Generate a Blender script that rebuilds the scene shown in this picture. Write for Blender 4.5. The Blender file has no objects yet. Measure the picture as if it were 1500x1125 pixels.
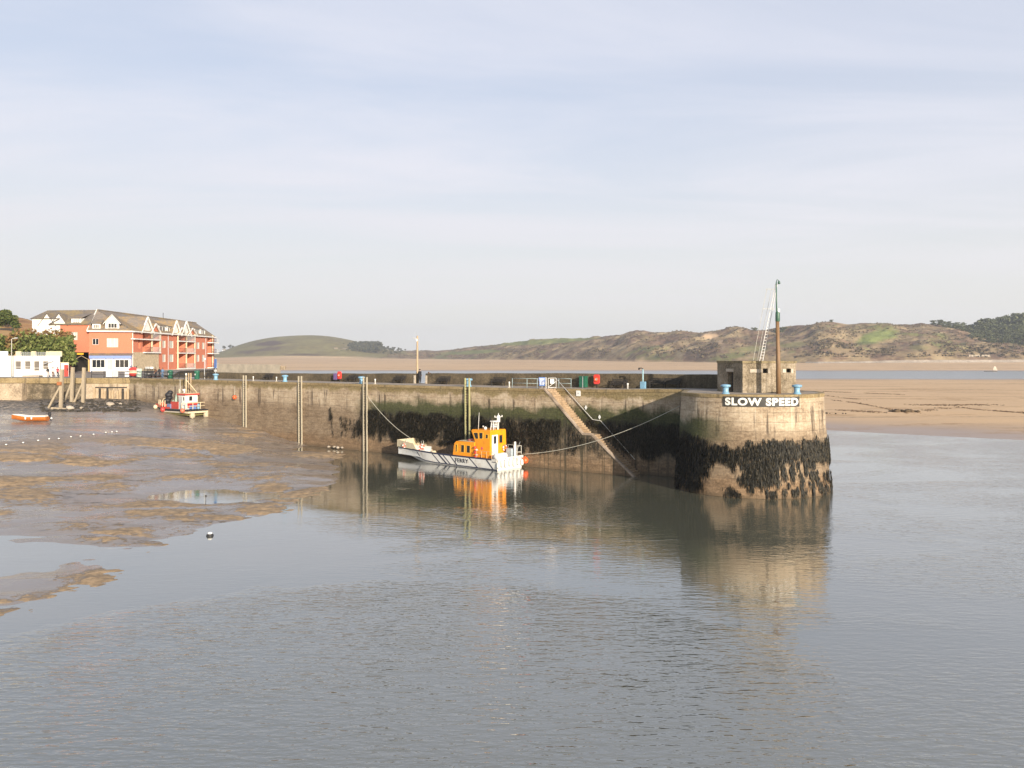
import bpy, bmesh, math, random
import numpy as np
from mathutils import Vector, Matrix, noise as mnoise

random.seed(7)
PI = math.pi
SC = bpy.context.scene
COL = SC.collection
CAMH, F, HZ, CX = 11.5, 1200.0, 525.0, 750.0


# ------------------------------------------------------------------ measuring helpers
def at(x, y, z):
    """ground point at height z under the photograph's pixel (1500 wide)"""
    Y = F * (CAMH - z) / (y - HZ)
    return Vector(((x - CX) / F * Y, Y, z))


def atY(x, y, Y):
    return Vector(((x - CX) / F * Y, Y, CAMH - (y - HZ) * Y / F))


def to_px(p):
    return CX + F * p[0] / p[1], HZ + F * (CAMH - p[2]) / p[1]


def sstep(a, b, x):
    t = min(1.0, max(0.0, (x - a) / (b - a)))
    return t * t * (3 - 2 * t)


def _hash(ix, iy, seed):
    n = (ix.astype(np.int64) * 374761393 + iy.astype(np.int64) * 668265263 + seed * 974711) & 0x7fffffff
    n = ((n ^ (n >> 13)) * 1274126177) & 0x7fffffff
    n = (n ^ (n >> 16)) & 0xffff
    return n / 65535.0


def vnoise(x, y, seed=0):
    x = np.asarray(x, float); y = np.asarray(y, float)
    ix = np.floor(x); iy = np.floor(y)
    fx = x - ix; fy = y - iy
    fx = fx * fx * fx * (fx * (fx * 6 - 15) + 10); fy = fy * fy * fy * (fy * (fy * 6 - 15) + 10)
    a = _hash(ix, iy, seed); b = _hash(ix + 1, iy, seed)
    c = _hash(ix, iy + 1, seed); d = _hash(ix + 1, iy + 1, seed)
    return (a + (b - a) * fx) * (1 - fy) + (c + (d - c) * fx) * fy


def fbm(x, y, octaves=4, seed=0, gain=0.5):
    x = np.asarray(x, float); y = np.asarray(y, float)
    s = 0; a = 1.0; tot = 0
    for i in range(octaves):
        cs, sn = math.cos(i * 0.9), math.sin(i * 0.9)
        s = s + a * vnoise(x * cs - y * sn + 17.3 * i, x * sn + y * cs + 9.1 * i, seed + i)
        tot += a; a *= gain; x = x * 2.03; y = y * 2.03
    return s / tot


# ------------------------------------------------------------------ mesh builder
class MB:
    def __init__(self):
        self.v = []; self.f = []; self.m = []; self.uv = None

    def add(self, verts, faces, m=0):
        o = len(self.v)
        self.v += [tuple(p) for p in verts]
        self.f += [tuple(i + o for i in fc) for fc in faces]
        self.m += [m] * len(faces)

    def quad(self, a, b, c, d, m=0):
        self.add([a, b, c, d], [(0, 1, 2, 3)], m)

    def box(self, c, s, rz=0.0, m=0):
        cx, cy, cz = c; hx, hy, hz = s[0] / 2, s[1] / 2, s[2] / 2
        cs, sn = math.cos(rz), math.sin(rz)
        vs = []
        for dx, dy, dz in ((-1, -1, -1), (1, -1, -1), (1, 1, -1), (-1, 1, -1), (-1, -1, 1), (1, -1, 1), (1, 1, 1), (-1, 1, 1)):
            x, y = dx * hx, dy * hy
            vs.append((cx + x * cs - y * sn, cy + x * sn + y * cs, cz + dz * hz))
        self.add(vs, [(0, 3, 2, 1), (4, 5, 6, 7), (0, 1, 5, 4), (1, 2, 6, 5), (2, 3, 7, 6), (3, 0, 4, 7)], m)

    def bar(self, p0, p1, w, h=None, m=0, up=(0, 0, 1)):
        h = w if h is None else h
        p0 = Vector(p0); p1 = Vector(p1); d = (p1 - p0)
        if d.length < 1e-6: return
        d.normalize(); up = Vector(up)
        if abs(d.dot(up)) > 0.98: up = Vector((1, 0, 0))
        sx = d.cross(up).normalized(); sy = sx.cross(d).normalized()
        vs = []
        for p in (p0, p1):
            for a, b in ((-1, -1), (1, -1), (1, 1), (-1, 1)):
                vs.append(p + sx * (a * w / 2) + sy * (b * h / 2))
        self.add(vs, [(0, 1, 2, 3), (7, 6, 5, 4), (0, 4, 5, 1), (1, 5, 6, 2), (2, 6, 7, 3), (3, 7, 4, 0)], m)

    def tube(self, pts, r, n=8, m=0, caps=True):
        pts = [Vector(p) for p in pts]
        rs = r if isinstance(r, (list, tuple)) else [r] * len(pts)
        rings = []
        prev = None
        for i, p in enumerate(pts):
            d = (pts[min(i + 1, len(pts) - 1)] - pts[max(i - 1, 0)]).normalized()
            if prev is None:
                up = Vector((0, 0, 1)) if abs(d.z) < 0.9 else Vector((1, 0, 0))
                sx = d.cross(up).normalized()
            else:
                sx = (prev - d * prev.dot(d)).normalized()
            prev = sx; sy = d.cross(sx)
            rings.append([p + (sx * math.cos(2 * PI * k / n) + sy * math.sin(2 * PI * k / n)) * rs[i] for k in range(n)])
        vs = [q for rg in rings for q in rg]; fs = []
        for i in range(len(pts) - 1):
            for k in range(n):
                a = i * n + k; b = i * n + (k + 1) % n
                fs.append((a, b, b + n, a + n))
        if caps:
            fs.append(tuple(range(n))[::-1]); fs.append(tuple((len(pts) - 1) * n + k for k in range(n)))
        self.add(vs, fs, m)

    def lathe(self, prof, c=(0, 0, 0), n=16, m=0, ms=None):
        vs = []; fs = []
        for r, z in prof:
            for k in range(n):
                a = 2 * PI * k / n
                vs.append((c[0] + r * math.cos(a), c[1] + r * math.sin(a), c[2] + z))
        o = len(self.v)
        self.v += vs
        for i in range(len(prof) - 1):
            for k in range(n):
                a = i * n + k; b = i * n + (k + 1) % n
                self.f.append((a + o, b + o, b + n + o, a + n + o)); self.m.append(ms[i] if ms else m)
        self.f.append(tuple(o + k for k in range(n))[::-1]); self.m.append(ms[0] if ms else m)
        self.f.append(tuple(o + (len(prof) - 1) * n + k for k in range(n))); self.m.append(ms[-1] if ms else m)

    def sphere(self, c, r, n=10, m=0, sz=1.0):
        prof = []
        for i in range(n // 2 + 1):
            a = -PI / 2 + PI * i / (n // 2)
            prof.append((max(1e-4, r * math.cos(a)), r * sz * math.sin(a)))
        self.lathe(prof, c, n, m)

    def torus(self, c, R, r, axis='y', n=16, k=8, ms=None, m=0):
        vs = []; fs = []; mm = []
        for i in range(n):
            a = 2 * PI * i / n
            for j in range(k):
                b = 2 * PI * j / k
                rr = R + r * math.cos(b); h = r * math.sin(b)
                p = (rr * math.cos(a), h, rr * math.sin(a)) if axis == 'y' else (h, rr * math.cos(a), rr * math.sin(a)) if axis == 'x' else (rr * math.cos(a), rr * math.sin(a), h)
                vs.append((c[0] + p[0], c[1] + p[1], c[2] + p[2]))
        o = len(self.v); self.v += vs
        for i in range(n):
            for j in range(k):
                self.f.append((o + i * k + j, o + ((i + 1) % n) * k + j, o + ((i + 1) % n) * k + (j + 1) % k, o + i * k + (j + 1) % k))
                self.m.append(ms(i, n) if ms else m)

    def prism(self, poly, z0, z1, m=0, mtop=None, bottom=True):
        n = len(poly)
        vs = [(p[0], p[1], z0) for p in poly] + [(p[0], p[1], z1) for p in poly]
        fs = [(i, (i + 1) % n, n + (i + 1) % n, n + i) for i in range(n)]
        self.add(vs, fs, m)
        self.add([(p[0], p[1], z1) for p in poly], [tuple(range(n))], m if mtop is None else mtop)
        if bottom: self.add([(p[0], p[1], z0) for p in poly], [tuple(range(n))[::-1]], m)

    def wall(self, o, dx, nrm, L, z0, z1, holes=(), depth=0.12, m=0, mrev=None, thick=0.0):
        """vertical wall face from o along dx with recessed openings (a0,a1,h0,h1), h absolute"""
        o = Vector(o); dx = Vector(dx).normalized(); nrm = Vector(nrm).normalized()
        mrev = m if mrev is None else mrev
        As = sorted({0.0, L} | {h[0] for h in holes} | {h[1] for h in holes})
        Hs = sorted({z0, z1} | {h[2] for h in holes} | {h[3] for h in holes})
        P = lambda a, h, d=0: Vector((o.x + dx.x * a, o.y + dx.y * a, h)) - nrm * d
        for i in range(len(As) - 1):
            for j in range(len(Hs) - 1):
                a, h = (As[i] + As[i + 1]) / 2, (Hs[j] + Hs[j + 1]) / 2
                if any(q[0] < a < q[1] and q[2] < h < q[3] for q in holes): continue
                self.quad(P(As[i], Hs[j]), P(As[i + 1], Hs[j]), P(As[i + 1], Hs[j + 1]), P(As[i], Hs[j + 1]), m)
        for a0, a1, h0, h1 in holes:
            self.quad(P(a0, h0), P(a0, h0, depth), P(a0, h1, depth), P(a0, h1), mrev)
            self.quad(P(a1, h0, depth), P(a1, h0), P(a1, h1), P(a1, h1, depth), mrev)
            self.quad(P(a0, h0), P(a1, h0), P(a1, h0, depth), P(a0, h0, depth), mrev)
            self.quad(P(a0, h1, depth), P(a1, h1, depth), P(a1, h1), P(a0, h1), mrev)

    def grid(self, nu, nv, fn, m=0, uvfn=None, flip=False):
        o = len(self.v)
        uv = []
        for i in range(nu):
            for j in range(nv):
                self.v.append(tuple(fn(i, j)))
                if uvfn: uv.append(uvfn(i, j))
        for i in range(nu - 1):
            for j in range(nv - 1):
                q = (o + i * nv + j, o + (i + 1) * nv + j, o + (i + 1) * nv + j + 1, o + i * nv + j + 1)
                self.f.append(q[::-1] if flip else q); self.m.append(m)
        if uvfn:
            if self.uv is None: self.uv = {}
            for k, t in enumerate(uv): self.uv[o + k] = t


def obj(name, mb, mats, parent=None, smooth=False, kind=None, loc=None):
    me = bpy.data.meshes.new(name)
    me.from_pydata(mb.v, [], mb.f)
    if not isinstance(mats, (list, tuple)): mats = [mats]
    for mt in mats: me.materials.append(mt)
    if len(mats) > 1: me.polygons.foreach_set('material_index', mb.m)
    if mb.uv:
        ul = me.uv_layers.new(name='UVMap')
        for lp in me.loops: ul.data[lp.index].uv = mb.uv.get(lp.vertex_index, (0, 0))
    if smooth: me.polygons.foreach_set('use_smooth', [True] * len(me.polygons))
    me.update()
    o = bpy.data.objects.new(name, me); COL.objects.link(o)
    if parent: o.parent = parent
    if kind: o['kind'] = kind
    if loc: o.location = loc
    return o


def np_mesh(name, V, Fc, mat, attrs=None, smooth=True, kind=None):
    me = bpy.data.meshes.new(name)
    V = np.asarray(V, np.float32); Fc = np.asarray(Fc, np.int32)
    me.vertices.add(len(V)); me.vertices.foreach_set('co', V.ravel())
    k = Fc.shape[1]
    me.loops.add(Fc.size); me.loops.foreach_set('vertex_index', Fc.ravel())
    me.polygons.add(len(Fc)); me.polygons.foreach_set('loop_start', np.arange(0, Fc.size, k, dtype=np.int32))
    me.update(calc_edges=True)
    me.materials.append(mat)
    if smooth: me.polygons.foreach_set('use_smooth', np.ones(len(Fc), bool))
    for an, av in (attrs or {}).items():
        a = me.attributes.new(an, 'FLOAT', 'POINT'); a.data.foreach_set('value', np.asarray(av, np.float32).ravel())
    me.validate(); me.update()
    o = bpy.data.objects.new(name, me); COL.objects.link(o)
    if kind: o['kind'] = kind
    return o


def grid_faces(nu, nv):
    i, j = np.meshgrid(np.arange(nu - 1), np.arange(nv - 1), indexing='ij')
    a = (i * nv + j).ravel(); b = ((i + 1) * nv + j).ravel()
    return np.stack([a, b, b + 1, a + 1], 1)


def tag(o, label, cat, group=None, kind=None):
    o['label'] = label; o['category'] = cat
    if group: o['group'] = group
    if kind: o['kind'] = kind
    return o


def thing(name, label, cat, loc=(0, 0, 0), rz=0.0, group=None):
    o = bpy.data.objects.new(name, None); COL.objects.link(o)
    o.empty_display_size = 0.2
    o.location = loc; o.rotation_euler = (0, 0, rz)
    return tag(o, label, cat, group)


def dup(root, loc, rz=None, label=None, scale=None):
    r = root.copy(); COL.objects.link(r); r.location = loc
    if rz is not None: r.rotation_euler = (0, 0, rz)
    if label: r['label'] = label
    if scale: r.scale = (scale,) * 3 if not isinstance(scale, (tuple, list)) else scale
    for ch in list(root.children):
        c = ch.copy(); COL.objects.link(c); c.parent = r
        for g in ch.children:
            d = g.copy(); COL.objects.link(d); d.parent = c
    return r


def text_geo(body, size=1.0, extrude=0.01, offset=0.0, spacing=1.0):
    cu = bpy.data.curves.new('lettering', 'FONT'); cu.body = body; cu.size = size
    cu.extrude = extrude; cu.offset = offset; cu.space_character = spacing
    cu.align_x = 'CENTER'; cu.align_y = 'CENTER'; cu.resolution_u = 4
    o = bpy.data.objects.new('lettering_source', cu); COL.objects.link(o)
    dg = bpy.context.evaluated_depsgraph_get(); dg.update()
    me = o.evaluated_get(dg).to_mesh()
    vs = [v.co.copy() for v in me.vertices]; fs = [tuple(p.vertices) for p in me.polygons]
    o.evaluated_get(dg).to_mesh_clear()
    bpy.data.objects.remove(o); bpy.data.curves.remove(cu)
    return vs, fs


# ------------------------------------------------------------------ materials
class NT:
    def __init__(s, name):
        s.mat = bpy.data.materials.new(name); s.mat.use_nodes = True
        s.t = s.mat.node_tree; s.t.nodes.clear()
        s.out = s.t.nodes.new('ShaderNodeOutputMaterial')
        s.b = s.t.nodes.new('ShaderNodeBsdfPrincipled')
        s.t.links.new(s.b.outputs[0], s.out.inputs[0])

    def set(s, sock, val):
        if hasattr(val, 'is_output'): s.t.links.new(val, sock)
        elif isinstance(val, (tuple, list)) and len(val) == 3 and sock.type == 'RGBA': sock.default_value = (*val, 1)
        else: sock.default_value = val

    def p(s, **kw):
        names = dict(color='Base Color', rough='Roughness', metal='Metallic', normal='Normal', ior='IOR', spec='Specular IOR Level', alpha='Alpha')
        for k, v in kw.items(): s.set(s.b.inputs[names[k]], v)

    def pos(s): return s.t.nodes.new('ShaderNodeNewGeometry').outputs['Position']
    def island(s): return s.t.nodes.new('ShaderNodeNewGeometry').outputs['Random Per Island']
    def uv(s): return s.t.nodes.new('ShaderNodeTexCoord').outputs['UV']
    def obj(s): return s.t.nodes.new('ShaderNodeTexCoord').outputs['Object']

    def attr(s, n):
        a = s.t.nodes.new('ShaderNodeAttribute'); a.attribute_name = n; return a.outputs['Fac']

    def sep(s, v):
        n = s.t.nodes.new('ShaderNodeSeparateXYZ'); s.set(n.inputs[0], v); return n.outputs

    def comb(s, x, y, z=0.0):
        n = s.t.nodes.new('ShaderNodeCombineXYZ')
        for i, q in enumerate((x, y, z)): s.set(n.inputs[i], q)
        return n.outputs[0]

    def m(s, op, a, b=0.0, c=None, clamp=False):
        n = s.t.nodes.new('ShaderNodeMath'); n.operation = op; n.use_clamp = clamp
        s.set(n.inputs[0], a); s.set(n.inputs[1], b)
        if c is not None: s.set(n.inputs[2], c)
        return n.outputs[0]

    def scale(s, v, sc, rot=None):
        n = s.t.nodes.new('ShaderNodeMapping'); s.set(n.inputs[0], v); n.inputs['Scale'].default_value = sc
        if rot: n.inputs['Rotation'].default_value = rot
        return n.outputs[0]

    def noise(s, v, scale=1.0, detail=3.0, rough=0.5, dist=0.0):
        n = s.t.nodes.new('ShaderNodeTexNoise'); s.set(n.inputs['Vector'], v)
        n.inputs['Scale'].default_value = scale; n.inputs['Detail'].default_value = detail
        n.inputs['Roughness'].default_value = rough; n.inputs['Distortion'].default_value = dist
        return n.outputs['Fac']

    def mr(s, v, a, b, c=0.0, d=1.0, smooth=True):
        n = s.t.nodes.new('ShaderNodeMapRange'); n.interpolation_type = 'SMOOTHSTEP' if smooth else 'LINEAR'
        for i, q in enumerate((v, a, b, c, d)): s.set(n.inputs[i], q)
        return n.outputs[0]

    def mix(s, f, a, b, mode='MIX'):
        n = s.t.nodes.new('ShaderNodeMix'); n.data_type = 'RGBA'; n.blend_type = mode
        s.set(n.inputs[0], f); s.set(n.inputs[6], a); s.set(n.inputs[7], b)
        return n.outputs[2]

    def ramp(s, f, stops):
        n = s.t.nodes.new('ShaderNodeValToRGB'); s.set(n.inputs[0], f)
        el = n.color_ramp.elements
        while len(el) < len(stops): el.new(0.5)
        for e, (p, c) in zip(el, stops): e.position = p; e.color = (*c, 1)
        return n.outputs[0]

    def bump(s, h, dist=0.02, strength=1.0, normal=None):
        n = s.t.nodes.new('ShaderNodeBump'); s.set(n.inputs['Height'], h)
        n.inputs['Distance'].default_value = dist; s.set(n.inputs['Strength'], strength)
        if normal is not None: s.set(n.inputs['Normal'], normal)
        return n.outputs[0]


MATS = {}


def M(name, col, rough=0.7, var=0.15, scale=4.0, bump=0.0, metal=0.0, dirt=None, spec=None, stretch=None):
    if name in MATS: return MATS[name]
    n = NT(name); ps = n.pos()
    v = n.scale(ps, stretch) if stretch else ps
    a = n.noise(v, scale, 5, 0.6)
    f = n.mr(a, 0.25, 0.75, 1 - var, 1 + var, False)
    c = n.mix(1.0, col, n.comb(f, f, f), 'MULTIPLY')
    if dirt:
        d = n.mr(n.noise(ps, scale * 0.6, 6, 0.65), 0.5, 0.72)
        c = n.mix(n.m('MULTIPLY', d, dirt[1]), c, dirt[0])
    n.p(color=c, rough=rough, metal=metal)
    if spec is not None: n.p(spec=spec)
    if bump: n.p(normal=n.bump(n.noise(v, scale * 3, 4, 0.6), bump))
    MATS[name] = n.mat
    return n.mat


def plain_materials():
    M('white_paint', (.74, .73, .70), .4, .06, 3, dirt=((.42, .36, .28), .45))
    M('boat_white', (.70, .69, .66), .3, .06, 2.5, dirt=((.40, .33, .24), .5))
    M('orange_paint', (.83, .31, .012), .38, .09, 2.5, dirt=((.48, .17, .03), .5))
    M('black_rubber', (.018, .018, .022), .6, .3, 6)
    M('black_metal', (.022, .022, .024), .45, .3, 6)
    M('dark_glass', (.02, .024, .03), .06, .2, 2)
    M('grey_metal', (.42, .44, .45), .4, .15, 5)
    M('galvanised', (.50, .49, .44), .5, .18, 7)
    M('pale_blue_paint', (.19, .36, .50), .4, .12, 5, dirt=((.20, .16, .12), .3))
    M('navy_letters', (.03, .035, .07), .45, .1, 5)
    M('red_paint', (.42, .06, .045), .4, .14, 4, dirt=((.25, .06, .04), .3))
    M('red_plastic', (.68, .06, .05), .35, .1, 4)
    M('orange_plastic', (.80, .12, .03), .35, .1, 4)
    M('purple_plastic', (.16, .10, .26), .4, .1, 4)
    M('cream_paint', (.62, .53, .36), .5, .1, 4, dirt=((.35, .27, .16), .4))
    M('deck_grey', (.34, .33, .31), .75, .2, 3)
    M('rope', (.52, .50, .42), .85, .2, 9)
    M('weathered_timber', (.40, .30, .19), .8, .3, 3, .01, stretch=(3, 3, .4))
    M('mast_timber', (.20, .12, .06), .6, .25, 3, .006, stretch=(4, 4, .35))
    M('dark_timber', (.035, .030, .026), .75, .35, 5)
    M('green_metal', (.045, .11, .075), .45, .15, 4)
    M('bin_green', (.02, .115, .07), .45, .15, 3)
    M('sign_blue', (.10, .19, .46), .45, .08, 6)
    M('sign_white', (.72, .72, .70), .5, .05, 6)
    M('sign_black', (.035, .033, .030), .6, .25, 4)
    M('letter_white', (.78, .76, .70), .6, .12, 6, dirt=((.45, .39, .31), .45))
    M('skin', (.45, .27, .19), .6, .08, 20)
    M('hair_brown', (.06, .03, .018), .7, .2, 30)
    M('cloth_black', (.02, .02, .024), .85, .2, 15)
    M('cloth_blue', (.10, .19, .33), .85, .15, 15)
    M('cloth_red', (.36, .05, .06), .85, .15, 15)
    M('cloth_pale', (.55, .50, .47), .85, .12, 15)
    M('cloth_brown', (.13, .06, .035), .85, .15, 15)
    M('shoe', (.03, .028, .026), .6, .1, 10)


plain_materials()


def pier_wall_mat(name):
    n = NT(name); u, v, _ = n.sep(n.uv())
    P2 = n.comb(u, v)
    warp = n.m('MULTIPLY', n.m('SUBTRACT', n.noise(P2, .55, 5, .65), .5), 2.4)
    v2 = n.m('ADD', v, warp)
    big = n.noise(P2, .30, 5, .6)
    fine = n.noise(P2, 5.0, 6, .7)
    mid = n.noise(n.comb(n.m('MULTIPLY', u, .9), n.m('MULTIPLY', v, 2.4)), 1.0, 6, .72)
    grain = n.m('ADD', n.m('MULTIPLY', big, .38), n.m('ADD', n.m('MULTIPLY', fine, .30), n.m('MULTIPLY', mid, .32)))
    c = n.ramp(grain, [(.38, (.15, .105, .068)), (.47, (.34, .26, .175)), (.57, (.49, .40, .29)), (.64, (.58, .49, .37))])
    # stone courses
    bt = n.t.nodes.new('ShaderNodeTexBrick'); n.set(bt.inputs['Vector'], n.comb(n.m('MULTIPLY', u, 1.0), v))
    bt.inputs['Scale'].default_value = 1.0; bt.inputs['Brick Width'].default_value = 2.3; bt.inputs['Row Height'].default_value = .78
    bt.inputs['Mortar Size'].default_value = .022; bt.inputs['Mortar Smooth'].default_value = .6
    joint = bt.outputs['Fac']
    jm = n.m('MULTIPLY', joint, n.mr(n.noise(P2, .7, 3), .46, .70, 0, .38))
    c = n.mix(jm, c, (.10, .075, .055))
    # lower half browner everywhere
    low = n.mr(v2, 6.4, 4.6)
    c = n.mix(n.m('MULTIPLY', low, .72), c, n.ramp(n.m('ADD', n.m('MULTIPLY', fine, .5), n.m('MULTIPLY', mid, .5)), [(.36, (.065, .042, .025)), (.5, (.15, .10, .058)), (.64, (.26, .185, .11))]))
    # vertical runs
    st = n.noise(n.comb(n.m('MULTIPLY', u, 1.5), n.m('MULTIPLY', v, .07)), 1.0, 4, .65)
    run = n.m('MULTIPLY', n.mr(st, .54, .64), n.m('MULTIPLY', n.mr(v2, 4.5, 5.6), n.mr(v2, 7.7, 6.9)))
    c = n.mix(n.m('MULTIPLY', run, .85), c, (.055, .038, .026))
    st2 = n.noise(n.comb(n.m('MULTIPLY', u, 3.2), n.m('MULTIPLY', v, .12)), 1.0, 3, .6)
    pale = n.m('MULTIPLY', n.mr(st2, .58, .68), n.mr(v2, 5.4, 6.4))
    c = n.mix(n.m('MULTIPLY', pale, .5), c, (.62, .54, .42))
    # lichen along the top
    lich = n.m('MULTIPLY', n.mr(v2, 7.2, 7.7), n.mr(u, -4.0, 3.0))
    c = n.mix(n.m('MULTIPLY', lich, .85), c, n.ramp(fine, [(.3, (.10, .075, .03)), (.55, (.21, .16, .065)), (.75, (.33, .25, .13))]))
    # green algae
    wm = n.mr(n.m('ADD', u, n.m('MULTIPLY', warp, 2.0)), 44, 37)
    gm = n.m('MULTIPLY', wm, n.mr(u, -14.0, -9.5))
    g = n.m('MULTIPLY', n.m('MULTIPLY', n.mr(v2, 4.0, 4.9), n.mr(v2, 6.9, 5.9)), gm)
    c = n.mix(n.m('MULTIPLY', g, .93), c, n.ramp(fine, [(.3, (.014, .020, .005)), (.55, (.042, .052, .012)), (.72, (.085, .095, .022))]))
    # wrack zone
    kst = n.noise(n.comb(n.m('MULTIPLY', u, 4.0), n.m('MULTIPLY', v, .9)), 1.0, 4, .7)
    k = n.m('MULTIPLY', n.m('MULTIPLY', n.mr(v2, 1.5, 2.6), n.mr(v2, 5.6, 4.6)), n.m('MULTIPLY', wm, n.mr(u, -6.0, -2.0)))
    k = n.m('MULTIPLY', k, n.mr(kst, .60, .44, .45, 1.0))
    c = n.mix(n.m('MULTIPLY', k, .93), c, n.ramp(kst, [(.35, (.012, .012, .008)), (.55, (.034, .030, .019)), (.72, (.085, .066, .042))]))
    # silt at the bottom
    mud = n.mr(v2, 2.1, 1.0)
    c = n.mix(n.m('MULTIPLY', mud, .85), c, n.ramp(n.m('ADD', n.m('MULTIPLY', fine, .5), n.m('MULTIPLY', mid, .5)), [(.38, (.10, .062, .034)), (.5, (.185, .118, .064)), (.62, (.29, .19, .11))]))
    lr = n.m('MULTIPLY', n.mr(n.noise(n.comb(n.m('MULTIPLY', u, 2.0), n.m('MULTIPLY', v, .05)), 1.0, 3, .6), .50, .62), n.m('MULTIPLY', n.mr(u, -1.0, 2.0), n.mr(u, 17.0, 12.0)))
    lr = n.m('MULTIPLY', lr, n.mr(v2, 6.0, 4.6))
    c = n.mix(n.m('MULTIPLY', lr, .8), c, n.mix(fine, (.028, .024, .015), (.06, .05, .026)))
    wet = n.mr(v, .45, .12)
    c = n.mix(n.m('MULTIPLY', wet, .6), c, (.10, .07, .04))
    n.p(color=c, rough=.85, normal=n.bump(n.m('ADD', n.m('MULTIPLY', fine, .8), n.m('MULTIPLY', joint, -.5)), .06))
    return n.mat


def rubble_mat(name, c0, c1, c2, sc=1.0):
    n = NT(name); ps = n.pos()
    big = n.noise(ps, .35 * sc, 5, .65); fine = n.noise(ps, 4 * sc, 6, .7)
    g = n.m('ADD', n.m('MULTIPLY', big, .5), n.m('MULTIPLY', fine, .5))
    c = n.ramp(g, [(.36, c0), (.5, c1), (.64, c2)])
    x, y, z = n.sep(ps)
    st = n.noise(n.comb(n.m('MULTIPLY', x, 1.3), n.m('MULTIPLY', y, 1.3), n.m('MULTIPLY', z, .1)), 1.0, 3, .6)
    c = n.mix(n.m('MULTIPLY', n.mr(st, .55, .68), .55), c, (.07, .055, .035))
    n.p(color=c, rough=.88, normal=n.bump(fine, .05))
    return n.mat


def brick_mat(name, c0, c1):
    n = NT(name); ps = n.pos(); x, y, z = n.sep(ps)
    f = n.noise(n.comb(n.m('MULTIPLY', n.m('ADD', x, y), 4.0), 0.0, n.m('MULTIPLY', z, 13.0)), 1.0, 3, .6)
    g = n.noise(ps, .5, 4, .6)
    c = n.mix(n.mr(f, .3, .7), c0, c1)
    c = n.mix(n.m('MULTIPLY', n.mr(g, .45, .75), .25), c, (.30, .12, .07))
    n.p(color=c, rough=.85, normal=n.bump(f, .01))
    return n.mat


def roof_mat(name, slate, lich, amt):
    n = NT(name); ps = n.pos(); x, y, z = n.sep(ps)
    rows = n.m('FRACT', n.m('MULTIPLY', z, 3.2))
    big = n.noise(ps, .28, 5, .7); fine = n.noise(ps, 3.0, 5, .7)
    c = n.mix(n.mr(fine, .3, .7), slate, tuple(q * 1.5 for q in slate))
    k = n.m('MULTIPLY', n.mr(n.m('ADD', n.m('MULTIPLY', big, .6), n.m('MULTIPLY', fine, .4)), .44, .60), amt)
    c = n.mix(k, c, lich)
    c = n.mix(n.m('MULTIPLY', n.mr(rows, .82, 1.0), .35), c, (.06, .05, .045))
    n.p(color=c, rough=.8, normal=n.bump(n.m('ADD', rows, fine), .03))
    return n.mat


MATS['pier_wall'] = pier_wall_mat('pier_stone')
MATS['quay_stone'] = rubble_mat('quay_stone', (.20, .15, .10), (.42, .33, .23), (.56, .46, .34))
MATS['rough_stone'] = rubble_mat('rough_stone', (.05, .04, .03), (.17, .13, .09), (.33, .26, .18), 1.6)
MATS['coping'] = rubble_mat('coping_stone', (.15, .11, .05), (.27, .20, .10), (.36, .28, .16), 1.2)
MATS['parapet'] = rubble_mat('parapet_stone', (.045, .036, .022), (.105, .082, .050), (.20, .155, .095), 1.3)
MATS['bunker'] = rubble_mat('bunker_concrete', (.075, .058, .036), (.25, .20, .135), (.45, .38, .29), 1.7)
MATS['cream_wall'] = rubble_mat('cream_render', (.38, .31, .23), (.52, .45, .36), (.60, .53, .44), .8)
MATS['deck'] = rubble_mat('pier_deck', (.25, .20, .155), (.36, .30, .24), (.44, .38, .31), .7)
MATS['tarmac'] = rubble_mat('quay_paving', (.16, .14, .125), (.23, .205, .18), (.30, .27, .24), .6)
MATS['steps'] = rubble_mat('step_stone', (.20, .13, .075), (.37, .265, .165), (.48, .37, .25), 1.6)
MATS['brick'] = brick_mat('red_brick', (.49, .15, .08), (.58, .205, .12))
MATS['stone_clad'] = M('stone_cladding', (.46, .37, .25), .85, .3, 2.5, .02)
MATS['roof'] = roof_mat('lichen_tiles', (.17, .145, .125), (.33, .215, .085), .8)
MATS['roof_dark'] = roof_mat('slate_tiles', (.14, .12, .105), (.32, .23, .09), .8)


def frond_mat(name, a, b, c):
    n = NT(name); r = n.island()
    n.p(color=n.ramp(r, [(.1, a), (.6, b), (.97, c)]), rough=.62, spec=.3)
    return n.mat


MATS['wall_wrack'] = frond_mat('wall_wrack', (.011, .011, .007), (.028, .025, .015), (.075, .058, .036))
MATS['wrack'] = frond_mat('bladder_wrack', (.007, .007, .005), (.017, .015, .010), (.045, .036, .020))


def leaf_mat(name, a, b, c, sc=.5):
    n = NT(name); r = n.island(); ps = n.pos()
    g = n.m('ADD', n.m('MULTIPLY', r, .55), n.m('MULTIPLY', n.noise(ps, sc, 3), .45))
    n.p(color=n.ramp(g, [(.25, a), (.5, b), (.75, c)]), rough=.75)
    n.b.inputs['Specular IOR Level'].default_value = .2
    return n.mat


MATS['pine'] = leaf_mat('pine_needles', (.045, .06, .028), (.09, .105, .05), (.16, .175, .08), .06)
MATS['broadleaf'] = leaf_mat('broad_leaves', (.055, .075, .02), (.11, .135, .035), (.20, .21, .07), .6)
MATS['russet'] = leaf_mat('russet_twigs', (.12, .07, .03), (.21, .115, .05), (.19, .16, .06), .6)
MATS['bark'] = M('bark', (.10, .075, .055), .85, .3, 3, .02)
MATS['scrub'] = leaf_mat('dune_scrub_leaves', (.085, .07, .042), (.145, .10, .065), (.20, .165, .085), .02)


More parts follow.
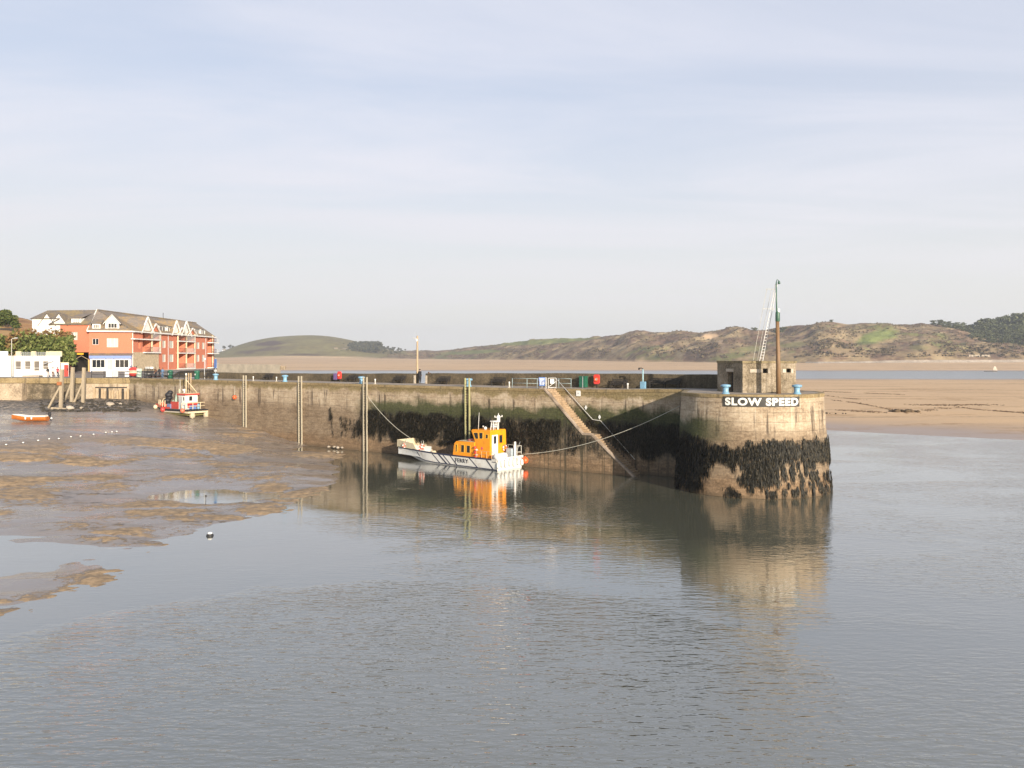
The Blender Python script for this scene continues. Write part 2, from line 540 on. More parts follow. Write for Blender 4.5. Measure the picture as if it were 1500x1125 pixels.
# ------------------------------------------------------------------ camera, sun, sky
cam = bpy.data.cameras.new('camera'); camo = bpy.data.objects.new('camera', cam); COL.objects.link(camo)
camo.location = (0, 0, CAMH); camo.rotation_euler = (PI / 2, 0, 0)
cam.sensor_width = 36; cam.lens = 36 * F / 1500; cam.shift_y = -(562.5 - HZ) / 1500
cam.clip_start = .5; cam.clip_end = 20000
SC.camera = camo

SUN_EL, SUN_AZ = math.radians(15.0), math.atan2(.45, -.89)     # azimuth from +Y, clockwise
sd = Vector((math.sin(SUN_AZ) * math.cos(SUN_EL), math.cos(SUN_AZ) * math.cos(SUN_EL), math.sin(SUN_EL)))
sl = bpy.data.lights.new('sun', 'SUN'); so = bpy.data.objects.new('sun', sl); COL.objects.link(so)
sl.energy = 5.0; sl.angle = math.radians(.5); sl.color = (1.0, .88, .72)
so.rotation_euler = sd.to_track_quat('Z', 'Y').to_euler()
so.location = (40, -80, 120)

w = bpy.data.worlds.new('World'); SC.world = w; w.use_nodes = True
wt = w.node_tree; wt.nodes.clear()
wo = wt.nodes.new('ShaderNodeOutputWorld'); bg = wt.nodes.new('ShaderNodeBackground')
sky = wt.nodes.new('ShaderNodeTexSky'); sky.sky_type = 'NISHITA'; sky.sun_disc = False
sky.sun_elevation = SUN_EL; sky.sun_rotation = SUN_AZ
sky.air_density = 1.0; sky.dust_density = 1.2; sky.ozone_density = 2.0; sky.altitude = 10
tc = wt.nodes.new('ShaderNodeTexCoord')


def wn(t): return wt.nodes.new(t)


sp = wn('ShaderNodeSeparateXYZ'); wt.links.new(tc.outputs['Generated'], sp.inputs[0])


def wmath(op, a, b=0.0, clamp=False):
    n = wn('ShaderNodeMath'); n.operation = op; n.use_clamp = clamp
    for i, q in enumerate((a, b)):
        if hasattr(q, 'is_output'): wt.links.new(q, n.inputs[i])
        else: n.inputs[i].default_value = q
    return n.outputs[0]


def wmr(v, a, b, c, d):
    n = wn('ShaderNodeMapRange'); n.interpolation_type = 'SMOOTHSTEP'; wt.links.new(v, n.inputs[0])
    for i, q in enumerate((a, b, c, d)): n.inputs[i + 1].default_value = q
    return n.outputs[0]


# thin high cloud on a plane far above: direction / height
hz_ = wmath('ADD', wmath('MAXIMUM', sp.outputs[2], 0.0), .10)
cx_ = wmath('DIVIDE', sp.outputs[0], hz_); cy_ = wmath('DIVIDE', sp.outputs[1], hz_)
cb = wn('ShaderNodeCombineXYZ'); wt.links.new(cx_, cb.inputs[0]); wt.links.new(cy_, cb.inputs[1])
mp = wn('ShaderNodeMapping'); wt.links.new(cb.outputs[0], mp.inputs[0]); mp.inputs['Scale'].default_value = (.42, 1.25, 1); mp.inputs['Rotation'].default_value = (0, 0, .18)
nz = wn('ShaderNodeTexNoise'); wt.links.new(mp.outputs[0], nz.inputs['Vector']); nz.inputs['Scale'].default_value = .85; nz.inputs['Detail'].default_value = 8; nz.inputs['Roughness'].default_value = .58; nz.inputs['Distortion'].default_value = .6
cloud = wmr(nz.outputs['Fac'], .34, .70, 0.0, 1.0)
# veil of high cloud: thick low in the north, thinning overhead and behind
veil = wmr(sp.outputs[2], .0, .42, .98, .74)
north = wmr(sp.outputs[1], -.35, .45, .25, 1.0)
high = wmr(sp.outputs[2], .60, .95, 1.0, .40)
fac = wmath('MULTIPLY', wmath('MULTIPLY', wmath('ADD', veil, wmath('MULTIPLY', wmath('SUBTRACT', cloud, .35), wmr(sp.outputs[2],   .02, .22, .03, .22))), north), high, True)
mx = wn('ShaderNodeMix'); mx.data_type = 'RGBA'
wt.links.new(fac, mx.inputs[0]); wt.links.new(sky.outputs[0], mx.inputs[6])
cg = wn('ShaderNodeMix'); cg.data_type = 'RGBA'
wt.links.new(wmr(sp.outputs[2], .0, .36, 0.0, 1.0), cg.inputs[0])
cg.inputs[6].default_value = (5.9, 5.80, 5.62, 1); cg.inputs[7].default_value = (5.0, 5.28, 6.15, 1)
wcl = wn('ShaderNodeMix'); wcl.data_type = 'RGBA'
wt.links.new(wmath('MULTIPLY', cloud, wmr(sp.outputs[2], .03, .25, .15, .62)), wcl.inputs[0]); wt.links.new(cg.outputs[2], wcl.inputs[6]); wcl.inputs[7].default_value = (5.75, 5.75, 6.3, 1)
wt.links.new(wcl.outputs[2], mx.inputs[7])
wt.links.new(mx.outputs[2], bg.inputs[0]); bg.inputs[1].default_value = .1
wt.links.new(bg.outputs[0], wo.inputs[0])
SC.view_settings.view_transform = 'Standard'; SC.view_settings.look = 'None'
SC.view_settings.exposure = .6; SC.view_settings.gamma = 1
SC.render.engine = 'CYCLES'
SC.cycles.max_bounces = 6; SC.cycles.use_denoising = True
# ================================================================== WATER
def water_mat():
    n = NT('harbour_water'); ps = n.pos(); x, y, z = n.sep(ps)
    # calm water with a wind ruffled patch in the middle of the harbour and cat's paws beyond the pier head
    calm = n.noise(n.comb(n.m('MULTIPLY', x, .045), n.m('MULTIPLY', y, .075)), 1.0, 4, .6, .6)
    fray = n.m('SUBTRACT', n.noise(n.comb(n.m('MULTIPLY', x, .28), n.m('MULTIPLY', y, .40)), 1.0, 5, .65, .4), .5)
    ex = n.m('DIVIDE', n.m('ADD', x, 5.0), 19.0); ey = n.m('DIVIDE', n.m('SUBTRACT', y, 22.0), 20.0)
    rr = n.m('ADD', n.m('ADD', n.m('MULTIPLY', ex, ex), n.m('MULTIPLY', ey, ey)), n.m('MULTIPLY', fray, .55))
    patch_ = n.mr(rr, 1.12, .86, 0, 1)
    paws = n.mr(calm, .46, .62, .16, .55)
    right = n.m('MULTIPLY', n.mr(x, 8, 20, 0, 1), n.mr(calm, .36, .60, .25, .75))
    nearr = n.m('MULTIPLY', n.mr(y, 37, 25, 0, 1), 1.0)
    shel = n.mr(n.m('ADD', x, n.m('MULTIPLY', fray, 14.0)), -4, -15, 1.0, .25)
    ruff = n.m('MAXIMUM', n.m('MULTIPLY', n.m('MAXIMUM', paws, right), shel), n.m('MAXIMUM', n.m('MULTIPLY', patch_, n.mr(fray, -.2, .2, .65, 1.25)), nearr))
    far = n.mr(y, 110, 300, 1.0, 2.2)
    v1 = n.scale(ps, (.8, 2.6, 1.0), (0, 0, .22))
    w1 = n.noise(v1, 1.25, 2, .5, .35)
    w2 = n.noise(n.scale(ps, (1.1, 2.6, 1.0), (0, 0, -.30)), 2.6, 2, .5, .3)
    w3 = n.noise(n.scale(ps, (.5, 1, 1)), .22, 2, .5)
    h = n.m('ADD', n.m('MULTIPLY', n.m('ADD', w1, n.m('MULTIPLY', w2, .40)), ruff), n.m('MULTIPLY', w3, .22))
    nrm = n.bump(h, .050, far)
    silt = n.mix(n.noise(n.scale(ps, (.05, .09, 1)), 1.0, 4, .6), (.092, .094, .066), (.125, .125, .090))
    n.p(color=silt, rough=n.mr(y, 200, 480, .04, .30), ior=2.2, normal=nrm)
    n.b.inputs['Coat Weight'].default_value = .55; n.b.inputs['Coat IOR'].default_value = 1.9; n.set(n.b.inputs['Coat Roughness'], n.mr(y, 200, 480, .04, .3)); n.set(n.b.inputs['Coat Normal'], nrm)
    return n.mat


wm = MB()
ys = [-60, 0, 40, 80, 130, 200, 320, 520, 800, 1300, 2600, 6000, 12000]
for i in range(len(ys) - 1):
    wX0, wX1 = -ys[i] * 1.1 - 260, ys[i] * 1.1 + 260
    wY0, wY1 = -ys[i + 1] * 1.1 - 260, ys[i + 1] * 1.1 + 260
    wm.quad((wX0, ys[i], 0), (wX1, ys[i], 0), (wY1, ys[i + 1], 0), (wY0, ys[i + 1], 0))
obj('water', wm, water_mat(), kind='structure')


# ================================================================== HARBOUR MUD
CTRL = [(-26.5, 105, -.05), (-23, 98, .12), (-19.5, 86, .16), (-16.6, 75.3, .06), (-22.5, 73.2, .10), (-21, 68.3, -.14), (-27, 68, -.12), (-24.5, 65.5, -.14), (-29, 48.2, -.14), (-26.5, 49.2, -.14), (-31.5, 46.5, -.12), (-19.8, 63.8, .05), (-24, 58, .04), (-25.4, 51.3, .06),
        (-30, 52, .10), (-31, 43.5, .06), (-24, 43.5, .05), (-25.5, 40.5, .07), (-31, 38, 0.02), (-29, 62, .16), (-32, 72, .30), (-42, 60, .40), (-45, 50, .30), (-36, 85, .55), (-28, 92, .30), (-29.5, 106.5, .35),
        (-50, 80, 1.15), (-34, 110, 1.0), (-38.5, 114, 1.75), (-48, 119, 2.9), (-55, 124, 3.9), (-62, 131, 4.6), (-72, 132, 4.7), (-88, 132, 4.7),
        (-65, 110, 3.1), (-50, 100, 1.95), (-80, 100, 3.1), (-62, 66, .95), (-62, 40, .45), (-75, 80, 1.9), (-100, 110, 3.7),
        (0, 60, -1.6), (-10, 80, -.9), (2, 86, -1.8), (10, 40, -3), (-8, 30, -1.6), (-16, 42, -.7), (-18, 34, -.5), (-8, 70, -1.1), (-13, 92, -.8), (-12, 56, -.7), (-16, 100, -.75), (-24, 30, -.2), (20, 60, -3), (-45, 28, .2), (-120, 132, 4.8), (-120, 60, 1.4)]
_c = np.array(CTRL)


def _tps_k(r2): return np.where(r2 > 0, r2 * np.log(np.maximum(r2, 1e-9)) * .5, 0)


_n = len(_c)
_K = _tps_k(((_c[:, None, :2] - _c[None, :, :2]) ** 2).sum(-1)) + np.eye(_n) * 6.0
_Pm = np.hstack([np.ones((_n, 1)), _c[:, :2]])
_A = np.vstack([np.hstack([_K, _Pm]), np.hstack([_Pm.T, np.zeros((3, 3))])])
_w = np.linalg.solve(_A, np.concatenate([_c[:, 2], np.zeros(3)]))


def mud_base(X, Y):
    X = np.asarray(X, float); Y = np.asarray(Y, float); sh = X.shape
    p = np.stack([X.ravel(), Y.ravel()], 1); out = np.empty(len(p))
    for i in range(0, len(p), 20000):
        q = p[i:i + 20000]
        d = ((q[:, None] - _c[None, :, :2]) ** 2).sum(-1)
        out[i:i + 20000] = _tps_k(d) @ _w[:_n] + _w[_n] + q @ _w[_n + 1:]
    return out.reshape(sh)


def mud_parts(X, Y):
    base = mud_base(X, Y)
    r = fbm(X / 9.0 + 3, Y / 7.0 + 1, 5, 11, .52) - .5            # banks and runnels
    ch = 1 - np.abs(fbm(X / 13.0, Y / 7.0, 3, 51) - .5) * 2        # thin channels
    ch = np.clip((ch - .86) / .14, 0, 1)
    k = np.clip((base + .7) / 1.0, .12, 1) * (1 - .45 * np.clip((base - 1.2) / 1.6, 0, 1))
    lump = (fbm(X / .8, Y / .6, 3, 77) - .5) * np.clip((r - .02) * 8, 0, 1)
    rip = (fbm(X / 2.6, Y / .9, 3, 201) - .5) * .10 * np.clip((r + .12) * 5, 0, 1)
    z = base + .075 + rip + k * (.72 * r - .16 * ch) + .28 * lump
    return z, r, ch


def mud_z(x, y): return float(mud_parts(np.array([x]), np.array([y]))[0][0])


nx, ny = 330, 330
xs = np.concatenate([np.linspace(-125, -66, 60, endpoint=False), np.linspace(-66, -8, 270)])
ysm = 24 + (np.linspace(0, 1, ny) ** 1.25) * (134.5 - 24)
MX, MY = np.meshgrid(xs, ysm, indexing='ij')
MZ, MR, MC = mud_parts(MX, MY)
MZ = np.where(MY > 88.4 - .73 * MX + 2.5, np.minimum(MZ, 6.0), MZ)


def mud_mat():
    n = NT('wet_mud'); ps = n.pos(); x, y, z = n.sep(ps)
    r = n.attr('bank')
    f = n.noise(ps, 1.6, 6, .7); g = n.noise(n.scale(ps, (.10, .30, 1)), 1.0, 5, .6)
    dry = n.mr(n.m('ADD', r, n.m('MULTIPLY', n.m('SUBTRACT', f, .5), .50)), -.015, .07)
    back = n.mr(z, 1.3, 2.4)
    dry = n.m('MULTIPLY', dry, n.m('SUBTRACT', 1.0, n.m('MULTIPLY', back, .75)))
    wet = n.mix(g, (.185, .148, .12), (.285, .238, .20))
    tan = n.mix(n.mr(f, .3, .7), (.18, .115, .055), (.46, .31, .165))
    c = n.mix(dry, wet, tan)
    stones = n.m('MULTIPLY', n.mr(z, 3.5, 4.2), n.mr(f, .42, .52))
    c = n.mix(n.m('MULTIPLY', stones, .8), c, (.035, .03, .022))
    wrack = n.m('MULTIPLY', n.mr(g, .56, .62), n.mr(f, .48, .56))
    c = n.mix(n.m('MULTIPLY', wrack, .65), c, (.05, .038, .024))
    rough = n.m('ADD', n.mr(dry, 0, 1, n.mr(g, .4, .6, .17, .36), .85, False), n.m('MULTIPLY', stones, .4), clamp=True)
    hb = n.m('ADD', n.m('MULTIPLY', f, n.mr(dry, 0, 1, .10, 1.0)), n.m('MULTIPLY', n.noise(n.scale(ps, (.6, 3.2, 1), (0, 0, .2)), 1.2, 2), .22))
    n.p(color=c, rough=rough, ior=1.75, normal=n.bump(hb, .10))
    return n.mat


np_mesh('mud', np.stack([MX.ravel(), MY.ravel(), MZ.ravel()], 1), grid_faces(nx, ny), mud_mat(), {'bank': MR - .35 * MC}, kind='structure')


# ================================================================== SANDS ACROSS THE ESTUARY
def sand_mat(name, sc):
    n = NT(name); ps = n.pos(); x, y, z = n.sep(ps)
    f = n.noise(ps, .9 * sc, 6, .65); g = n.noise(n.scale(ps, (.012 * sc, .05 * sc, 1)), 1.0, 5, .6)
    dry = n.mix(n.m('ADD', n.m('MULTIPLY', f, .4), n.m('MULTIPLY', g, .6)), (.52, .33, .17), (.74, .515, .30))
    wetc = n.mix(g, (.33, .24, .18), (.43, .32, .25))
    wet = n.mr(n.m('ADD', z, n.m('MULTIPLY', n.m('SUBTRACT', g, .5), .5)), .75, .18)
    lines = n.m('MULTIPLY', n.mr(n.noise(n.scale(ps, (.012, .16, 1), (0, 0, -.06)), 1.0, 5, .62), .585, .63), n.mr(f, .35, .6))
    c = n.mix(wet, dry, wetc)
    l2 = n.m('MULTIPLY', n.mr(n.noise(n.scale(ps, (.02 * sc, .10 * sc, 1), (0, 0, .16)), 1.0, 6, .66, .4), .53, .60), n.mr(n.noise(ps, .5 * sc, 5, .7), .40, .56))
    c = n.mix(n.m('MULTIPLY', l2, .55), c, (.34, .19, .075))
    c = n.mix(n.m('MULTIPLY', lines, .75), c, (.19, .115, .05))
    n.p(color=c, rough=n.mr(wet, 0, 1, .9, .45, False), normal=n.bump(n.m('ADD', f, n.noise(n.scale(ps, (.4, 2.2, 1)), .8, 3)), .05))
    return n.mat


nx2, ny2 = 150, 190
sx_ = np.linspace(8, 470, nx2); ty_ = np.linspace(0, 1, ny2)
SX = np.repeat(sx_[:, None], ny2, 1)
near_edge = 131 - .85 * (SX - 50) * np.exp(-np.maximum(SX - 50, 0) / 160) + 3.0 * (fbm(SX / 30, SX * 0, 3, 5) - .5)
SY = near_edge - 8 + (ty_[None, :] ** 1.6) * (485 - near_edge)
d_ = (SY - near_edge)
SZ = np.minimum(np.clip(d_ * .03, -.3, .5) + np.clip(d_ - 16, 0, 60) * .012, (466 + 14 * (fbm(SX / 60, SX * 0, 3, 9) - .5) - SY) * .012)
SZ = np.minimum(SZ, 1.15) + np.clip(SZ, 0, .6) * (.55 * (fbm(SX / 26, SY / 9, 4, 31) - .5))
np_mesh('sandbank', np.stack([SX.ravel(), SY.ravel(), SZ.ravel()], 1), grid_faces(nx2, ny2), sand_mat('bank_sand', 1.0), kind='structure')

# piecewise profiles read along the skyline
_toe = [(200, 1750, 524), (420, 1800, 524), (520, 1800, 524.5), (640, 1780, 526), (800, 1480, 527.5), (930, 1230, 530), (1050, 1080, 531), (1200, 1000, 531.5), (1350, 980, 530.5), (1500, 980, 530), (1700, 980, 530)]


def toe(x):
    xs_, Y_, y_ = zip(*_toe)
    Y = np.interp(x, xs_, Y_); y = np.interp(x, xs_, y_)
    return Y, CAMH - (y - HZ) * Y / F


PX = np.arange(200, 1700, 3.0); nb = 44
TY, TZ = toe(PX)
tt = np.linspace(0, 1, nb)
shore = 742 + 22 * (fbm(PX / 60, PX * 0, 3, 21) - .5)
BY = shore[:, None] - 15 + tt[None, :] * (TY[:, None] + 40 - shore[:, None])
BX = (PX[:, None] - CX) / F * BY
s_ = np.clip((BY - shore[:, None]) / (TY[:, None] - shore[:, None]), -.05, 1.1)
BZ = TZ[:, None] * (np.clip(s_, -.05, 1.1) ** .9 if False else s_) + np.clip(s_, 0, .3) * 1.2 * (fbm(BX / 60, BY / 30, 3, 41) - .5)
np_mesh('beach', np.stack([BX.ravel(), BY.ravel(), BZ.ravel()], 1), grid_faces(len(PX), nb), sand_mat('beach_sand', .25), kind='structure')

# ================================================================== DUNES AND HILL
_crest = [(560, 2300, 516), (600, 2250, 514.5), (640, 2150, 514.5), (660, 2100, 513.5), (700, 1950, 509), (740, 1850, 504), (780, 1750, 499.5), (820, 1680, 497), (860, 1600, 496), (880, 1560, 495), (900, 1520, 491), (918, 1480, 488), (932, 1460, 486), (950, 1440, 488), (1000, 1380, 487), (1020, 1360, 488),
          (1050, 1330, 486), (1068, 1310, 482), (1080, 1300, 482), (1100, 1290, 486), (1120, 1270, 487), (1150, 1250, 482), (1180, 1230, 478), (1200, 1215, 474), (1215, 1210, 473), (1240, 1205, 475), (1280, 1200, 476), (1330, 1200, 475), (1350, 1195, 474), (1372, 1190, 477), (1410, 1180, 484), (1440, 1170, 488), (1500, 1160, 490), (1600, 1160, 486), (1700, 1160, 486)]


def crest(x):
    xs_, Y_, y_ = zip(*_crest)
    return np.interp(x, xs_, Y_), np.interp(x, xs_, y_)


def dune_mat():
    n = NT('dune_ground'); ps = n.pos(); x, y, z = n.sep(ps)
    a = n.noise(ps, .010, 6, .66); b = n.noise(n.scale(ps, (1, 1, 1.6)), .055, 6, .70); e = n.noise(ps, .022, 4, .6, .8)
    mixf = n.m('ADD', n.m('MULTIPLY', a, .45), n.m('MULTIPLY', b, .55))
    c = n.ramp(mixf, [(.32, (.09, .066, .045)), (.44, (.18, .13, .08)), (.54, (.33, .245, .14)), (.66, (.42, .33, .20))])
    hea = n.mr(e, .45, .57)
    c = n.mix(n.m('MULTIPLY', hea, .75), c, n.mix(n.mr(b, .35, .65), (.095, .055, .042), (.23, .145, .105)))
    gr = n.m('MULTIPLY', n.mr(n.noise(ps, .012, 5, .6, .4), .56, .64), n.mr(b, .38, .52))
    c = n.mix(n.m('MULTIPLY', gr, .7), c, (.16, .185, .06))
    fld = n.attr('field')
    c = n.mix(fld, c, n.mix(b, (.15, .18, .055), (.22, .25, .09)))
    snd = n.attr('sand')
    c = n.mix(snd, c, n.mix(b, (.48, .32, .19), (.62, .45, .29)))
    n.p(color=c, rough=.92, spec=.1, normal=n.bump(b, 3.0, .8))
    return n.mat


DPX = np.arange(548, 1690, 2.2); nd = 84
TYd, TZd = toe(DPX); CYd, CYpx = crest(DPX)
CZd = CAMH - (CYpx - HZ) * CYd / F
td = np.linspace(-.04, 1.35, nd)
DY = TYd[:, None] + td[None, :] * (CYd - TYd)[:, None]
DX = (DPX[:, None] - CX) / F * DY
T = np.repeat(td[None, :], len(DPX), 0)
Ta = np.clip(T, 0, 1)
shp = .30 * (1 - np.exp(-Ta * 9)) / (1 - math.exp(-9)) + .70 * Ta ** 1.25
rise = (CZd - TZd)[:, None]
win = np.sin(np.clip(T, 0, 1.12) / 1.12 * PI) ** .7
hum = np.abs(fbm(DX / 95, DY / 70, 5, 61, .55) - .5) * 2
bump_ = (.5 - hum) * np.minimum(15, rise * .42)
gul = (fbm(DX / 40, DY / 40, 4, 71, .55) - .5) * np.minimum(10, rise * .34)
DZ = TZd[:, None] + rise * shp + win * (bump_ + gul) + (fbm(DX / 22, DY / 30, 3, 171, .5) - .5) * 4.0 * np.clip(T * 4, 0, 1)
DZ = np.where(T > 1, DZ - (T - 1) * 26, DZ)
DZ = np.where(T < 0, TZd[:, None] - .8, DZ)
dpy = HZ + F * (CAMH - DZ) / DY; dpx = np.repeat(DPX[:, None], nd, 1)
wob = (fbm(DX / 30, DY / 40, 3, 81) - .5) * 14


def patch(x, y, cx, cy, rx, ry, s=0.0):
    """a patch of ground cover of its own, placed on the slope"""
    q = ((x - cx) / rx) ** 2 + ((y - cy - s * (x - cx)) / ry) ** 2
    return np.clip(1.6 - q * 1.2, 0, 1)


field = patch(dpx + wob, dpy + wob * .2, 1284, 494, 33, 9, -.22)
field = np.maximum(field, patch(dpx + wob, dpy + wob * .2, 1345, 509, 16, 4) * .3)
field = np.maximum(field, patch(dpx + wob, dpy + wob * .2, 800, 500, 75, 4.2, -.07) * .8)
field = np.maximum(field, patch(dpx + wob, dpy + wob * .2, 690, 516, 50, 2.6, -.05) * .75)
field = np.maximum(field, patch(dpx + wob, dpy + wob * .2, 1100, 511, 26, 4) * .5)
field = np.maximum(field, patch(dpx + wob, dpy + wob * .2, 1160, 505, 26, 4, -.05) * .45)
sandp = patch(dpx + wob * .6, dpy + wob * .3, 1040, 492, 12, 4.5)
sandp = np.maximum(sandp, patch(dpx + wob * .6, dpy + wob * .3, 1056, 501, 5, 3) * .8)
sandp = np.maximum(sandp, patch(dpx + wob, dpy, 900, 530, 200, 2.6, .012) * .8)
dunes = np_mesh('dunes', np.stack([DX.ravel(), DY.ravel(), DZ.ravel()], 1), grid_faces(len(DPX), nd), dune_mat(), {'field': field, 'sand': sandp}, kind='structure')


def dune_point(i, j): return Vector((DX[i, j], DY[i, j], DZ[i, j]))


# distant rounded hill behind the pier
_hc = [(250, 524), (300, 520.5), (322, 516), (335, 511.5), (345, 507), (358, 503), (372, 499), (390, 495.5), (405, 493.5), (425, 492), (445, 491.2), (460, 491.2), (480, 492.5), (500, 495.5), (520, 499.5), (545, 507), (575, 513.5), (610, 518), (660, 521)]
HPX = np.arange(250, 660, 2.0); nh = 50
hy = np.interp(HPX, *zip(*_hc)); hy = np.convolve(np.pad(hy, 4, 'edge'), np.ones(9) / 9, 'valid')
HYc = 2250.0; HYt = 1790.0
HZc = CAMH - (hy - HZ) * HYc / F
TZh = toe(HPX)[1]
th = np.linspace(-.03, 1.3, nh); TT = np.repeat(th[None, :], len(HPX), 0)
HY = HYt + TT * (HYc - HYt); HX = (HPX[:, None] - CX) / F * HY
ta = np.clip(TT, 0, 1)
HZg = TZh[:, None] + np.maximum(HZc - TZh, 1)[:, None] * (1 - (1 - ta) ** 1.7) + (fbm(HX / 60, HY / 60, 4, 91) - .5) * 7 * np.sin(ta * PI)
HZg = np.where(TT > 1, HZg - (TT - 1) * 40, HZg); HZg = np.where(TT < 0, TZh[:, None] - 1, HZg)
hpy = HZ + F * (CAMH - HZg) / HY; hpx = np.repeat(HPX[:, None], nh, 1)
wb = (fbm(HX / 40, HY / 40, 3, 93) - .5) * 20
heath = np.maximum(patch(hpx + wb, hpy + wb * .3, 395, 504, 22, 3.4, -.10), patch(hpx + wb, hpy + wb * .3, 385, 513, 40, 3, -.12) * .8)
heath = np.maximum(heath, patch(hpx + wb, hpy + wb * .3, 440, 519.5, 34, 2.0) * .7)
hsand = patch(hpx + wb * .5, hpy, 440, 524.5, 110, 3.0, -.002)


def hill_mat():
    n = NT('hill_ground'); ps = n.pos()
    a = n.noise(ps, .012, 6, .65); b = n.noise(ps, .06, 5, .7)
    c = n.ramp(n.m('ADD', n.m('MULTIPLY', a, .5), n.m('MULTIPLY', b, .5)), [(.34, (.13, .10, .06)), (.5, (.22, .185, .085)), (.64, (.28, .25, .11))])
    c = n.mix(n.attr('heath'), c, n.mix(b, (.07, .045, .04), (.15, .10, .08)))
    c = n.mix(n.attr('sand'), c, (.55, .40, .25))
    n.p(color=c, rough=.95, spec=.1, normal=n.bump(b, 2.5, .7))
    return n.mat


np_mesh('hill', np.stack([HX.ravel(), HY.ravel(), HZg.ravel()], 1), grid_faces(len(HPX), nh), hill_mat(), {'heath': heath, 'sand': hsand}, kind='structure')


# scrub standing on the dunes: nobody could count it
def scrub():
    rs = np.random.RandomState(5); V = []; Fc = []
    n0 = len(DPX)
    dens = fbm(DX / 45, DY / 35, 4, 111)
    tries = 0; made = 0
    while made < 5200 and tries < 40000:
        tries += 1
        i = rs.randint(2, n0 - 2); j = int(rs.uniform(.05, .99) / 1.39 * nd) + 2
        if rs.rand() > np.clip((dens[i, j] - .44) * 7, .05, 1): continue
        if field[i, j] > .35 or sandp[i, j] > .3: continue
        p = np.array([DX[i, j] + rs.uniform(-2, 2), DY[i, j], DZ[i, j]])
        R = rs.uniform(.6, 1.7) * (1 + .7 * (T[i, j] < .25)); H = R * rs.uniform(.5, .95)
        for k in range(9):
            a, e = rs.uniform(0, 2 * PI), rs.uniform(0, 1)
            c = p + np.array([math.cos(a) * R * e, math.sin(a) * R * e, H * rs.uniform(.1, 1) * (1.1 - e * .6)])
            t1 = rs.normal(size=3); t1 /= np.linalg.norm(t1); t2 = np.cross(t1, rs.normal(size=3)); t2 /= np.linalg.norm(t2)
            s = R * .42
            o = len(V); V += [c - t1 * s - t2 * s * .7, c + t1 * s - t2 * s * .7, c + t1 * s * .8 + t2 * s * .7, c - t1 * s * .8 + t2 * s * .7]
            Fc.append((o, o + 1, o + 2, o + 3))
        made += 1
    o = np_mesh('dune_scrub', V, Fc, MATS['scrub'], smooth=False, kind='stuff')
    tag(o, 'low brown scrub covering the far dunes', 'scrub', kind='stuff')


scrub()

# ================================================================== QUAY GROUND ON THE LEFT
DECKZ = 8.3
qg = MB()
qy = [134.0, 139, 145, 152, 158, 170, 200, 300]
qx1 = [-62.6, -63.6, -60, -62, -64, -64, -66, -120]


def quay_z(Y): return 8.3 + .75 * sstep(137, 156, Y)


for i in range(len(qy) - 1):
    za, zb = quay_z(qy[i]), quay_z(qy[i + 1])
    qg.quad((-260, qy[i], za), (qx1[i], qy[i], za), (qx1[i + 1], qy[i + 1], zb), (-260, qy[i + 1], zb))
obj('quay_paving', qg, MATS['tarmac'], kind='structure')

# land rising behind the buildings on the left
def left_hill_mat():
    n = NT('left_hill_ground'); ps = n.pos(); b = n.noise(ps, .10, 6, .7)
    n.p(color=n.ramp(b, [(.35, (.20, .10, .04)), (.5, (.36, .19, .08)), (.64, (.40, .30, .13))]), rough=.95, normal=n.bump(b, .8))
    return n.mat


hxp = np.linspace(-220, 66, 70); hYr = np.linspace(160, 330, 44)
LYr = np.repeat(hYr[None, :], 70, 0); LX = (hxp[:, None] - CX) / F * LYr; LY = LYr
ytopl = np.interp(hxp, [-220, 0, 24, 30, 45, 58, 66], [452, 463, 464.5, 465, 468, 470, 474])[:, None]
LZ = 8.8 + (CAMH - (ytopl - HZ) * 225 / F - 8.8) * np.clip((LY - 162) / 60, 0, 1) ** .7 - np.clip(LY - 228, 0, 200) * .05
LZ = LZ + (fbm(LX / 9, LY / 9, 4, 7) - .5) * 1.6 * np.clip((LY - 165) / 30, 0, 1)
np_mesh('hillside', np.stack([LX.ravel(), LY.ravel(), LZ.ravel()], 1), grid_faces(70, 44), left_hill_mat(), kind='structure')

# ================================================================== THE PIER
WU = Vector((-.808, .590, 0)).normalized(); WN = Vector((-WU.y, WU.x, 0)) * -1
WN = Vector((-.590, -.808, 0)).normalized()                      # outward, towards the harbour
W0 = Vector((14.6, 88.27 - .73 * 14.6, 0))                        # start of the outer wall plane beside the head
INSET = 2.1


def wp(s, z=0.0, out=0.0):
    """a point on the harbour face: metres along from the pier head, height, metres out from the face"""
    return Vector((W0.x + WU.x * s + WN.x * out, W0.y + WU.y * s + WN.y * out, z))


def s_of_px(x):
    k = (x - CX) / F
    # W0+U s : X = kY
    return (k * W0.y - W0.x) / (WU.x - k * WU.y)


S_STAIR_TOP, S_END = s_of_px(797), 96.5
HC = Vector((21.3, 73.8, 0)); R_TOP, R_BOT = 6.35, 6.9
TH0, TH1 = math.radians(190), math.radians(395)
HEADZ = 8.5


def deck_z(s): return HEADZ - (HEADZ - DECKZ) * sstep(0, 9, s)


def head_pt(th, z, out=0.0):
    r = R_BOT + (R_TOP - R_BOT) * z / HEADZ + out
    return Vector((HC.x + r * math.cos(th), HC.y + r * math.sin(th), z))


pier = thing('harbour_pier', 'long stone pier with weed covered wall and rounded end reaching across the harbour', 'pier', tuple(wp(30)))
P0 = Vector(pier.location)


def loc(p): return Vector(p) - P0


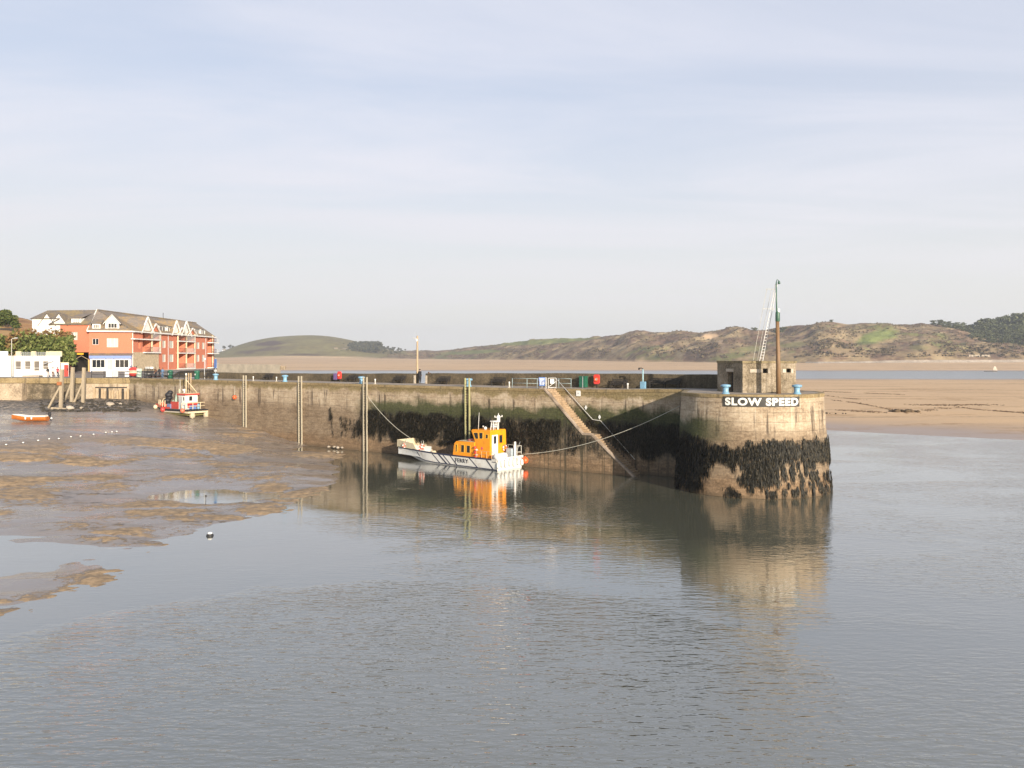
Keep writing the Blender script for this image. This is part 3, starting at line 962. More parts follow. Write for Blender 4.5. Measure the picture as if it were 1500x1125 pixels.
def wallgrid(mb, s0, s1, top, out=0.0, ds=.5, nz=20, zb=-1.5, u_off=0.0):
    nu = max(2, int(abs(s1 - s0) / ds) + 1)

    def fn(i, j):
        s = s0 + (s1 - s0) * i / (nu - 1)
        zt = top(s); z = zb + (zt - zb) * j / (nz - 1)
        p = wp(s, z, out)
        e = 0 if (i in (0, nu - 1) or j == nz - 1) else (mnoise.noise((s * .6, z * .9, 2.2)) * .07 + mnoise.noise((s * 2.1, z * 2.3, 7.7)) * .04)
        return loc(p + WN * (e + .05 * (1 - j / (nz - 1))))

    def uvf(i, j):
        s = s0 + (s1 - s0) * i / (nu - 1); zt = top(s)
        return (s + u_off, zb + (zt - zb) * j / (nz - 1))
    mb.grid(nu, nz, fn, uvfn=uvf, flip=True)


# stair geometry: top at deck, half landing, foot in the water
SA, SB, SC_, SD = S_STAIR_TOP, None, None, None
SB = s_of_px(853) ; SC_ = s_of_px(866); SD = s_of_px(930)
Z_LAND = 3.75; Z_FOOT = -.25
# shift for the sloping view of the landing which lies low on the wall: solve for s along the plane is independent of z


def string_z(s):
    """top of the outer stair wall"""
    if s >= SA: return DECKZ
    if s >= SB: return Z_LAND + .10 + (DECKZ - Z_LAND - .10) * (s - SB) / (SA - SB)
    if s >= SC_: return Z_LAND + .10
    return Z_FOOT + .1 + (Z_LAND - Z_FOOT) * (s - SD) / (SC_ - SD)


face = MB()
wallgrid(face, SA, S_END, lambda s: DECKZ - .28, ds=.5, nz=24)
wallgrid(face, SD, SA, lambda s: min(DECKZ - .28, string_z(s)), ds=.35, nz=16)
# inner plane behind the stairs and on to the head
S_IN = -1.0
wallgrid(face, S_IN, SA + .15, lambda s: deck_z(s) - .28, out=-INSET, ds=.4, nz=22)
# facet from inner plane to the head
pa, pb = wp(S_IN, 0, -INSET), head_pt(TH0, 0)


def facet(i, j):
    z = -1.5 + (HEADZ - .28 + 1.5) * j / 20
    a, b = wp(S_IN, z, -INSET), head_pt(TH0, z)
    return loc(a.lerp(b, i / 12))


face.grid(13, 21, facet, uvfn=lambda i, j: (-1.0 - i * .5, -1.5 + (HEADZ - .28 + 1.5) * j / 20))
nth = 64
face.grid(nth, 24, lambda i, j: loc(head_pt(TH0 + (TH1 - TH0) * i / (nth - 1), -1.5 + (HEADZ - .28 + 1.5) * j / 23,
          0 if j == 23 else mnoise.noise((i * .5, j * .5, 4.0)) * .06)),
          uvfn=lambda i, j: (-7.0 - (TH1 - TH0) * 6.6 * i / (nth - 1), -1.5 + (HEADZ - .28 + 1.5) * j / 23))
obj('pier_wall', face, MATS['pier_wall'], pier, smooth=True)

# coping course, proud of the wall, rounded edge
cop = MB()


def coping_strip(pts_in, nrm_fn, zf):
    prof = [(-.02, -.30), (.07, -.30), (.09, -.05), (.05, 0.0), (-.45, .012)]
    n_ = len(pts_in)
    cop.grid(n_, len(prof), lambda i, j: loc(Vector((pts_in[i].x, pts_in[i].y, 0)) + nrm_fn(i) * (prof[j][0] + random.uniform(-.012, .012)) + Vector((0, 0, zf(i) + prof[j][1]))), flip=True)


ss = np.arange(SA, S_END, 1.2)
coping_strip([wp(s) for s in ss], lambda i: WN, lambda i: DECKZ)
ss2 = np.arange(S_IN, SA + .3, .8)
coping_strip([wp(s, 0, -INSET) for s in ss2], lambda i: WN, lambda i: deck_z(ss2[i]))
ths = np.linspace(TH0, TH1, 50)
fa, fb = wp(S_IN, 0, -INSET), head_pt(TH0, HEADZ)
fn_ = Vector((-(fb - fa).y, (fb - fa).x, 0)).normalized(); fn_ = fn_ if fn_.x < 0 else -fn_
coping_strip([Vector((fa.x, fa.y, 0)).lerp(Vector((fb.x, fb.y, 0)), t) for t in (1, .66, .33, 0)], lambda i: fn_, lambda i: HEADZ)
coping_strip([head_pt(t, HEADZ) for t in ths[::-1]], lambda i: Vector((math.cos(ths[::-1][i]), math.sin(ths[::-1][i]), 0)), lambda i: HEADZ)
obj('coping', cop, MATS['coping'], pier, smooth=False)

# deck
WIDTH = 5.95


def par_pt(s, z=0.0, out=0.0): return wp(s, z, -WIDTH + out)


dk = MB()
sd_ = np.arange(S_IN, S_END + 6, 1.5)
dk.grid(len(sd_), 5, lambda i, j: loc(Vector(wp(sd_[i], 0, -INSET - .42)).lerp(par_pt(sd_[i], 0, .0), j / 4) + Vector((0, 0, deck_z(sd_[i]) + .006 + .015 * mnoise.noise((sd_[i] * .5, j, 1)))) ))
dk.grid(len(np.arange(SA, S_END, 1.5)), 2, lambda i, j: loc(wp(SA + i * 1.5, DECKZ + .006, -.40 if j == 0 else -INSET - .42)))
# head disc
cen = Vector((HC.x, HC.y, HEADZ + .004))
inner = [head_pt(t, HEADZ, -.42) for t in ths] ; inner = [Vector((p.x, p.y, HEADZ + .004)) for p in inner]
ring = [Vector((*par_pt(S_IN - 12).xy, HEADZ + .004)), Vector((*par_pt(S_IN).xy, HEADZ + .004)), Vector((*wp(S_IN, 0, -INSET - .42).xy, HEADZ + .004))] + inner
vs = [loc(cen)] + [loc(p) for p in ring]
dk.add(vs, [(0, i, i % (len(vs) - 1) + 1) for i in range(1, len(vs))])
obj('deck', dk, MATS['deck'], pier)

# parapet: low wall along the seaward side, a gap where people pass to the steps outside
S_PAR0, S_PAR1 = s_of_px(1050) - 3.2, 82.0


def par_top(s): return 9.90 - .62 * sstep(0, 75, s) - .02 * math.sin(s * .7)


GAP = None
kx = lambda x: (lambda k: (k * par_pt(0).y - par_pt(0).x) / (WU.x - k * WU.y))((x - CX) / F)
PGA, PGB = kx(623.5), kx(609)
pp = MB(); TK = .55
segs = []
sa = kx(1056)
for s0, s1 in ((sa, PGA), (PGB, kx(285))):
    n_ = max(2, int((s1 - s0) / 1.5))
    prof = [(0, -.2, 0), (0.02, 1, -.06), (-.05, 1, 0), (-TK + .05, 1, 0.0), (-TK, 1, -.06), (-TK - .4, -9, 0)]

    def pf(i, j, s0=s0, s1=s1, n_=n_):
        s = s0 + (s1 - s0) * i / (n_ - 1)
        o_, zz, dz = prof[j]
        z = par_top(s) + dz if zz == 1 else deck_z(s) + zz
        return loc(par_pt(s, z, o_ + (.03 * mnoise.noise((s, j, 3)) if j < 5 else 0)) + Vector((0, 0, .02 * mnoise.noise((s * 1.3, j, 8)))))
    pp.grid(n_, 6, pf, flip=True)
    for i, fl in ((0, 1), (n_ - 1, 0)):
        q = [pf(i, j) for j in range(6)]
        pp.add(q, [(0, 1, 2, 3, 4, 5)])
pp.quad(loc(par_pt(PGA, DECKZ, -.02)), loc(par_pt(PGB, DECKZ, -.02)), loc(par_pt(PGB, DECKZ, -1.2)), loc(par_pt(PGA, DECKZ, -1.2)))
obj('parapet', pp, MATS['parapet'], pier)
# pale plaster jambs of the gap
for s in (PGA - .14, PGB + .14):
    jb = MB(); jb.box(loc(par_pt(s, DECKZ + .52, -.22)), (.26, .66, 1.04), math.atan2(WU.y, WU.x))
    obj('gap_jamb', jb, MATS['cream_wall'], pier)

# staircase
st = MB()


def flight(s0, z0, s1, z1, n_):
    for i in range(n_):
        sa_ = s0 + (s1 - s0) * i / n_; sb_ = s0 + (s1 - s0) * (i + 1) / n_
        z = z0 + (z1 - z0) * (i + 1) / n_; zt = z0 + (z1 - z0) * i / n_
        a, b = wp(sa_, z, -.24), wp(sa_, z, -INSET + .03); c, d = wp(sb_, z, -.24), wp(sb_, z, -INSET + .03)
        up_a, up_b = Vector((a.x, a.y, zt)), Vector((b.x, b.y, zt))
        st.quad(loc(up_a), loc(up_b), loc(b), loc(a)); st.quad(loc(a), loc(b), loc(d), loc(c))


flight(SA - .1, DECKZ, SB, Z_LAND, 22)
st.quad(loc(wp(SB, Z_LAND, -.24)), loc(wp(SB, Z_LAND, -INSET + .03)), loc(wp(SC_, Z_LAND, -INSET + .03)), loc(wp(SC_, Z_LAND, -.24)))
flight(SC_, Z_LAND, SD, Z_FOOT, 20)
obj('staircase', st, MATS['steps'], pier)
strg = MB()
pts = [SA + .55, SA, SB, SC_, SD]
for i in range(len(pts) - 1):
    a, b = pts[i], pts[i + 1]
    za, zb_ = string_z(a) + .10, string_z(b) + .10
    if i == 0: za = zb_ = DECKZ + .10
    for (o0, o1, e0, e1) in ((.06, -.34, 0, 0), (.06, .06, 0, -.2), (-.34, -.34, 0, -.5)):
        strg.quad(loc(wp(a, za + e0, o0)), loc(wp(b, zb_ + e0, o0)), loc(wp(b, zb_ + e1, o1)), loc(wp(a, za + e1, o1)))
obj('stair_string', strg, MATS['coping'] if False else rubble_mat('string_stone', (.20, .15, .105), (.34, .265, .20), (.45, .37, .30), 1.5), pier)

# ------------------------------------------------------------------ wrack hanging on the walls
POLY = {
    'a': [(985, 622), (1010, 634), (1040, 642), (1062, 648), (1084, 653), (1088, 672), (1075, 678), (1060, 666), (1044, 668), (1037, 690), (1030, 706), (1015, 714), (1000, 708), (985, 704)],
    'b': [(1085, 651), (1110, 644), (1150, 642), (1190, 641), (1214, 639), (1216, 664), (1203, 670), (1196, 690), (1186, 700), (1170, 690), (1155, 698), (1140, 716), (1120, 714), (1100, 706), (1080, 698), (1080, 690), (1095, 690), (1090, 672)],
    'c': [(1160, 688), (1218, 683), (1219, 712), (1200, 724), (1160, 722), (1118, 722), (1116, 706), (1140, 706)],
    'd': [(1060, 711), (1083, 711), (1081, 722), (1062, 722)],
}


def inpoly(x, y, P):
    c = False; j = len(P) - 1
    for i in range(len(P)):
        if (P[i][1] > y) != (P[j][1] > y) and x < (P[j][0] - P[i][0]) * (y - P[i][1]) / (P[j][1] - P[i][1]) + P[i][0]: c = not c
        j = i
    return c


def fronds():
    rs = random.Random(3); V = []; Fc = []

    def frond(p, nrm, L, wd):
        t = Vector((0, 0, 1)).cross(nrm).normalized()
        bend = rs.uniform(.04, .16); sway = rs.uniform(-.12, .12)
        o = len(V)
        for k, (a, b) in enumerate(((0, .5), (.35, 1), (.75, .9), (1, .25))):
            c = p + nrm * (.03 + bend * math.sin(a * 2.2)) + Vector((0, 0, -L * a)) + t * (sway * a * a)
            V.append(c - t * wd * b / 2); V.append(c + t * wd * b / 2 + nrm * rs.uniform(-.03, .05))
        for k in range(3): Fc.append((o + 2 * k, o + 2 * k + 1, o + 2 * k + 3, o + 2 * k + 2))

    n_ = 0
    while n_ < 11000:
        th = rs.uniform(TH0, math.radians(352)); z = rs.uniform(.35, 5.6)
        p = head_pt(th, z, .04); x, y = to_px(p)
        jx, jy = x + mnoise.noise((th * 7, z * 1.6, 1)) * 10, y + mnoise.noise((th * 9, z * 1.6, 5)) * 9 + rs.gauss(0, 2.5)
        k = None
        for q in 'abcd':
            if inpoly(jx, jy - 3, POLY[q]): k = q
        n_ += 1
        if not k: continue
        cl = mnoise.noise((th * 16, z * 2.2, 9))
        if k == 'c' and cl < .18: continue
        if k == 'b' and x > 1140 and y > 668 and cl < .12: continue
        if k in 'ab' and cl < -.30 - .25 * (z - 2) / 2: continue
        frond(p, Vector((math.cos(th), math.sin(th), 0)), rs.uniform(.3, .85), rs.uniform(.035, .085))
    for _ in range(900):         # facet
        t = rs.random(); z = rs.uniform(1.2, 5.2)
        p = wp(S_IN, z, -INSET).lerp(head_pt(TH0, z), t)
        frond(p, fn_, rs.uniform(.3, .8), rs.uniform(.03, .08))
    o = np_mesh('seaweed', V, Fc, MATS['wrack'], smooth=False)
    tag(o, 'black bladder wrack hanging thickly round the rounded pier head', 'seaweed', kind='stuff')
    V.clear(); Fc.clear()
    for _ in range(36000):
        s = rs.uniform(-.5, 47); z = rs.uniform(1.7, 5.3)
        inner_ = s < SA
        if inner_ and s > SD and rs.random() < .75 and z < string_z(s) - .3:
            if rs.random() > ((s - SD) / (SA - SD)) ** 1.5 * .9 or mnoise.noise((s * 1.1, 0, 3)) > .12: continue
            inner_ = False
        elif inner_ and z < string_z(s) + .7 and s > SD: continue
        cl = mnoise.noise((s * .5, z * .5, 4)) + .6 * mnoise.noise((s * 1.6, z * .35, 14))
        edge = min(1, (z - 1.6) / 1.2) * min(1, (5.4 - z) / .9) * min(1, max(0, (44 - s) / 9))
        if cl > edge * .75 - .42 + .5 * rs.random() ** 3: continue
        p = wp(s, z, (-INSET if inner_ else 0) + .05)
        frond(p, WN, rs.uniform(.2, .55), rs.uniform(.02, .05))
    o = np_mesh('seaweed', V, Fc, MATS['wall_wrack'], smooth=False)
    tag(o, 'brown bladder wrack hanging in curtains along the straight pier wall', 'seaweed', kind='stuff')


fronds()
# ================================================================== THINGS ON AND AROUND THE PIER
def plane_s(x, off):
    """s along the pier for a photo column x on the plane off metres out from the harbour face"""
    o = wp(0, 0, off); k = (x - CX) / F
    return (k * o.y - o.x) / (WU.x - k * WU.y)


UZ = math.atan2(WU.y, WU.x)                     # rotation whose local +x runs along the pier (towards the land)
                                                # local -y then ... handled by FACE below
FACE = math.atan2(-WU.y, -WU.x)                 # local +x runs towards the pier head, local -y faces the harbour


_HY = np.arange(36, 134, .25)


def hit_mud(x, y):
    k = (x - CX) / F
    i = (k * _HY - xs[0]); fx = np.interp(k * _HY, xs, np.arange(len(xs))); fy = np.interp(_HY, ysm, np.arange(len(ysm)))
    i0 = np.clip(fx.astype(int), 0, nx - 2); j0 = np.clip(fy.astype(int), 0, ny - 2); a, b = fx - i0, fy - j0
    zm = (MZ[i0, j0] * (1 - a) + MZ[i0 + 1, j0] * a) * (1 - b) + (MZ[i0, j0 + 1] * (1 - a) + MZ[i0 + 1, j0 + 1] * a) * b
    h = np.nonzero(zm >= CAMH - (y - HZ) * _HY / F)[0]
    q = h[0] if len(h) else len(_HY) - 1
    return Vector((k * _HY[q], _HY[q], zm[q]))


# ---------------------------------------------------------------- pillbox
PB = [(18.9, 75.4), (20.1, 71.4), (24.6, 71.0), (25.6, 74.6), (23.6, 78.2), (20.2, 78.8)]
pb = thing('pillbox', 'square grey concrete pillbox with lichen stains at the end of the pier', 'pillbox', (22.2, 74.6, HEADZ))
L_ = lambda p: Vector(p) - Vector((22.2, 74.6, HEADZ))
wl = MB()
PT = 11.12
holes = {0: [(1.75, 2.65, HEADZ + .0, HEADZ + 1.75)], 1: [(1.72, 2.12, 10.22, 10.62), (3.72, 4.08, 10.28, 10.62)]}
for i in range(6):
    a, b = Vector((*PB[i], 0)), Vector((*PB[(i + 1) % 6], 0)); d = b - a
    nr = Vector((d.y, -d.x, 0)).normalized()
    wl.wall(L_((a.x, a.y, HEADZ)), d, nr, d.length, -.05, PT - HEADZ, [(h[0], h[1], h[2] - HEADZ, h[3] - HEADZ) for h in holes.get(i, [])], depth=.45)
obj('wall', wl, MATS['bunker'], pb)
rf = MB(); c_ = Vector((22.2, 74.8, 0))
rf.prism([L_((c_.x + (p[0] - c_.x) * 1.02, c_.y + (p[1] - c_.y) * 1.02, 0))[:2] for p in PB], PT - HEADZ - .02, PT - HEADZ + .16)
obj('roof', rf, rubble_mat('bunker_roof', (.10, .08, .05), (.25, .20, .11), (.36, .29, .17), 1.4), pb)
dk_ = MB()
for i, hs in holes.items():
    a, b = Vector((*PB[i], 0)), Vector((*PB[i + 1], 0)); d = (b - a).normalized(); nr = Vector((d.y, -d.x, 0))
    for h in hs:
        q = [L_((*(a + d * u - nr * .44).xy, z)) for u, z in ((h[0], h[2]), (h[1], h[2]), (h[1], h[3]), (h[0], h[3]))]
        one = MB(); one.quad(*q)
        obj('doorway' if i == 0 else 'embrasure', one, MATS['dark_timber'], pb)  # flat sheet in the dark timber colour stands in for the shade inside
# rendered patches round the embrasures
for u0, u1, z0, z1 in ((.62, 1.66, 10.27, 10.56), (2.16, 2.34, 10.2, 10.64), (3.40, 3.68, 10.26, 10.58), (4.12, 4.3, 10.24, 10.6)):
    a, b = Vector((*PB[1], 0)), Vector((*PB[2], 0)); d = (b - a).normalized(); nr = Vector((d.y, -d.x, 0))
    m_ = MB(); m_.bar(L_((*(a + d * u0 + nr * .015).xy, (z0 + z1) / 2)), L_((*(a + d * u1 + nr * .015).xy, (z0 + z1) / 2)), .06, z1 - z0)
    obj('render_patch', m_, MATS['cream_wall'], pb)
a, b = Vector((*PB[0], 0)), Vector((*PB[1], 0)); d = (b - a).normalized(); nr = Vector((d.y, -d.x, 0))
m_ = MB(); m_.bar(L_((*(a + d * 1.6 + nr * .03).xy, HEADZ + 1.95)), L_((*(a + d * 2.8 + nr * .03).xy, HEADZ + 1.95)), .1, .26)
obj('door_lintel', m_, MATS['cream_wall'], pb)

# ---------------------------------------------------------------- mast with a green topmast, and the ladder frame
mb_ = at(1140.5, 577, HEADZ)
mast = thing('mast', 'tall timber mast with slim green topmast in front of the pillbox', 'mast', mb_)
ppm = F / mb_.y
zpx = lambda y: CAMH - (y - HZ) * mb_.y / F - HEADZ
m = MB(); m.tube([(0, 0, -.05), (-.03, 0, zpx(530)), (-.10, 0, zpx(470))], [.20, .185, .15], 14); obj('post', m, MATS['mast_timber'], mast, True)
m = MB(); m.tube([(-.16, -.05, zpx(474)), (-.20, -.05, zpx(440)), (-.21, -.05, zpx(413))], [.065, .06, .045], 8)
obj('topmast', m, MATS['green_metal'], mast, True)
m = MB(); m.lathe([(.16, 0), (.19, .05), (.19, .75), (.14, .85)], (-.08, 0, zpx(471)), 12); obj('mast_band', m, MATS['green_metal'], mast, True)
m = MB(); m.lathe([(.09, 0), (.12, .04), (.12, .26), (.05, .34)], (-.03, -.05, zpx(458)), 10); obj('lamp', m, MATS['sign_white'], mast, True)
m = MB(); m.tube([(-.21, -.05, zpx(414)), (-.14, -.05, zpx(409.5)), (0.0, -.05, zpx(411))], .035, 6); m.lathe([(.05, 0), (.11, -.12), (.11, -.25), (.03, -.28)][::-1], (.02, -.05, zpx(411.5)), 8)
obj('masthead_light', m, MATS['green_metal'], mast, True)
m = MB(); m.bar((-1.0, .3, zpx(423)), (-.15, 0, zpx(423.6)), .04); obj('crosstree', m, MATS['galvanised'], mast)
m = MB(); m.bar((-1.28, .3, zpx(452)), (-.3, 0, zpx(452.6)), .04); obj('crosstree', m, MATS['galvanised'], mast)
for x0, x1, y0, y1 in ((1125, 1117.6, 423, 484), (1131.5, 1124, 424, 484)):
    m = MB(); m.tube([((x0 - 1140.5) / ppm, .3, zpx(y0)), ((x1 - 1140.5) / ppm, 1.2, zpx(y1)), ((x1 - 1140.5 - 5) / ppm, 1.8, zpx(y1 + 44))], .018, 5)
    obj('stay', m, MATS['galvanised'], mast)
lad = thing('mast_ladder', 'tall narrow white ladder leaning from the pillbox roof to the green topmast', 'ladder', (mb_.x, mb_.y + 1.2, PT + .16))
zr = lambda y: CAMH - (y - HZ) * (mb_.y + 1.2) / F - (PT + .16)
pA, pB = Vector(((1119 - 1140.5) / ppm, 0, 0)), Vector(((1136 - 1140.5) / ppm, -1.2, zr(418)))
wv = Vector((.30, .10, 0))
for sgn in (0, 1):
    m = MB(); m.bar(pA + wv * sgn, pB + wv * sgn * .55, .05, .03); obj('stile', m, MATS['white_paint'], lad)
for k in range(1, 26):
    t = k / 26; p = pA.lerp(pB, t); m = MB(); m.bar(p, p + wv * (1 - t * .45), .025); obj('rung', m, MATS['white_paint'], lad)

# ---------------------------------------------------------------- SLOW SPEED board bent round the pier head
sg = thing('speed_sign', 'long black board with white capital letters SLOW SPEED fixed round the pier head', 'sign', head_pt(math.radians(-95.5), 7.93, .06))
SGL = Vector(sg.location)
bd = MB(); f0, f1 = math.radians(-90 - 34), math.radians(-90 + 22.6); nn_ = 40


def sgp(i, j):
    th = f0 + (f1 - f0) * i / (nn_ - 1)
    o_, z = ((.02, 7.515), (.11, 7.515), (.11, 8.335), (.02, 8.335), (.02, 7.515))[j]
    p = head_pt(th, 7.93, o_); p.z = z; return p - SGL


bd.grid(nn_, 5, sgp)
obj('board', bd, MATS['sign_black'], sg)
tv, tf = text_geo('SLOW SPEED', .80, .012, .036, 1.14)
wx = max(abs(v.x) for v in tv)
ymn, ymx = min(v.y for v in tv), max(v.y for v in tv)
lt = MB(); rr = 6.38
lt.add([head_pt(math.radians(-95.7) + v.x / wx * 3.02 / rr, 7.93, .118 + v.z)[:2] + (7.60 + (v.y - ymn) / (ymx - ymn) * .65,) for v in [Vector(q) for q in tv]], tf)
lt.v = [tuple(Vector(v) - SGL) for v in lt.v]
obj('lettering', lt, MATS['letter_white'], sg)

# ---------------------------------------------------------------- bollards
def make_bollard(label, p):
    t = thing('bollard', label, 'bollard', p, 0, 'blue iron bollards along the quay edge')
    m = MB(); m.lathe([(.34, 0), (.34, .06), (.27, .10), (.235, .3), (.245, .58)], (0, 0, 0), 18); obj('shaft', m, MATS['pale_blue_paint'], t, True)
    m = MB(); m.lathe([(.25, .56), (.40, .62), (.43, .70), (.38, .78), (.16, .83)], (0, 0, 0), 18); obj('cap', m, MATS['pale_blue_paint'], t, True)
    return t


def head_at(x, r):
    k = (x - CX) / F; a = 1 + k * k; b = -2 * (k * HC.x + HC.y); c = HC.x ** 2 + HC.y ** 2 - r * r
    Y = (-b - math.sqrt(b * b - 4 * a * c)) / (2 * a); return Vector((k * Y, Y, HEADZ))


b0 = make_bollard('blue mushroom bollard above the left end of the black lettered board', head_at(1063, 5.85))
bh = head_at(1167.5, 5.85); dup(b0, bh, 0.5, 'blue mushroom bollard above the right end of the black lettered board')


def edge_at(x, back):
    s = plane_s(x, -back); return wp(s, DECKZ, -back)


for x, lb in ((686.5, 'blue bollard behind the yellowish ladder beside the orange ferry'), (529.5, 'blue bollard beside the ladder with the long mooring line'),
              (417.5, 'blue bollard on the quay between the first two long ladders'), (316, 'blue bollard at the landward root of the pier below the red flats')):
    dup(b0, edge_at(x, .75), random.uniform(0, 3), lb, (1.05, 1.05, 1.15))

# ---------------------------------------------------------------- long ladders on the wall
def make_ladder(x, ztop, zbot, label, mat, lean=0.0):
    s = plane_s(x, .12); p = wp(s, zbot, .14)
    t = thing('quay_ladder', label, 'ladder', p, FACE, 'long ladders fixed to the pier wall')
    H = ztop - zbot
    for sx in (-.29, .29):
        m = MB(); m.bar((sx + lean, -.12, 0), (sx, -.06, H), .165, .13); obj('stile', m, mat, t)
    k = 0
    while .25 + k * .30 < H - .75:
        z = .25 + k * .30; q = lean * (1 - z / H)
        m = MB(); m.bar((-.24 + q, -.09, z), (.24 + q, -.09, z), .04); obj('rung', m, MATS['black_metal'], t); k += 1
    for z in np.linspace(1.2, H - 1.4, 4):
        for sx in (-.24, .24):
            m = MB(); m.bar((sx + lean * (1 - z / H), -.08, z), (sx + lean * (1 - z / H), .22, z), .05); obj('bracket', m, MATS['black_metal'], t)
    return t


TWG = M('ladder_timber', (.38, .335, .25), .7, .2, 4, .01, stretch=(3, 3, .5))
TWY = M('ladder_mossy', (.36, .34, .17), .7, .25, 3, .01, stretch=(3, 3, .5))
make_ladder(359, 9.1, 1.45, 'pale timber ladder farthest left of the four on the muddy brown wall', TWG, .12)
make_ladder(440, 9.15, -.3, 'pale timber ladder whose foot meets the edge of the mud', TWG, .16)
make_ladder(535.5, 9.2, -.4, 'pale timber ladder with the ferry bow mooring line beside it', TWG, .10)
make_ladder(685, 9.3, -.4, 'yellowish ladder on the wall just left of the ferry wheelhouse', TWY, .15)

# ---------------------------------------------------------------- railings, gate and handrail at the stair head
RAILM = M('rail_paint', (.36, .46, .48), .45, .15, 6)


def rail_run(label, pts, posts, h=1.05, rails=(.52, 1.03), mat=RAILM, r=.03, cat='railing', name='railing'):
    t = thing(name, label, cat, pts[0])
    o = Vector(pts[0]); acc = [Vector(p) - o for p in pts]
    for z in rails:
        for a, b in zip(acc[:-1], acc[1:]):
            m = MB(); m.tube([a + Vector((0, 0, z)), b + Vector((0, 0, z))], r * .8, 6); obj('rail', m, mat, t, True)
    for q in posts:
        m = MB(); m.tube([q - o, q - o + Vector((0, 0, h))], r, 6); obj('post', m, mat, t, True)
    return t


rail_run('grey blue railing left of the blue notice at the stair head', [edge_at(x, 1.0) for x in (750, 788)], [edge_at(x, 1.0) for x in (750.5, 772, 787)])
rail_run('grey blue railing right of the white stair gate', [edge_at(x, 3.0) for x in (815, 837)], [edge_at(x, 3.0) for x in (818.5, 836.5)])
g0, g1 = edge_at(803, .55), edge_at(814.6, .55 + .9)
gt = thing('stair_gate', 'white tubular gate with diagonal brace at the top of the stairs', 'gate', g0)
m = MB(); d = g1 - g0
for a, b in (((0, 0), (0, 1.12)), ((0, 1.12), (1, 1.12)), ((1, 1.12), (1, 0)), ((0, .12), (1, .12))):
    m.tube([d * a[0] + Vector((0, 0, a[1])), d * b[0] + Vector((0, 0, b[1]))], .03, 6)
obj('gate_frame', m, MATS['white_paint'], gt, True)
m = MB(); m.tube([d * .03 + Vector((0, 0, .2)), d * .97 + Vector((0, 0, .75))], .028, 6); obj('brace', m, MATS['white_paint'], gt, True)
m = MB(); m.tube([d * -.28 + Vector((0, 0, -.02)), d * -.28 + Vector((0, 0, 1.2))], .05, 8); obj('gate_post', m, MATS['white_paint'], gt, True)


def panel(name, label, c, w_, h_, rz, mat, cat='sign', post=None, lines=None, lmat=None):
    t = thing(name, label, cat, c, rz)
    m = MB(); m.box((0, 0, 0), (w_, .05, h_)); obj('panel', m, mat, t)
    if post:
        for px_ in post[0]:
            m = MB(); m.bar((px_, .05, -h_ / 2 - post[1]), (px_, .05, h_ / 2 - .05), .06); obj('post', m, MATS['grey_metal'], t)
    if lines:
        m = MB()
        for z, w2 in lines: m.box((0, -.03, z * h_), (w2 * w_, .012, h_ * .055))
        o = obj('printed_lines', m, lmat, t)
    return t


nb_ = edge_at(794, 1.2)
panel('notice_board', 'blue notice board with rows of white print beside the stair gate', nb_ + Vector((0, 0, .72)), .68, .92, FACE * 0, MATS['sign_blue'], post=((0,), .26), lines=[(.33, .8), (.2, .7), (.07, .8), (-.06, .75), (-.19, .8), (-.32, .6)], lmat=MATS['sign_white'])
gs = g0.lerp(g1, .5)
panel('gate_sign', 'small white square sign hung on the stair gate', gs + Vector((0, -.08, .78)), .42, .46, 0, MATS['sign_white'], lines=[(.25, .5), (0, .6), (-.25, .5)], lmat=MATS['red_plastic'])
ws_ = wp(plane_s(847.3, -INSET + .06), CAMH - (577.2 - HZ) * wp(plane_s(847.3, -INSET + .06)).y / F, -INSET + .07)
panel('wall_notice', 'white square notice with grey print on the wall above the stairs', ws_, .52, .58, FACE, MATS['sign_white'], lines=[(0, .45), (.08, .4), (-.08, .4)], lmat=MATS['grey_metal'])
for x, y, lb in ((858.5, 597, 'small white diamond plate on the wall right of the white notice'), (878.5, 611, 'small white diamond plate just above the bend of the handrail')):
    p = wp(plane_s(x, -INSET + .05), 0, -INSET + .07); p.z = CAMH - (y - HZ) * p.y / F
    m = MB(); m.prism([(0, -.25), (.16, 0), (0, .25), (-.16, 0)], 0, .03)
    o = obj('wall_plate', m, MATS['sign_white']); o.rotation_euler = (PI / 2, 0, FACE); o.location = p
    tag(o, lb, 'plate', 'small diamond plates on the stair wall')

HANDR = M('handrail_steel', (.56, .55, .52), .4, .1, 6)
hr = thing('handrail', 'long galvanised handrail following the stairs down the pier wall', 'handrail', wp(SA, DECKZ, -INSET))
hpts = []
for x, y in ((814.5, 554.5), (868, 614.5), (880, 616.5), (930, 673)):
    p = wp(plane_s(x, -INSET + .14), 0, -INSET + .14); p.z = CAMH - (y - HZ) * p.y / F; hpts.append(p - Vector(hr.location))
m = MB(); m.tube(hpts, .04, 8); obj('rail', m, HANDR, hr, True)
for seg, ts in ((0, (.25, .48, .72, .95)), (1, (.5,)), (2, (.3, .65, .98))):
    for t in ts:
        p = hpts[seg].lerp(hpts[seg + 1], t); m = MB(); m.bar(p, p - WN * .14 + Vector((0, 0, -.05)), .05); obj('bracket', m, HANDR, hr)

# ---------------------------------------------------------------- bins, life ring, benches, pump, lamp pole
p = par_pt(kx(858.5), DECKZ, .55)
t = thing('litter_bin', 'large dark green litter bin against the parapet left of the life ring', 'bin', p, FACE)
m = MB(); m.box((0, 0, .62), (.72, .62, 1.14)); obj('body', m, MATS['bin_green'], t)
m = MB(); m.prism([(-.40, -.35), (.40, -.35), (.40, .35), (-.40, .35)], 1.19, 1.27); obj('lid', m, MATS['bin_green'], t)
m = MB(); m.box((.10, -.33, .62), (.05, .05, 1.28)); obj('post', m, MATS['grey_metal'], t)


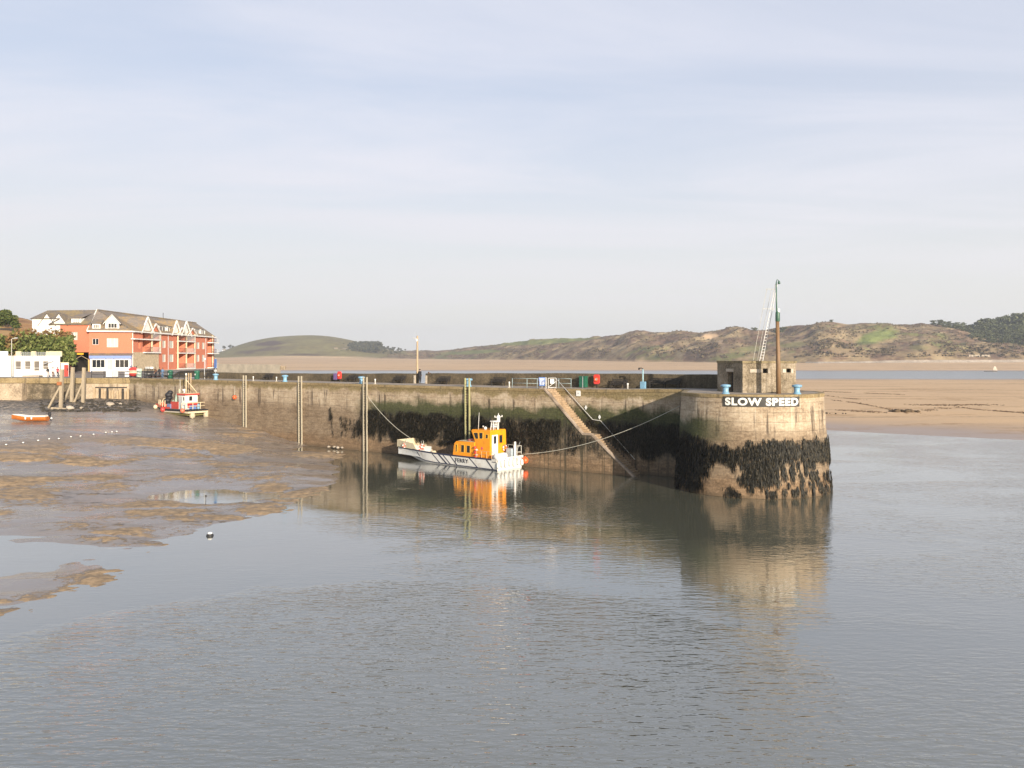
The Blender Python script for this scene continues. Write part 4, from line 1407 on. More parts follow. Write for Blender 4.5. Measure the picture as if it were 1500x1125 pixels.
def lifering(p, label, rz, cat='life ring'):
    t = thing('life_ring_housing', label, cat, p, rz)
    m = MB(); q = []
    for k in range(20):
        a = 2 * PI * k / 20; x_, z_ = math.cos(a), math.sin(a)
        q.append((max(-.34, min(.34, x_ * .44)), max(-.52, min(.52, z_ * .62))))
    m.prism(q, 0, .16); o = obj('case', m, MATS['red_plastic'], t); o.rotation_euler = (PI / 2, 0, 0); o.location = (0, 0, .95)
    m = MB(); m.torus((0, -.20, .95), .21, .05, 'y', 20, 8); obj('ring', m, MATS['orange_plastic'], t, True)
    m = MB(); m.torus((0, -.185, .95), .09, .03, 'y', 14, 6); obj('emblem', m, MATS['sign_white'], t, True)
    m = MB(); m.box((0, -.06, .22), (.10, .10, .46)); obj('post', m, MATS['black_metal'], t)
    return t


lifering(par_pt(kx(877), DECKZ, .35), 'red rounded life ring housing on the parapet right of the green bin', FACE)
lifering(par_pt(kx(502), DECKZ - .05, .5), 'red life ring housing beside the purple case halfway along the parapet', FACE)
p = par_pt(kx(496), DECKZ, .5)
t = thing('equipment_case', 'purple upright case beside the red life ring housing', 'case', p, FACE)
m = MB(); m.prism([(-.26, -.2), (.26, -.2), (.26, .2), (-.26, .2)], .28, 1.15); obj('body', m, MATS['purple_plastic'], t)
m = MB(); m.box((0, 0, .14), (.12, .12, .28)); obj('post', m, MATS['black_metal'], t)


def make_bench(label, p, rz, L=1.9):
    t = thing('bench', label, 'bench', p, rz, 'dark benches along the parapet')
    m = MB()
    for y in (-.20, -.02, .16): m.box((0, y, .46), (L, .15, .05))
    obj('seat', m, MATS['dark_timber'], t)
    m = MB()
    for k, z in enumerate((.60, .76, .92)): m.bar((-L / 2, .27 + .05 * k, z), (L / 2, .27 + .05 * k, z), .03, .12)
    obj('backrest', m, MATS['dark_timber'], t)
    for x in (-L / 2 + .18, L / 2 - .18):
        m = MB(); m.bar((x, -.22, 0), (x, -.22, .66), .07); m.bar((x, .22, 0), (x, .38, .96), .07); m.bar((x, -.26, .66), (x, .30, .66), .07); m.bar((x, -.22, .40), (x, .25, .40), .06)
        obj('bench_frame', m, MATS['dark_timber'], t)
    return t


bn = make_bench('dark bench at the right end of the parapet near the pillbox', par_pt(kx(988), HEADZ, .75), FACE)
bn2 = [(911, 'dark bench between the red life ring and the blue standpipe'), (735, 'dark bench left of the grey blue stair railing'), (655, 'dark bench right of the two people at the gap'),
       (590, 'dark bench just left of the gap in the parapet'), (521, 'dark bench right of the red and purple cases'), (398, 'dark bench near the landward end of the parapet')]
for x, lb in bn2: dup(bn, par_pt(kx(x), deck_z(kx(x)), .75), FACE, lb)
dup(bn, par_pt(kx(968), HEADZ - .03, .8), FACE, 'dark bench right of the blue standpipe and second from the pillbox')
# small white posts standing on the quay edge
for x, lb in ((919.5, 'short white post in front of the bench by the standpipe'), (746, 'short white post at the left end of the stair railing'), (549.5, 'short white post on the quay edge by the third ladder'), (371, 'short white post right of the first ladder'), (405, 'short white post left of the blue bollard on the brown wall')):
    p = edge_at(x, 1.0 if x != 919.5 else 3.8)
    t = thing('mooring_post', lb, 'post', p, 0, 'short white posts on the pier'); m = MB(); m.lathe([(.07, 0), (.07, .5), (.10, .54), (.10, .62), (.03, .66)], (0, 0, 0), 10); obj('shaft', m, MATS['white_paint'], t, True)
    m = MB(); m.box((0, 0, .02), (.3, .3, .04)); obj('base', m, MATS['cream_wall'], t)

p = par_pt(kx(951.5), DECKZ + .1, 1.5)
t = thing('standpipe', 'pale blue standpipe with dark tap arm rising above the parapet', 'standpipe', p, FACE)
m = MB(); m.tube([(0, 0, 0), (0, 0, 2.0)], .075, 8); obj('pipe', m, M('pale_teal', (.30, .46, .50), .45, .12, 5), t, True)
m = MB(); m.box((0, .05, .36), (.5, .36, .72)); obj('case', m, MATS['pale_blue_paint'], t)
m = MB(); m.tube([(.06, 0, 1.98), (-.1, -.05, 2.1), (-.42, -.05, 2.1)], .05, 6); m.box((-.42, -.05, 2.03), (.12, .1, .2)); obj('tap_arm', m, MATS['black_metal'], t)

p = par_pt(kx(605.5), DECKZ, -.75)
t = thing('lamp_pole', 'tall bare timber pole with a lamp arm behind the parapet gap', 'lamp pole', (p.x, p.y, 1.0))
zq = lambda y: CAMH - (y - HZ) * p.y / F - 1.0
m = MB(); m.tube([(0, 0, -2.0), (0, 0, zq(548)), (0, 0, zq(492))], [.17, .15, .11], 10); obj('pole', m, MATS['weathered_timber'], t, True)
m = MB(); m.tube([(0, -.1, zq(497)), (-.35, -.2, zq(495.4)), (-.62, -.2, zq(495.2))], .035, 6); obj('lamp_arm', m, MATS['galvanised'], t, True)
m = MB(); m.box((-.05, -.12, zq(498.2)), (.16, .14, .30)); obj('lamp', m, MATS['sign_white'], t)
m = MB(); m.tube([(0, 0, zq(492)), (-.18, 0, zq(487))], .02, 5); obj('aerial', m, MATS['grey_metal'], t)


# ---------------------------------------------------------------- people
def person(label, loc, rz, H=1.74, pose=None, top='cloth_black', legs='cloth_black', hair='hair_brown', group=None, hood=False, bulk=1.0):
    """one continuous skinned body; pose gives joint offsets in metres for a 1.74 m figure"""
    pose = pose or {}
    J = dict(pel=(0, 0, .92), spine=(0, .0, 1.12), chest=(0, 0, 1.34), neck=(0, 0, 1.49), jaw=(0, -.02, 1.57), head=(0, -.01, 1.66), crown=(0, 0, 1.73), nose=(0, -.115, 1.63))
    for s, sg_ in (('l', -1), ('r', 1)):
        J[s + 'hip'] = (sg_ * .09, 0, .88); J[s + 'kn'] = (sg_ * .10, -.01, .48); J[s + 'an'] = (sg_ * .11, .02, .08); J[s + 'toe'] = (sg_ * .13, -.15, .035)
        J[s + 'sh'] = (sg_ * .175, 0, 1.42); J[s + 'el'] = (sg_ * .225, .02, 1.15); J[s + 'wr'] = (sg_ * .225, -.05, .92); J[s + 'pa'] = (sg_ * .22, -.07, .84)
    for k, v in pose.items(): J[k] = v
    R = dict(pel=.135, spine=.125, chest=.15, neck=.058, jaw=.075, head=.098, crown=.05, nose=.018, hip=.095, kn=.062, an=.045, toe=.035, sh=.07, el=.048, wr=.032, pa=.036)
    E = [('pel', 'spine'), ('spine', 'chest'), ('chest', 'neck'), ('neck', 'jaw'), ('jaw', 'head'), ('head', 'crown'), ('head', 'nose')]
    for s in 'lr': E += [('pel', s + 'hip'), (s + 'hip', s + 'kn'), (s + 'kn', s + 'an'), (s + 'an', s + 'toe'), ('chest', s + 'sh'), (s + 'sh', s + 'el'), (s + 'el', s + 'wr'), (s + 'wr', s + 'pa')]
    names = list(J); V = [Vector(J[k]) for k in names]; ed = [(names.index(a), names.index(b)) for a, b in E]
    rad = [R.get(k, R.get(k[1:], .05)) for k in names]
    for s, sg_ in (('l', -1), ('r', 1)):
        pa = Vector(J[s + 'pa']); d = (pa - Vector(J[s + 'wr'])).normalized(); side = Vector((0, 1, 0)) - d * d.y
        side = side.normalized() if side.length > .1 else Vector((1, 0, 0))
        for q, ln in ((-.030, .075), (-.010, .088), (.010, .082), (.030, .066)):
            a = len(V); V += [pa + side * q + d * .03, pa + side * q * 1.1 + d * (.03 + ln * .55), pa + side * q * 1.1 + d * (.03 + ln) + Vector((-sg_ * .012, 0, 0))]
            rad += [.010, .009, .008]; ed += [(names.index(s + 'pa'), a), (a, a + 1), (a + 1, a + 2)]
        a = len(V); V += [pa - side * .035 - d * .02, pa - side * .062 + d * .025]; rad += [.011, .009]; ed += [(names.index(s + 'pa'), a), (a, a + 1)]
    sc = H / 1.74
    me = bpy.data.meshes.new('body_cage'); me.from_pydata([tuple(v * sc) for v in V], ed, [])
    o = bpy.data.objects.new('body_cage', me); COL.objects.link(o)
    md = o.modifiers.new('Skin', 'SKIN'); md.use_smooth_shade = True
    sv = me.skin_vertices[0].data
    names_b = [k in ('pel', 'spine', 'chest') or k[1:] in ('sh', 'el', 'hip', 'kn') for k in names] + [False] * (len(rad) - len(names))
    for i, r in enumerate(rad):
        rr_ = r * sc * (bulk if names_b[i] else 1.0); sv[i].radius = (rr_, rr_); sv[i].use_root = (i == names.index('pel'))
    o.modifiers.new('Subdivision', 'SUBSURF').levels = 1
    dg = bpy.context.evaluated_depsgraph_get(); dg.update()
    nm = bpy.data.meshes.new_from_object(o.evaluated_get(dg))
    bpy.data.objects.remove(o)
    nm.materials.clear()
    for k in (top, legs, 'skin', 'shoe'): nm.materials.append(MATS[k])
    hd, nk = Vector(J['head']) * sc, Vector(J['neck']) * sc; wz = (Vector(J['pel']).z + .04) * sc
    hands = [Vector(J[s + 'pa']) * sc for s in 'lr']; feet = [Vector(J[s + 'an']) * sc for s in 'lr']
    legpts = [Vector(J[s + k]) * sc for s in 'lr' for k in ('hip', 'kn', 'an')]; armpts = [Vector(J[s + k]) * sc for s in 'lr' for k in ('sh', 'el', 'wr')] + [Vector(J['chest']) * sc, Vector(J['spine']) * sc]
    for pg in nm.polygons:
        c = pg.center
        dl, da = min((c - q).length for q in legpts), min((c - q).length for q in armpts)
        mi = 0
        if (c - hd).length < .15 * sc or ((c - hd).length < (c - nk).length): mi = 2
        elif min((c - q).length for q in hands) < .11 * sc: mi = 2
        elif min((c - q).length for q in feet) < .08 * sc or c.z < .07: mi = 3
        elif dl < da: mi = 1
        pg.material_index = mi; pg.use_smooth = True
    body = bpy.data.objects.new('person', nm); COL.objects.link(body)
    body.location = loc; body.rotation_euler = (0, 0, rz); tag(body, label, 'person', group)
    m = MB()
    up = (Vector(J['crown']) - Vector(J['head'])).normalized(); q = up.to_track_quat('Z', 'Y')
    prof = []
    for i in range(7):
        a = -.35 + (PI / 2 + .35) * i / 6; prof.append((max(.002, .112 * math.cos(a)), .115 * math.sin(a)))
    hm = MB(); hm.lathe(prof, (0, 0, 0), 12)
    m.add([tuple((q @ Vector(v) + Vector(J['head']) + Vector((0, .018, .012))) * sc) for v in hm.v], hm.f)
    obj('hood' if hood else 'hair', m, MATS[top if hood else hair], body, True)
    return body


gp = par_pt((PGA + PGB) / 2, DECKZ, .10)
person('person in a black hooded coat and dark trousers standing in the gap of the parapet', wp(plane_s(615, -WIDTH + .1), DECKZ, -WIDTH + .1), FACE + PI, 1.82,
       dict(lpa=(-.13, -.16, .95), lwr=(-.16, -.14, 1.0), lel=(-.24, .05, 1.16), rpa=(.13, -.16, .95), rwr=(.16, -.14, 1.0), rel=(.24, .05, 1.16), lkn=(-.11, -.02, .48), rkn=(.11, .02, .48)), hood=True, bulk=1.45)
person('person with brown hair bending over the parapet right of the black coat', par_pt(kx(624.5), DECKZ - .02, -1.15), FACE - PI / 2 + .3, 1.74,
       dict(spine=(0, -.10, 1.10), chest=(0, -.28, 1.25), neck=(0, -.40, 1.33), jaw=(0, -.47, 1.35), head=(0, -.54, 1.39), crown=(0, -.60, 1.42), nose=(0, -.61, 1.33), lsh=(-.17, -.32, 1.30), rsh=(.17, -.32, 1.30),
            lel=(-.24, -.42, 1.08), rel=(.24, -.42, 1.08), lwr=(-.18, -.55, .92), rwr=(.18, -.55, .92), lpa=(-.15, -.60, .86), rpa=(.15, -.60, .86)), top='cloth_brown', legs='cloth_black')
# ================================================================== THE FERRY
FH = Vector((-.76, .65, 0)).normalized(); FL = Vector((-FH.y, FH.x, 0))
fer = thing('ferry_boat', 'white ferry with orange wheelhouse and FERRY on its side moored under the pier wall', 'ferry', (-.66, 85.6, 0), math.atan2(FH.y, FH.x))
FT0, FT1 = -.55, 15.4


def fbeam(t):
    return 2.1 - .80 * sstep(8.6, 15.7, t) ** 1.2


def fgun(t): return 1.16 + .16 * sstep(5, 15.5, t)
def fchine(t): return -.12 + 1.22 * (max(0, t - 8.6) / 6.8) ** 1.9


def fside(t, f, out=0.0, sg=1):
    """f: 0 at the chine, 1 at the gunwale"""
    b, g, c = fbeam(t), fgun(t), fchine(t)
    yb = b * .90 - .30 * sstep(9.5, 15.5, t)
    return Vector((t, sg * (yb + (b - yb) * f + out), c + (g - c) * f))


def fz(t, z, out=0.02, sg=1):
    return fside(t, (z - fchine(t)) / max(.05, fgun(t) - fchine(t)), out, sg)


hull = MB(); ts = np.concatenate([np.linspace(FT0, 8, 12), np.linspace(8.5, FT1, 16)])
sec = lambda t: [Vector((t, 0, fchine(t) - .28))] + [fside(t, f, 0, 1) for f in (0, .33, .66, 1)]
n_ = len(ts)
for sg_ in (1, -1):
    hull.grid(n_, 5, lambda i, j: Vector((sec(ts[i])[j].x, sg_ * sec(ts[i])[j].y, sec(ts[i])[j].z)), flip=sg_ < 0)
for t in (FT0, FT1):
    q = sec(t); hull.add([tuple(p) for p in q] + [(p.x, -p.y, p.z) for p in q[:0:-1]], [tuple(range(9))])
obj('hull', hull, MATS['boat_white'], fer, True)
dkf = MB()
dkf.grid(n_, 2, lambda i, j: (ts[i], (1 if j else -1) * (fbeam(ts[i]) - .14), .92 if ts[i] < 6.6 else .55))
obj('deck', dkf, MATS['deck_grey'], fer)
bw = MB()
for sg_ in (1, -1):
    bw.grid(n_, 3, lambda i, j: Vector((ts[i], sg_ * (fbeam(ts[i]) - (0.0 if j == 0 else .12)), fgun(ts[i]) if j < 2 else .5)), flip=sg_ > 0)
obj('bulwark', bw, MATS['boat_white'], fer)
# stripes along the side
BLK = MATS['navy_letters']


def stripe(path, wd, sg_=1, out=.018):
    st_ = ST
    for (t0, z0), (t1, z1) in zip(path[:-1], path[1:]):
        k = max(1, int(abs(t1 - t0) / .4))
        for i in range(k):
            a, b = i / k, (i + 1) / k
            ta, za, tb, zb_ = t0 + (t1 - t0) * a, z0 + (z1 - z0) * a, t0 + (t1 - t0) * b, z0 + (z1 - z0) * b
            if abs(t1 - t0) > 3 * abs(z1 - z0): st_.quad(fz(ta, za - wd / 2, out, sg_), fz(tb, zb_ - wd / 2, out, sg_), fz(tb, zb_ + wd / 2, out, sg_), fz(ta, za + wd / 2, out, sg_))
            else: st_.quad(fz(ta - wd / 2, za, out, sg_), fz(ta + wd / 2, za, out, sg_), fz(tb + wd / 2, zb_, out, sg_), fz(tb - wd / 2, zb_, out, sg_))


for sg_ in (1, -1):
    ST = MB()
    stripe([(.1, 1.11), (5, 1.11), (8, 1.13), (11, 1.20), (15.35, 1.27)], .17, sg_)
    stripe([(FT0, .06), (8.4, .10), (10.1, .20), (12.3, .55), (14.2, .95), (15.3, 1.2)], .10, sg_, .022)
    stripe([(.1, .86), (FT0 + .1, .86)], .07, sg_)
    for t0, t1, w_ in ((11.6, 11.0, .16), (8.85, 7.8, .17), (7.85, 6.75, .28), (7.2, 6.2, .17), (6.1, 5.2, .17), (3.3, 2.25, .18), (.85, .05, .2)):
        zb_ = .12 if t0 < 10 else .45
        stripe([(t0, 1.06), (t1, zb_)], w_, sg_, .02)
    obj('stripes', ST, BLK, fer)
tv, tf = text_geo('FERRY', .5, .004, .010, 1.1)
wx = max(v.x for v in tv); ym = max(v.y for v in tv)
lt = MB(); lt.add([fz(4.45 - v.x / wx * 1.0, .62 + v.y / ym * .24, .03) for v in tv], tf)
obj('lettering', lt, BLK, fer)
# raised bow bulwarks and loading ramp
for sg_ in (1, -1):
    m = MB(); pr = [(11.7, 0), (12.3, .62), (15.4, .80), (15.4, 0)]
    o_ = [Vector((t, sg_ * fbeam(t), fgun(t) + h)) for t, h in pr]; i_ = [Vector((t, sg_ * (fbeam(t) - .1), fgun(t) + h)) for t, h in pr]
    m.add(o_ + i_, [(0, 1, 2, 3), (7, 6, 5, 4), (0, 4, 5, 1), (1, 5, 6, 2), (2, 6, 7, 3)])
    obj('bow_bulwark', m, MATS['cream_paint'], fer)
m = MB(); b = fbeam(15.4); m.bar((15.44, -b, 1.72), (15.44, b, 1.72), .08, .82); obj('bow_ramp', m, MATS['cream_paint'], fer)


def hullbox(name, prof, y0, y1, mat, parent=fer, inset=0.0):
    m = MB(); n = len(prof)
    A = [(x, y0, z) for x, z in prof]; B = [(x, y1, z) for x, z in prof]
    if inset:
        zt = max(z for _, z in prof); zb_ = min(z for _, z in prof)
        A = [(x, y0 - math.copysign(inset, y0 - y1) * (z - zb_) / (zt - zb_), z) for x, y, z in A]; B = [(x, y1 + math.copysign(inset, y0 - y1) * (z - zb_) / (zt - zb_), z) for x, y, z in B]
    m.add(A + B, [tuple(range(n)), tuple(range(2 * n - 1, n - 1, -1))] + [(i, n + i, n + (i + 1) % n, (i + 1) % n) for i in range(n)])
    return obj(name, m, mat, parent)


cab = hullbox('fore_cabin', [(3.2, .9), (6.35, .9), (6.15, 2.3), (5.85, 2.58), (3.2, 2.62)], 1.45, -1.45, MATS['orange_paint'], inset=.06)
whl = hullbox('wheelhouse', [(1.1, .9), (3.25, .9), (3.25, 2.75), (3.78, 3.80), (3.66, 3.96), (1.22, 3.98), (1.12, 3.85)], 1.3, -1.4, MATS['orange_paint'], inset=.10)


def bwin(parent, q, frame=MATS['orange_paint'], fw=.05, nrm=(0, 1, 0), name='window'):
    """window from 4 corners: dark pane with a raised frame"""
    q = [Vector(p) for p in q]; nrm = Vector(nrm).normalized()
    m = MB(); m.quad(*[p + nrm * .012 for p in q]); w_ = obj(name, m, MATS['dark_glass'], parent)
    f = MB()
    for a, b in zip(q, q[1:] + q[:1]): f.bar(a + nrm * .015, b + nrm * .015, fw, fw * .8, up=nrm)
    obj('frame', f, frame, w_)
    return w_


yw = lambda z: 1.3 - .10 * (z - .9) / 3.08
YF = M('yellow_frame', (.80, .42, .05), .4, .06, 3)
bwin(whl, [(2.10, yw(3.0), 3.05), (2.60, yw(3.0), 3.02), (2.68, yw(3.7), 3.68), (2.10, yw(3.7), 3.70)], YF)
bwin(whl, [(2.72, yw(3.0), 3.0), (3.20, yw(3.0), 2.98), (3.50, yw(3.7), 3.62), (2.80, yw(3.7), 3.67)], YF)
bwin(whl, [(1.36, yw(3.2), 3.12), (1.72, yw(3.2), 3.12), (1.72, yw(3.55), 3.55), (1.36, yw(3.55), 3.55)], YF)
# aft face: white door and a window
xa = 1.1 - .012
m = MB(); m.box((xa - .02, .50, 2.2), (.05, .92, 2.55)); dr = obj('door', m, MATS['white_paint'], whl)
m = MB(); m.quad((xa - .05, .70, 2.55), (xa - .05, .30, 2.55), (xa - .05, .30, 3.35), (xa - .05, .70, 3.35)); obj('pane', m, MATS['dark_glass'], dr)
bwin(whl, [(xa, -.16, 2.55), (xa, -.72, 2.55), (xa, -.72, 3.42), (xa, -.16, 3.42)], MATS['orange_paint'], nrm=(-1, 0, 0))
# fore cabin windows
yc = lambda z: 1.45 - .06 * (z - .9) / 1.72
for a, b in ((3.75, 4.28), (4.62, 5.12), (5.68, 5.92)):
    bwin(cab, [(a, yc(1.5), 1.45), (b, yc(1.5), 1.45), (b, yc(2.2), 2.25), (a, yc(2.2), 2.25)], YF)
m = MB(); m.prism([(3.35, -1.2), (5.7, -1.2), (5.7, 1.2), (3.35, 1.2)], 2.625, 2.66); obj('cabin_roof', m, MATS['cream_paint'], cab)
m = MB(); m.lathe([(.55, 0), (.62, .06), (.5, .17), (.1, .2)], (4.35, .35, 2.665), 18); obj('roof_hatch', m, M('faded_red', (.50, .17, .14), .6, .15, 4), cab, True)
m = MB(); m.prism([(2.95, -1.0), (3.75, -1.0), (3.75, .95), (2.95, .95)], 2.6, 2.78); obj('step_box', m, MATS['orange_paint'], cab)
m = MB(); m.lathe([(.15, 0), (.15, .02), (.05, .025)], (0, 0, 0), 16); o = obj('badge', m, M('badge_pink', (.60, .10, .13), .5, .1, 9), whl); o.rotation_euler = (-PI / 2, 0, 0); o.location = (2.2, yw(2.1) + .002, 2.05)
# gear on the roof
m = MB(); m.tube([(3.2, .75, 3.95), (3.08, .75, 5.75)], [.035, .018], 6); obj('whip_aerial', m, MATS['white_paint'], fer, True)
m = MB(); m.lathe([(.16, 0), (.18, .1), (.14, .22), (.05, .28)], (2.55, .35, 3.98), 12); obj('satellite_dome', m, MATS['white_paint'], fer, True)
m = MB(); m.lathe([(.05, 0), (.05, .25), (.1, .26), (.1, .34)], (3.0, .2, 3.97), 8); obj('horn', m, MATS['white_paint'], fer, True)
rad_ = MB()
for y in (.42, -.25):
    rad_.bar((1.75, y, 3.97), (1.65, y * .8, 4.85), .07); rad_.bar((1.35, y, 3.97), (1.45, y * .8, 4.85), .07)
rad_.box((1.55, .08, 4.87), (.5, .75, .10)); rad_.box((1.55, .08, 4.5), (.36, .62, .05))
arch = obj('radar_arch', rad_, MATS['white_paint'], fer)
m = MB(); m.lathe([(.27, 0), (.31, .06), (.29, .18), (.1, .23)], (1.55, .08, 4.42), 14, ); o = obj('radar_dome', m, MATS['grey_metal'], fer, True); o.location = (0, 0, -.22)
m = MB(); m.tube([(1.32, -.35, 3.97), (1.32, -.35, 5.7)], [.06, .04], 8); obj('signal_mast', m, MATS['white_paint'], fer, True)
m = MB(); m.lathe([(.14, 0), (.19, .03), (.19, .66), (.10, .74)], (1.32, -.35, 4.75), 12); obj('radar_reflector', m, MATS['white_paint'], fer, True)
m = MB(); m.bar((1.32, .25, 5.3), (1.32, -.95, 5.3), .05); obj('crosstree', m, MATS['white_paint'], fer)
for y in (.22, -.92):
    m = MB(); m.lathe([(.05, 0), (.05, .14), (.02, .16)], (1.32, y, 5.32), 8); obj('navigation_lamp', m, MATS['white_paint'], fer)
# life rings on hoops near the bow
def buoy_on_boat(t, y, z, tilt):
    m = MB(); m.torus((0, 0, 0), .27, .085, 'y', 20, 8, ms=lambda i, n: 1 if (i % 5) < 2 else 0)
    m.torus((.14, .13, -.16), .2, .07, 'y', 16, 8, ms=lambda i, n: 1 if (i % 5) < 2 else 0)
    o = obj('life_ring', m, [M('faded_orange', (.66, .16, .09), .5, .12, 5), MATS['white_paint']], fer, True); o.location = (t, y, z); o.rotation_euler = (tilt, 0, .3)
    h = MB(); h.tube([(t + .25, y - .1, .6), (t + .2, y - .1, z + .62), (t - .1, y - .1, z + .68), (t - .35, y - .1, .6)], .03, 6); obj('hoop', h, MATS['galvanised'], fer, True)


buoy_on_boat(13.9, 1.36, 1.70, .1)
buoy_on_boat(11.1, 1.5, 1.62, -.2)
m = MB(); m.lathe([(.28, 0), (.33, .15), (.3, .55), (.2, .7)], (9.6, 1.15, .56), 14); obj('drum', m, MATS['cream_paint'], fer, True)
m = MB(); m.lathe([(.2, 0), (.24, .15), (.2, .45), (.05, .75)], (10.3, .75, .56), 12); obj('capstan', m, MATS['cream_paint'], fer, True)
m = MB(); m.box((7.6, -1.5, .95), (2.4, .25, .8)); obj('side_locker', m, M('pale_grey_paint', (.52, .51, .50), .5, .1, 3), fer)
# stack of red and white jackets between the cabins
rw = MB()
for k in range(5):
    rw.sphere((2.95 - (k % 2) * .2, 1.52, 1.08 + k * .26), .17, 8, m=k % 2, sz=.85)
o = obj('life_jacket_rack', rw, [MATS['red_plastic'], M('pinkish_white', (.6, .45, .42), .6, .1, 6)], fer, True)
rl = MB()
for t in (.3, 1.0, 1.7, 2.4): rl.tube([(t, 1.88, 1.15), (t, 1.88, 1.85)], .028, 6)
rl.tube([(.1, 1.88, 1.85), (2.5, 1.88, 1.85)], .028, 6); rl.tube([(.1, 1.88, 1.5), (2.5, 1.88, 1.5)], .02, 6)
obj('side_rail', rl, M('faded_orange_rail', (.66, .36, .16), .5, .1, 5), fer)
# stern: canisters, fenders, rails, buoy
for y in (1.45, .60):
    m = MB(); m.lathe([(.1, 0), (.31, .04), (.34, .1), (.34, .7), (.31, .76), (.1, .8)], (0, 0, 0), 16)
    o = obj('liferaft_canister', m, MATS['white_paint'], fer, True); o.rotation_euler = (PI / 2, 0, 0); o.location = (-.15, y + .38, 1.38)
for k, y in enumerate((2.0, 1.35, .8, .1, -.55, -1.2, -1.8)):
    m = MB(); h = .55 + .12 * (k % 3)
    m.lathe([(.04, 0), (.15, .06), (.17, .2), (.17, h), (.05, h + .12)], (FT0 - .17, y, .22 + .08 * (k % 2)), 10)
    obj('fender', m, MATS['boat_white'], fer, True)
    m = MB(); m.tube([(FT0 - .17, y, .3 + h), (FT0 - .06, y, 1.25)], .02, 5); obj('fender_rope', m, MATS['dark_timber'], fer)
m = MB(); m.bar((FT0 - .03, -2.1, 1.16), (FT0 - .03, 2.1, 1.16), .12, .22); obj('transom_beam', m, MATS['boat_white'], fer)
m = MB(); m.lathe([(.12, 0), (.14, .05), (.12, 1.75), (.05, 1.8)], (-.3, -1.15, .95), 10); obj('stern_post', m, MATS['white_paint'], fer, True)
rl = MB()
for a in ((-.45, -1.3), (-.45, -2.0), (.6, -2.0), (1.4, -2.0)): rl.tube([(a[0], a[1], .95), (a[0], a[1], 2.25)], .035, 6)
for z in (1.6, 2.25): rl.tube([(-.45, -1.3, z), (-.45, -2.0, z), (1.5, -2.0, z)], .032, 6)
obj('stern_rail', rl, MATS['galvanised'], fer)
m = MB(); m.tube([(-.2, -1.6, 1.7), (-.5, -1.75, 2.7)], .02, 5); obj('flagstaff', m, MATS['grey_metal'], fer)
m = MB(); m.box((.3, -1.2, 1.5), (.7, .8, 1.0)); obj('stern_locker', m, M('blue_grey_paint', (.36, .42, .46), .5, .12, 4), fer)
m = MB(); m.torus((.98, -1.0, 2.0), .28, .08, 'x', 18, 8, ms=lambda i, n: 1 if (i % 5) < 2 else 0); obj('life_ring', m, [MATS['faded_orange'], MATS['white_paint']], fer, True)


def fw_(t, y, z): return Vector(fer.location) + FH * t + FL * y + Vector((0, 0, z))


t = thing('buoy', 'orange ball buoy hanging at the ferry stern just above the water', 'buoy', fw_(-.85, -2.15, .72))
m = MB(); m.sphere((0, 0, 0), .36, 14); obj('float', m, MATS['orange_plastic'], t, True)
m = MB(); m.lathe([(.06, .33), (.06, .42), (.02, .44)], (0, 0, 0), 8); obj('eye', m, MATS['orange_plastic'], t)


def rope(label, a, b, sag, r=.028, n=24, mat='rope', group=None):
    a = Vector(a); b = Vector(b); pts = []
    for i in range(n + 1):
        t = i / n; p = a.lerp(b, t); p.z -= sag * 4 * t * (1 - t); pts.append(p - a)
    m = MB(); m.tube(pts, r, 6); o = obj('mooring_rope', m, MATS[mat], None, True); o.location = a
    return tag(o, label, 'rope', group)


rope('pale mooring line from the third ladder down to the ferry bow', wp(plane_s(538, .25), 6.9, .25), fw_(13.9, .3, 2.15), .55)
hb_ = wp(S_IN, 0, -INSET).lerp(head_pt(TH0, 0), .46); hb_.z = 7.1; hb_ = hb_ + fn_ * .12
rope('long pale stern line from the ferry across the stairs to the pier head', fw_(-.5, -1.9, 1.35), hb_, .95)

# ================================================================== RED WORKBOAT ON THE MUD
nc = hit_mud(271, 613)
RH = Vector((-.85, .53, 0)).normalized(); RL = Vector((-RH.y, RH.x, 0))
rb0 = nc - RL * 2.0
rz0 = min(mud_z(*(rb0 + RH * a + RL * b).xy) for a in (0, 4) for b in (-1, 1.5))
wb = thing('work_boat', 'small red and white workboat sitting on the mud in the harbour corner', 'boat', (rb0.x, rb0.y, nc.z + .12), math.atan2(RH.y, RH.x))
RLn = 8.3


def rbeam(t): return 2.0 - 1.0 * sstep(4.5, 8.3, t) ** 1.3


def rsec(t):
    lift = .55 * sstep(5.5, 8.3, t)
    b = rbeam(t)
    return [Vector((t, 0, .15 + lift)), Vector((t, b * .8, .22 + lift)), Vector((t, b * .95, .62 + lift * .6)), Vector((t, b * .97, .82 + lift * .45)), Vector((t, b, 1.12 + lift * .35))]


tr = np.linspace(0, RLn, 18)
bandm = [M('olive_bottom', (.17, .155, .06), .7, .25, 4), M('boot_white', (.50, .46, .38), .5, .12, 5), MATS['black_rubber']]
for nm_, j0, j1, mt in (('hull_bottom', 0, 2, bandm[0]), ('boot_stripe', 2, 3, bandm[1]), ('rubbing_strake', 3, 4, bandm[2])):
    m = MB()
    for sg_ in (1, -1): m.grid(18, j1 - j0 + 1, lambda i, j: Vector((rsec(tr[i])[j + j0].x, sg_ * (rsec(tr[i])[j + j0].y + (.04 if j0 == 3 else 0)), rsec(tr[i])[j + j0].z)), flip=sg_ < 0)
    for t in (0, RLn):
        q = rsec(t)[j0:j1 + 1]; m.add([tuple(p) for p in q] + [(p.x, -p.y, p.z) for p in q[::-1]], [tuple(range(2 * len(q)))])
    obj(nm_, m, mt, wb)
m = MB(); m.grid(18, 2, lambda i, j: (tr[i], (1 if j else -1) * rbeam(tr[i]) * .98, rsec(tr[i])[4].z - .05)); obj('deck', m, MATS['deck_grey'], wb)
m = MB()
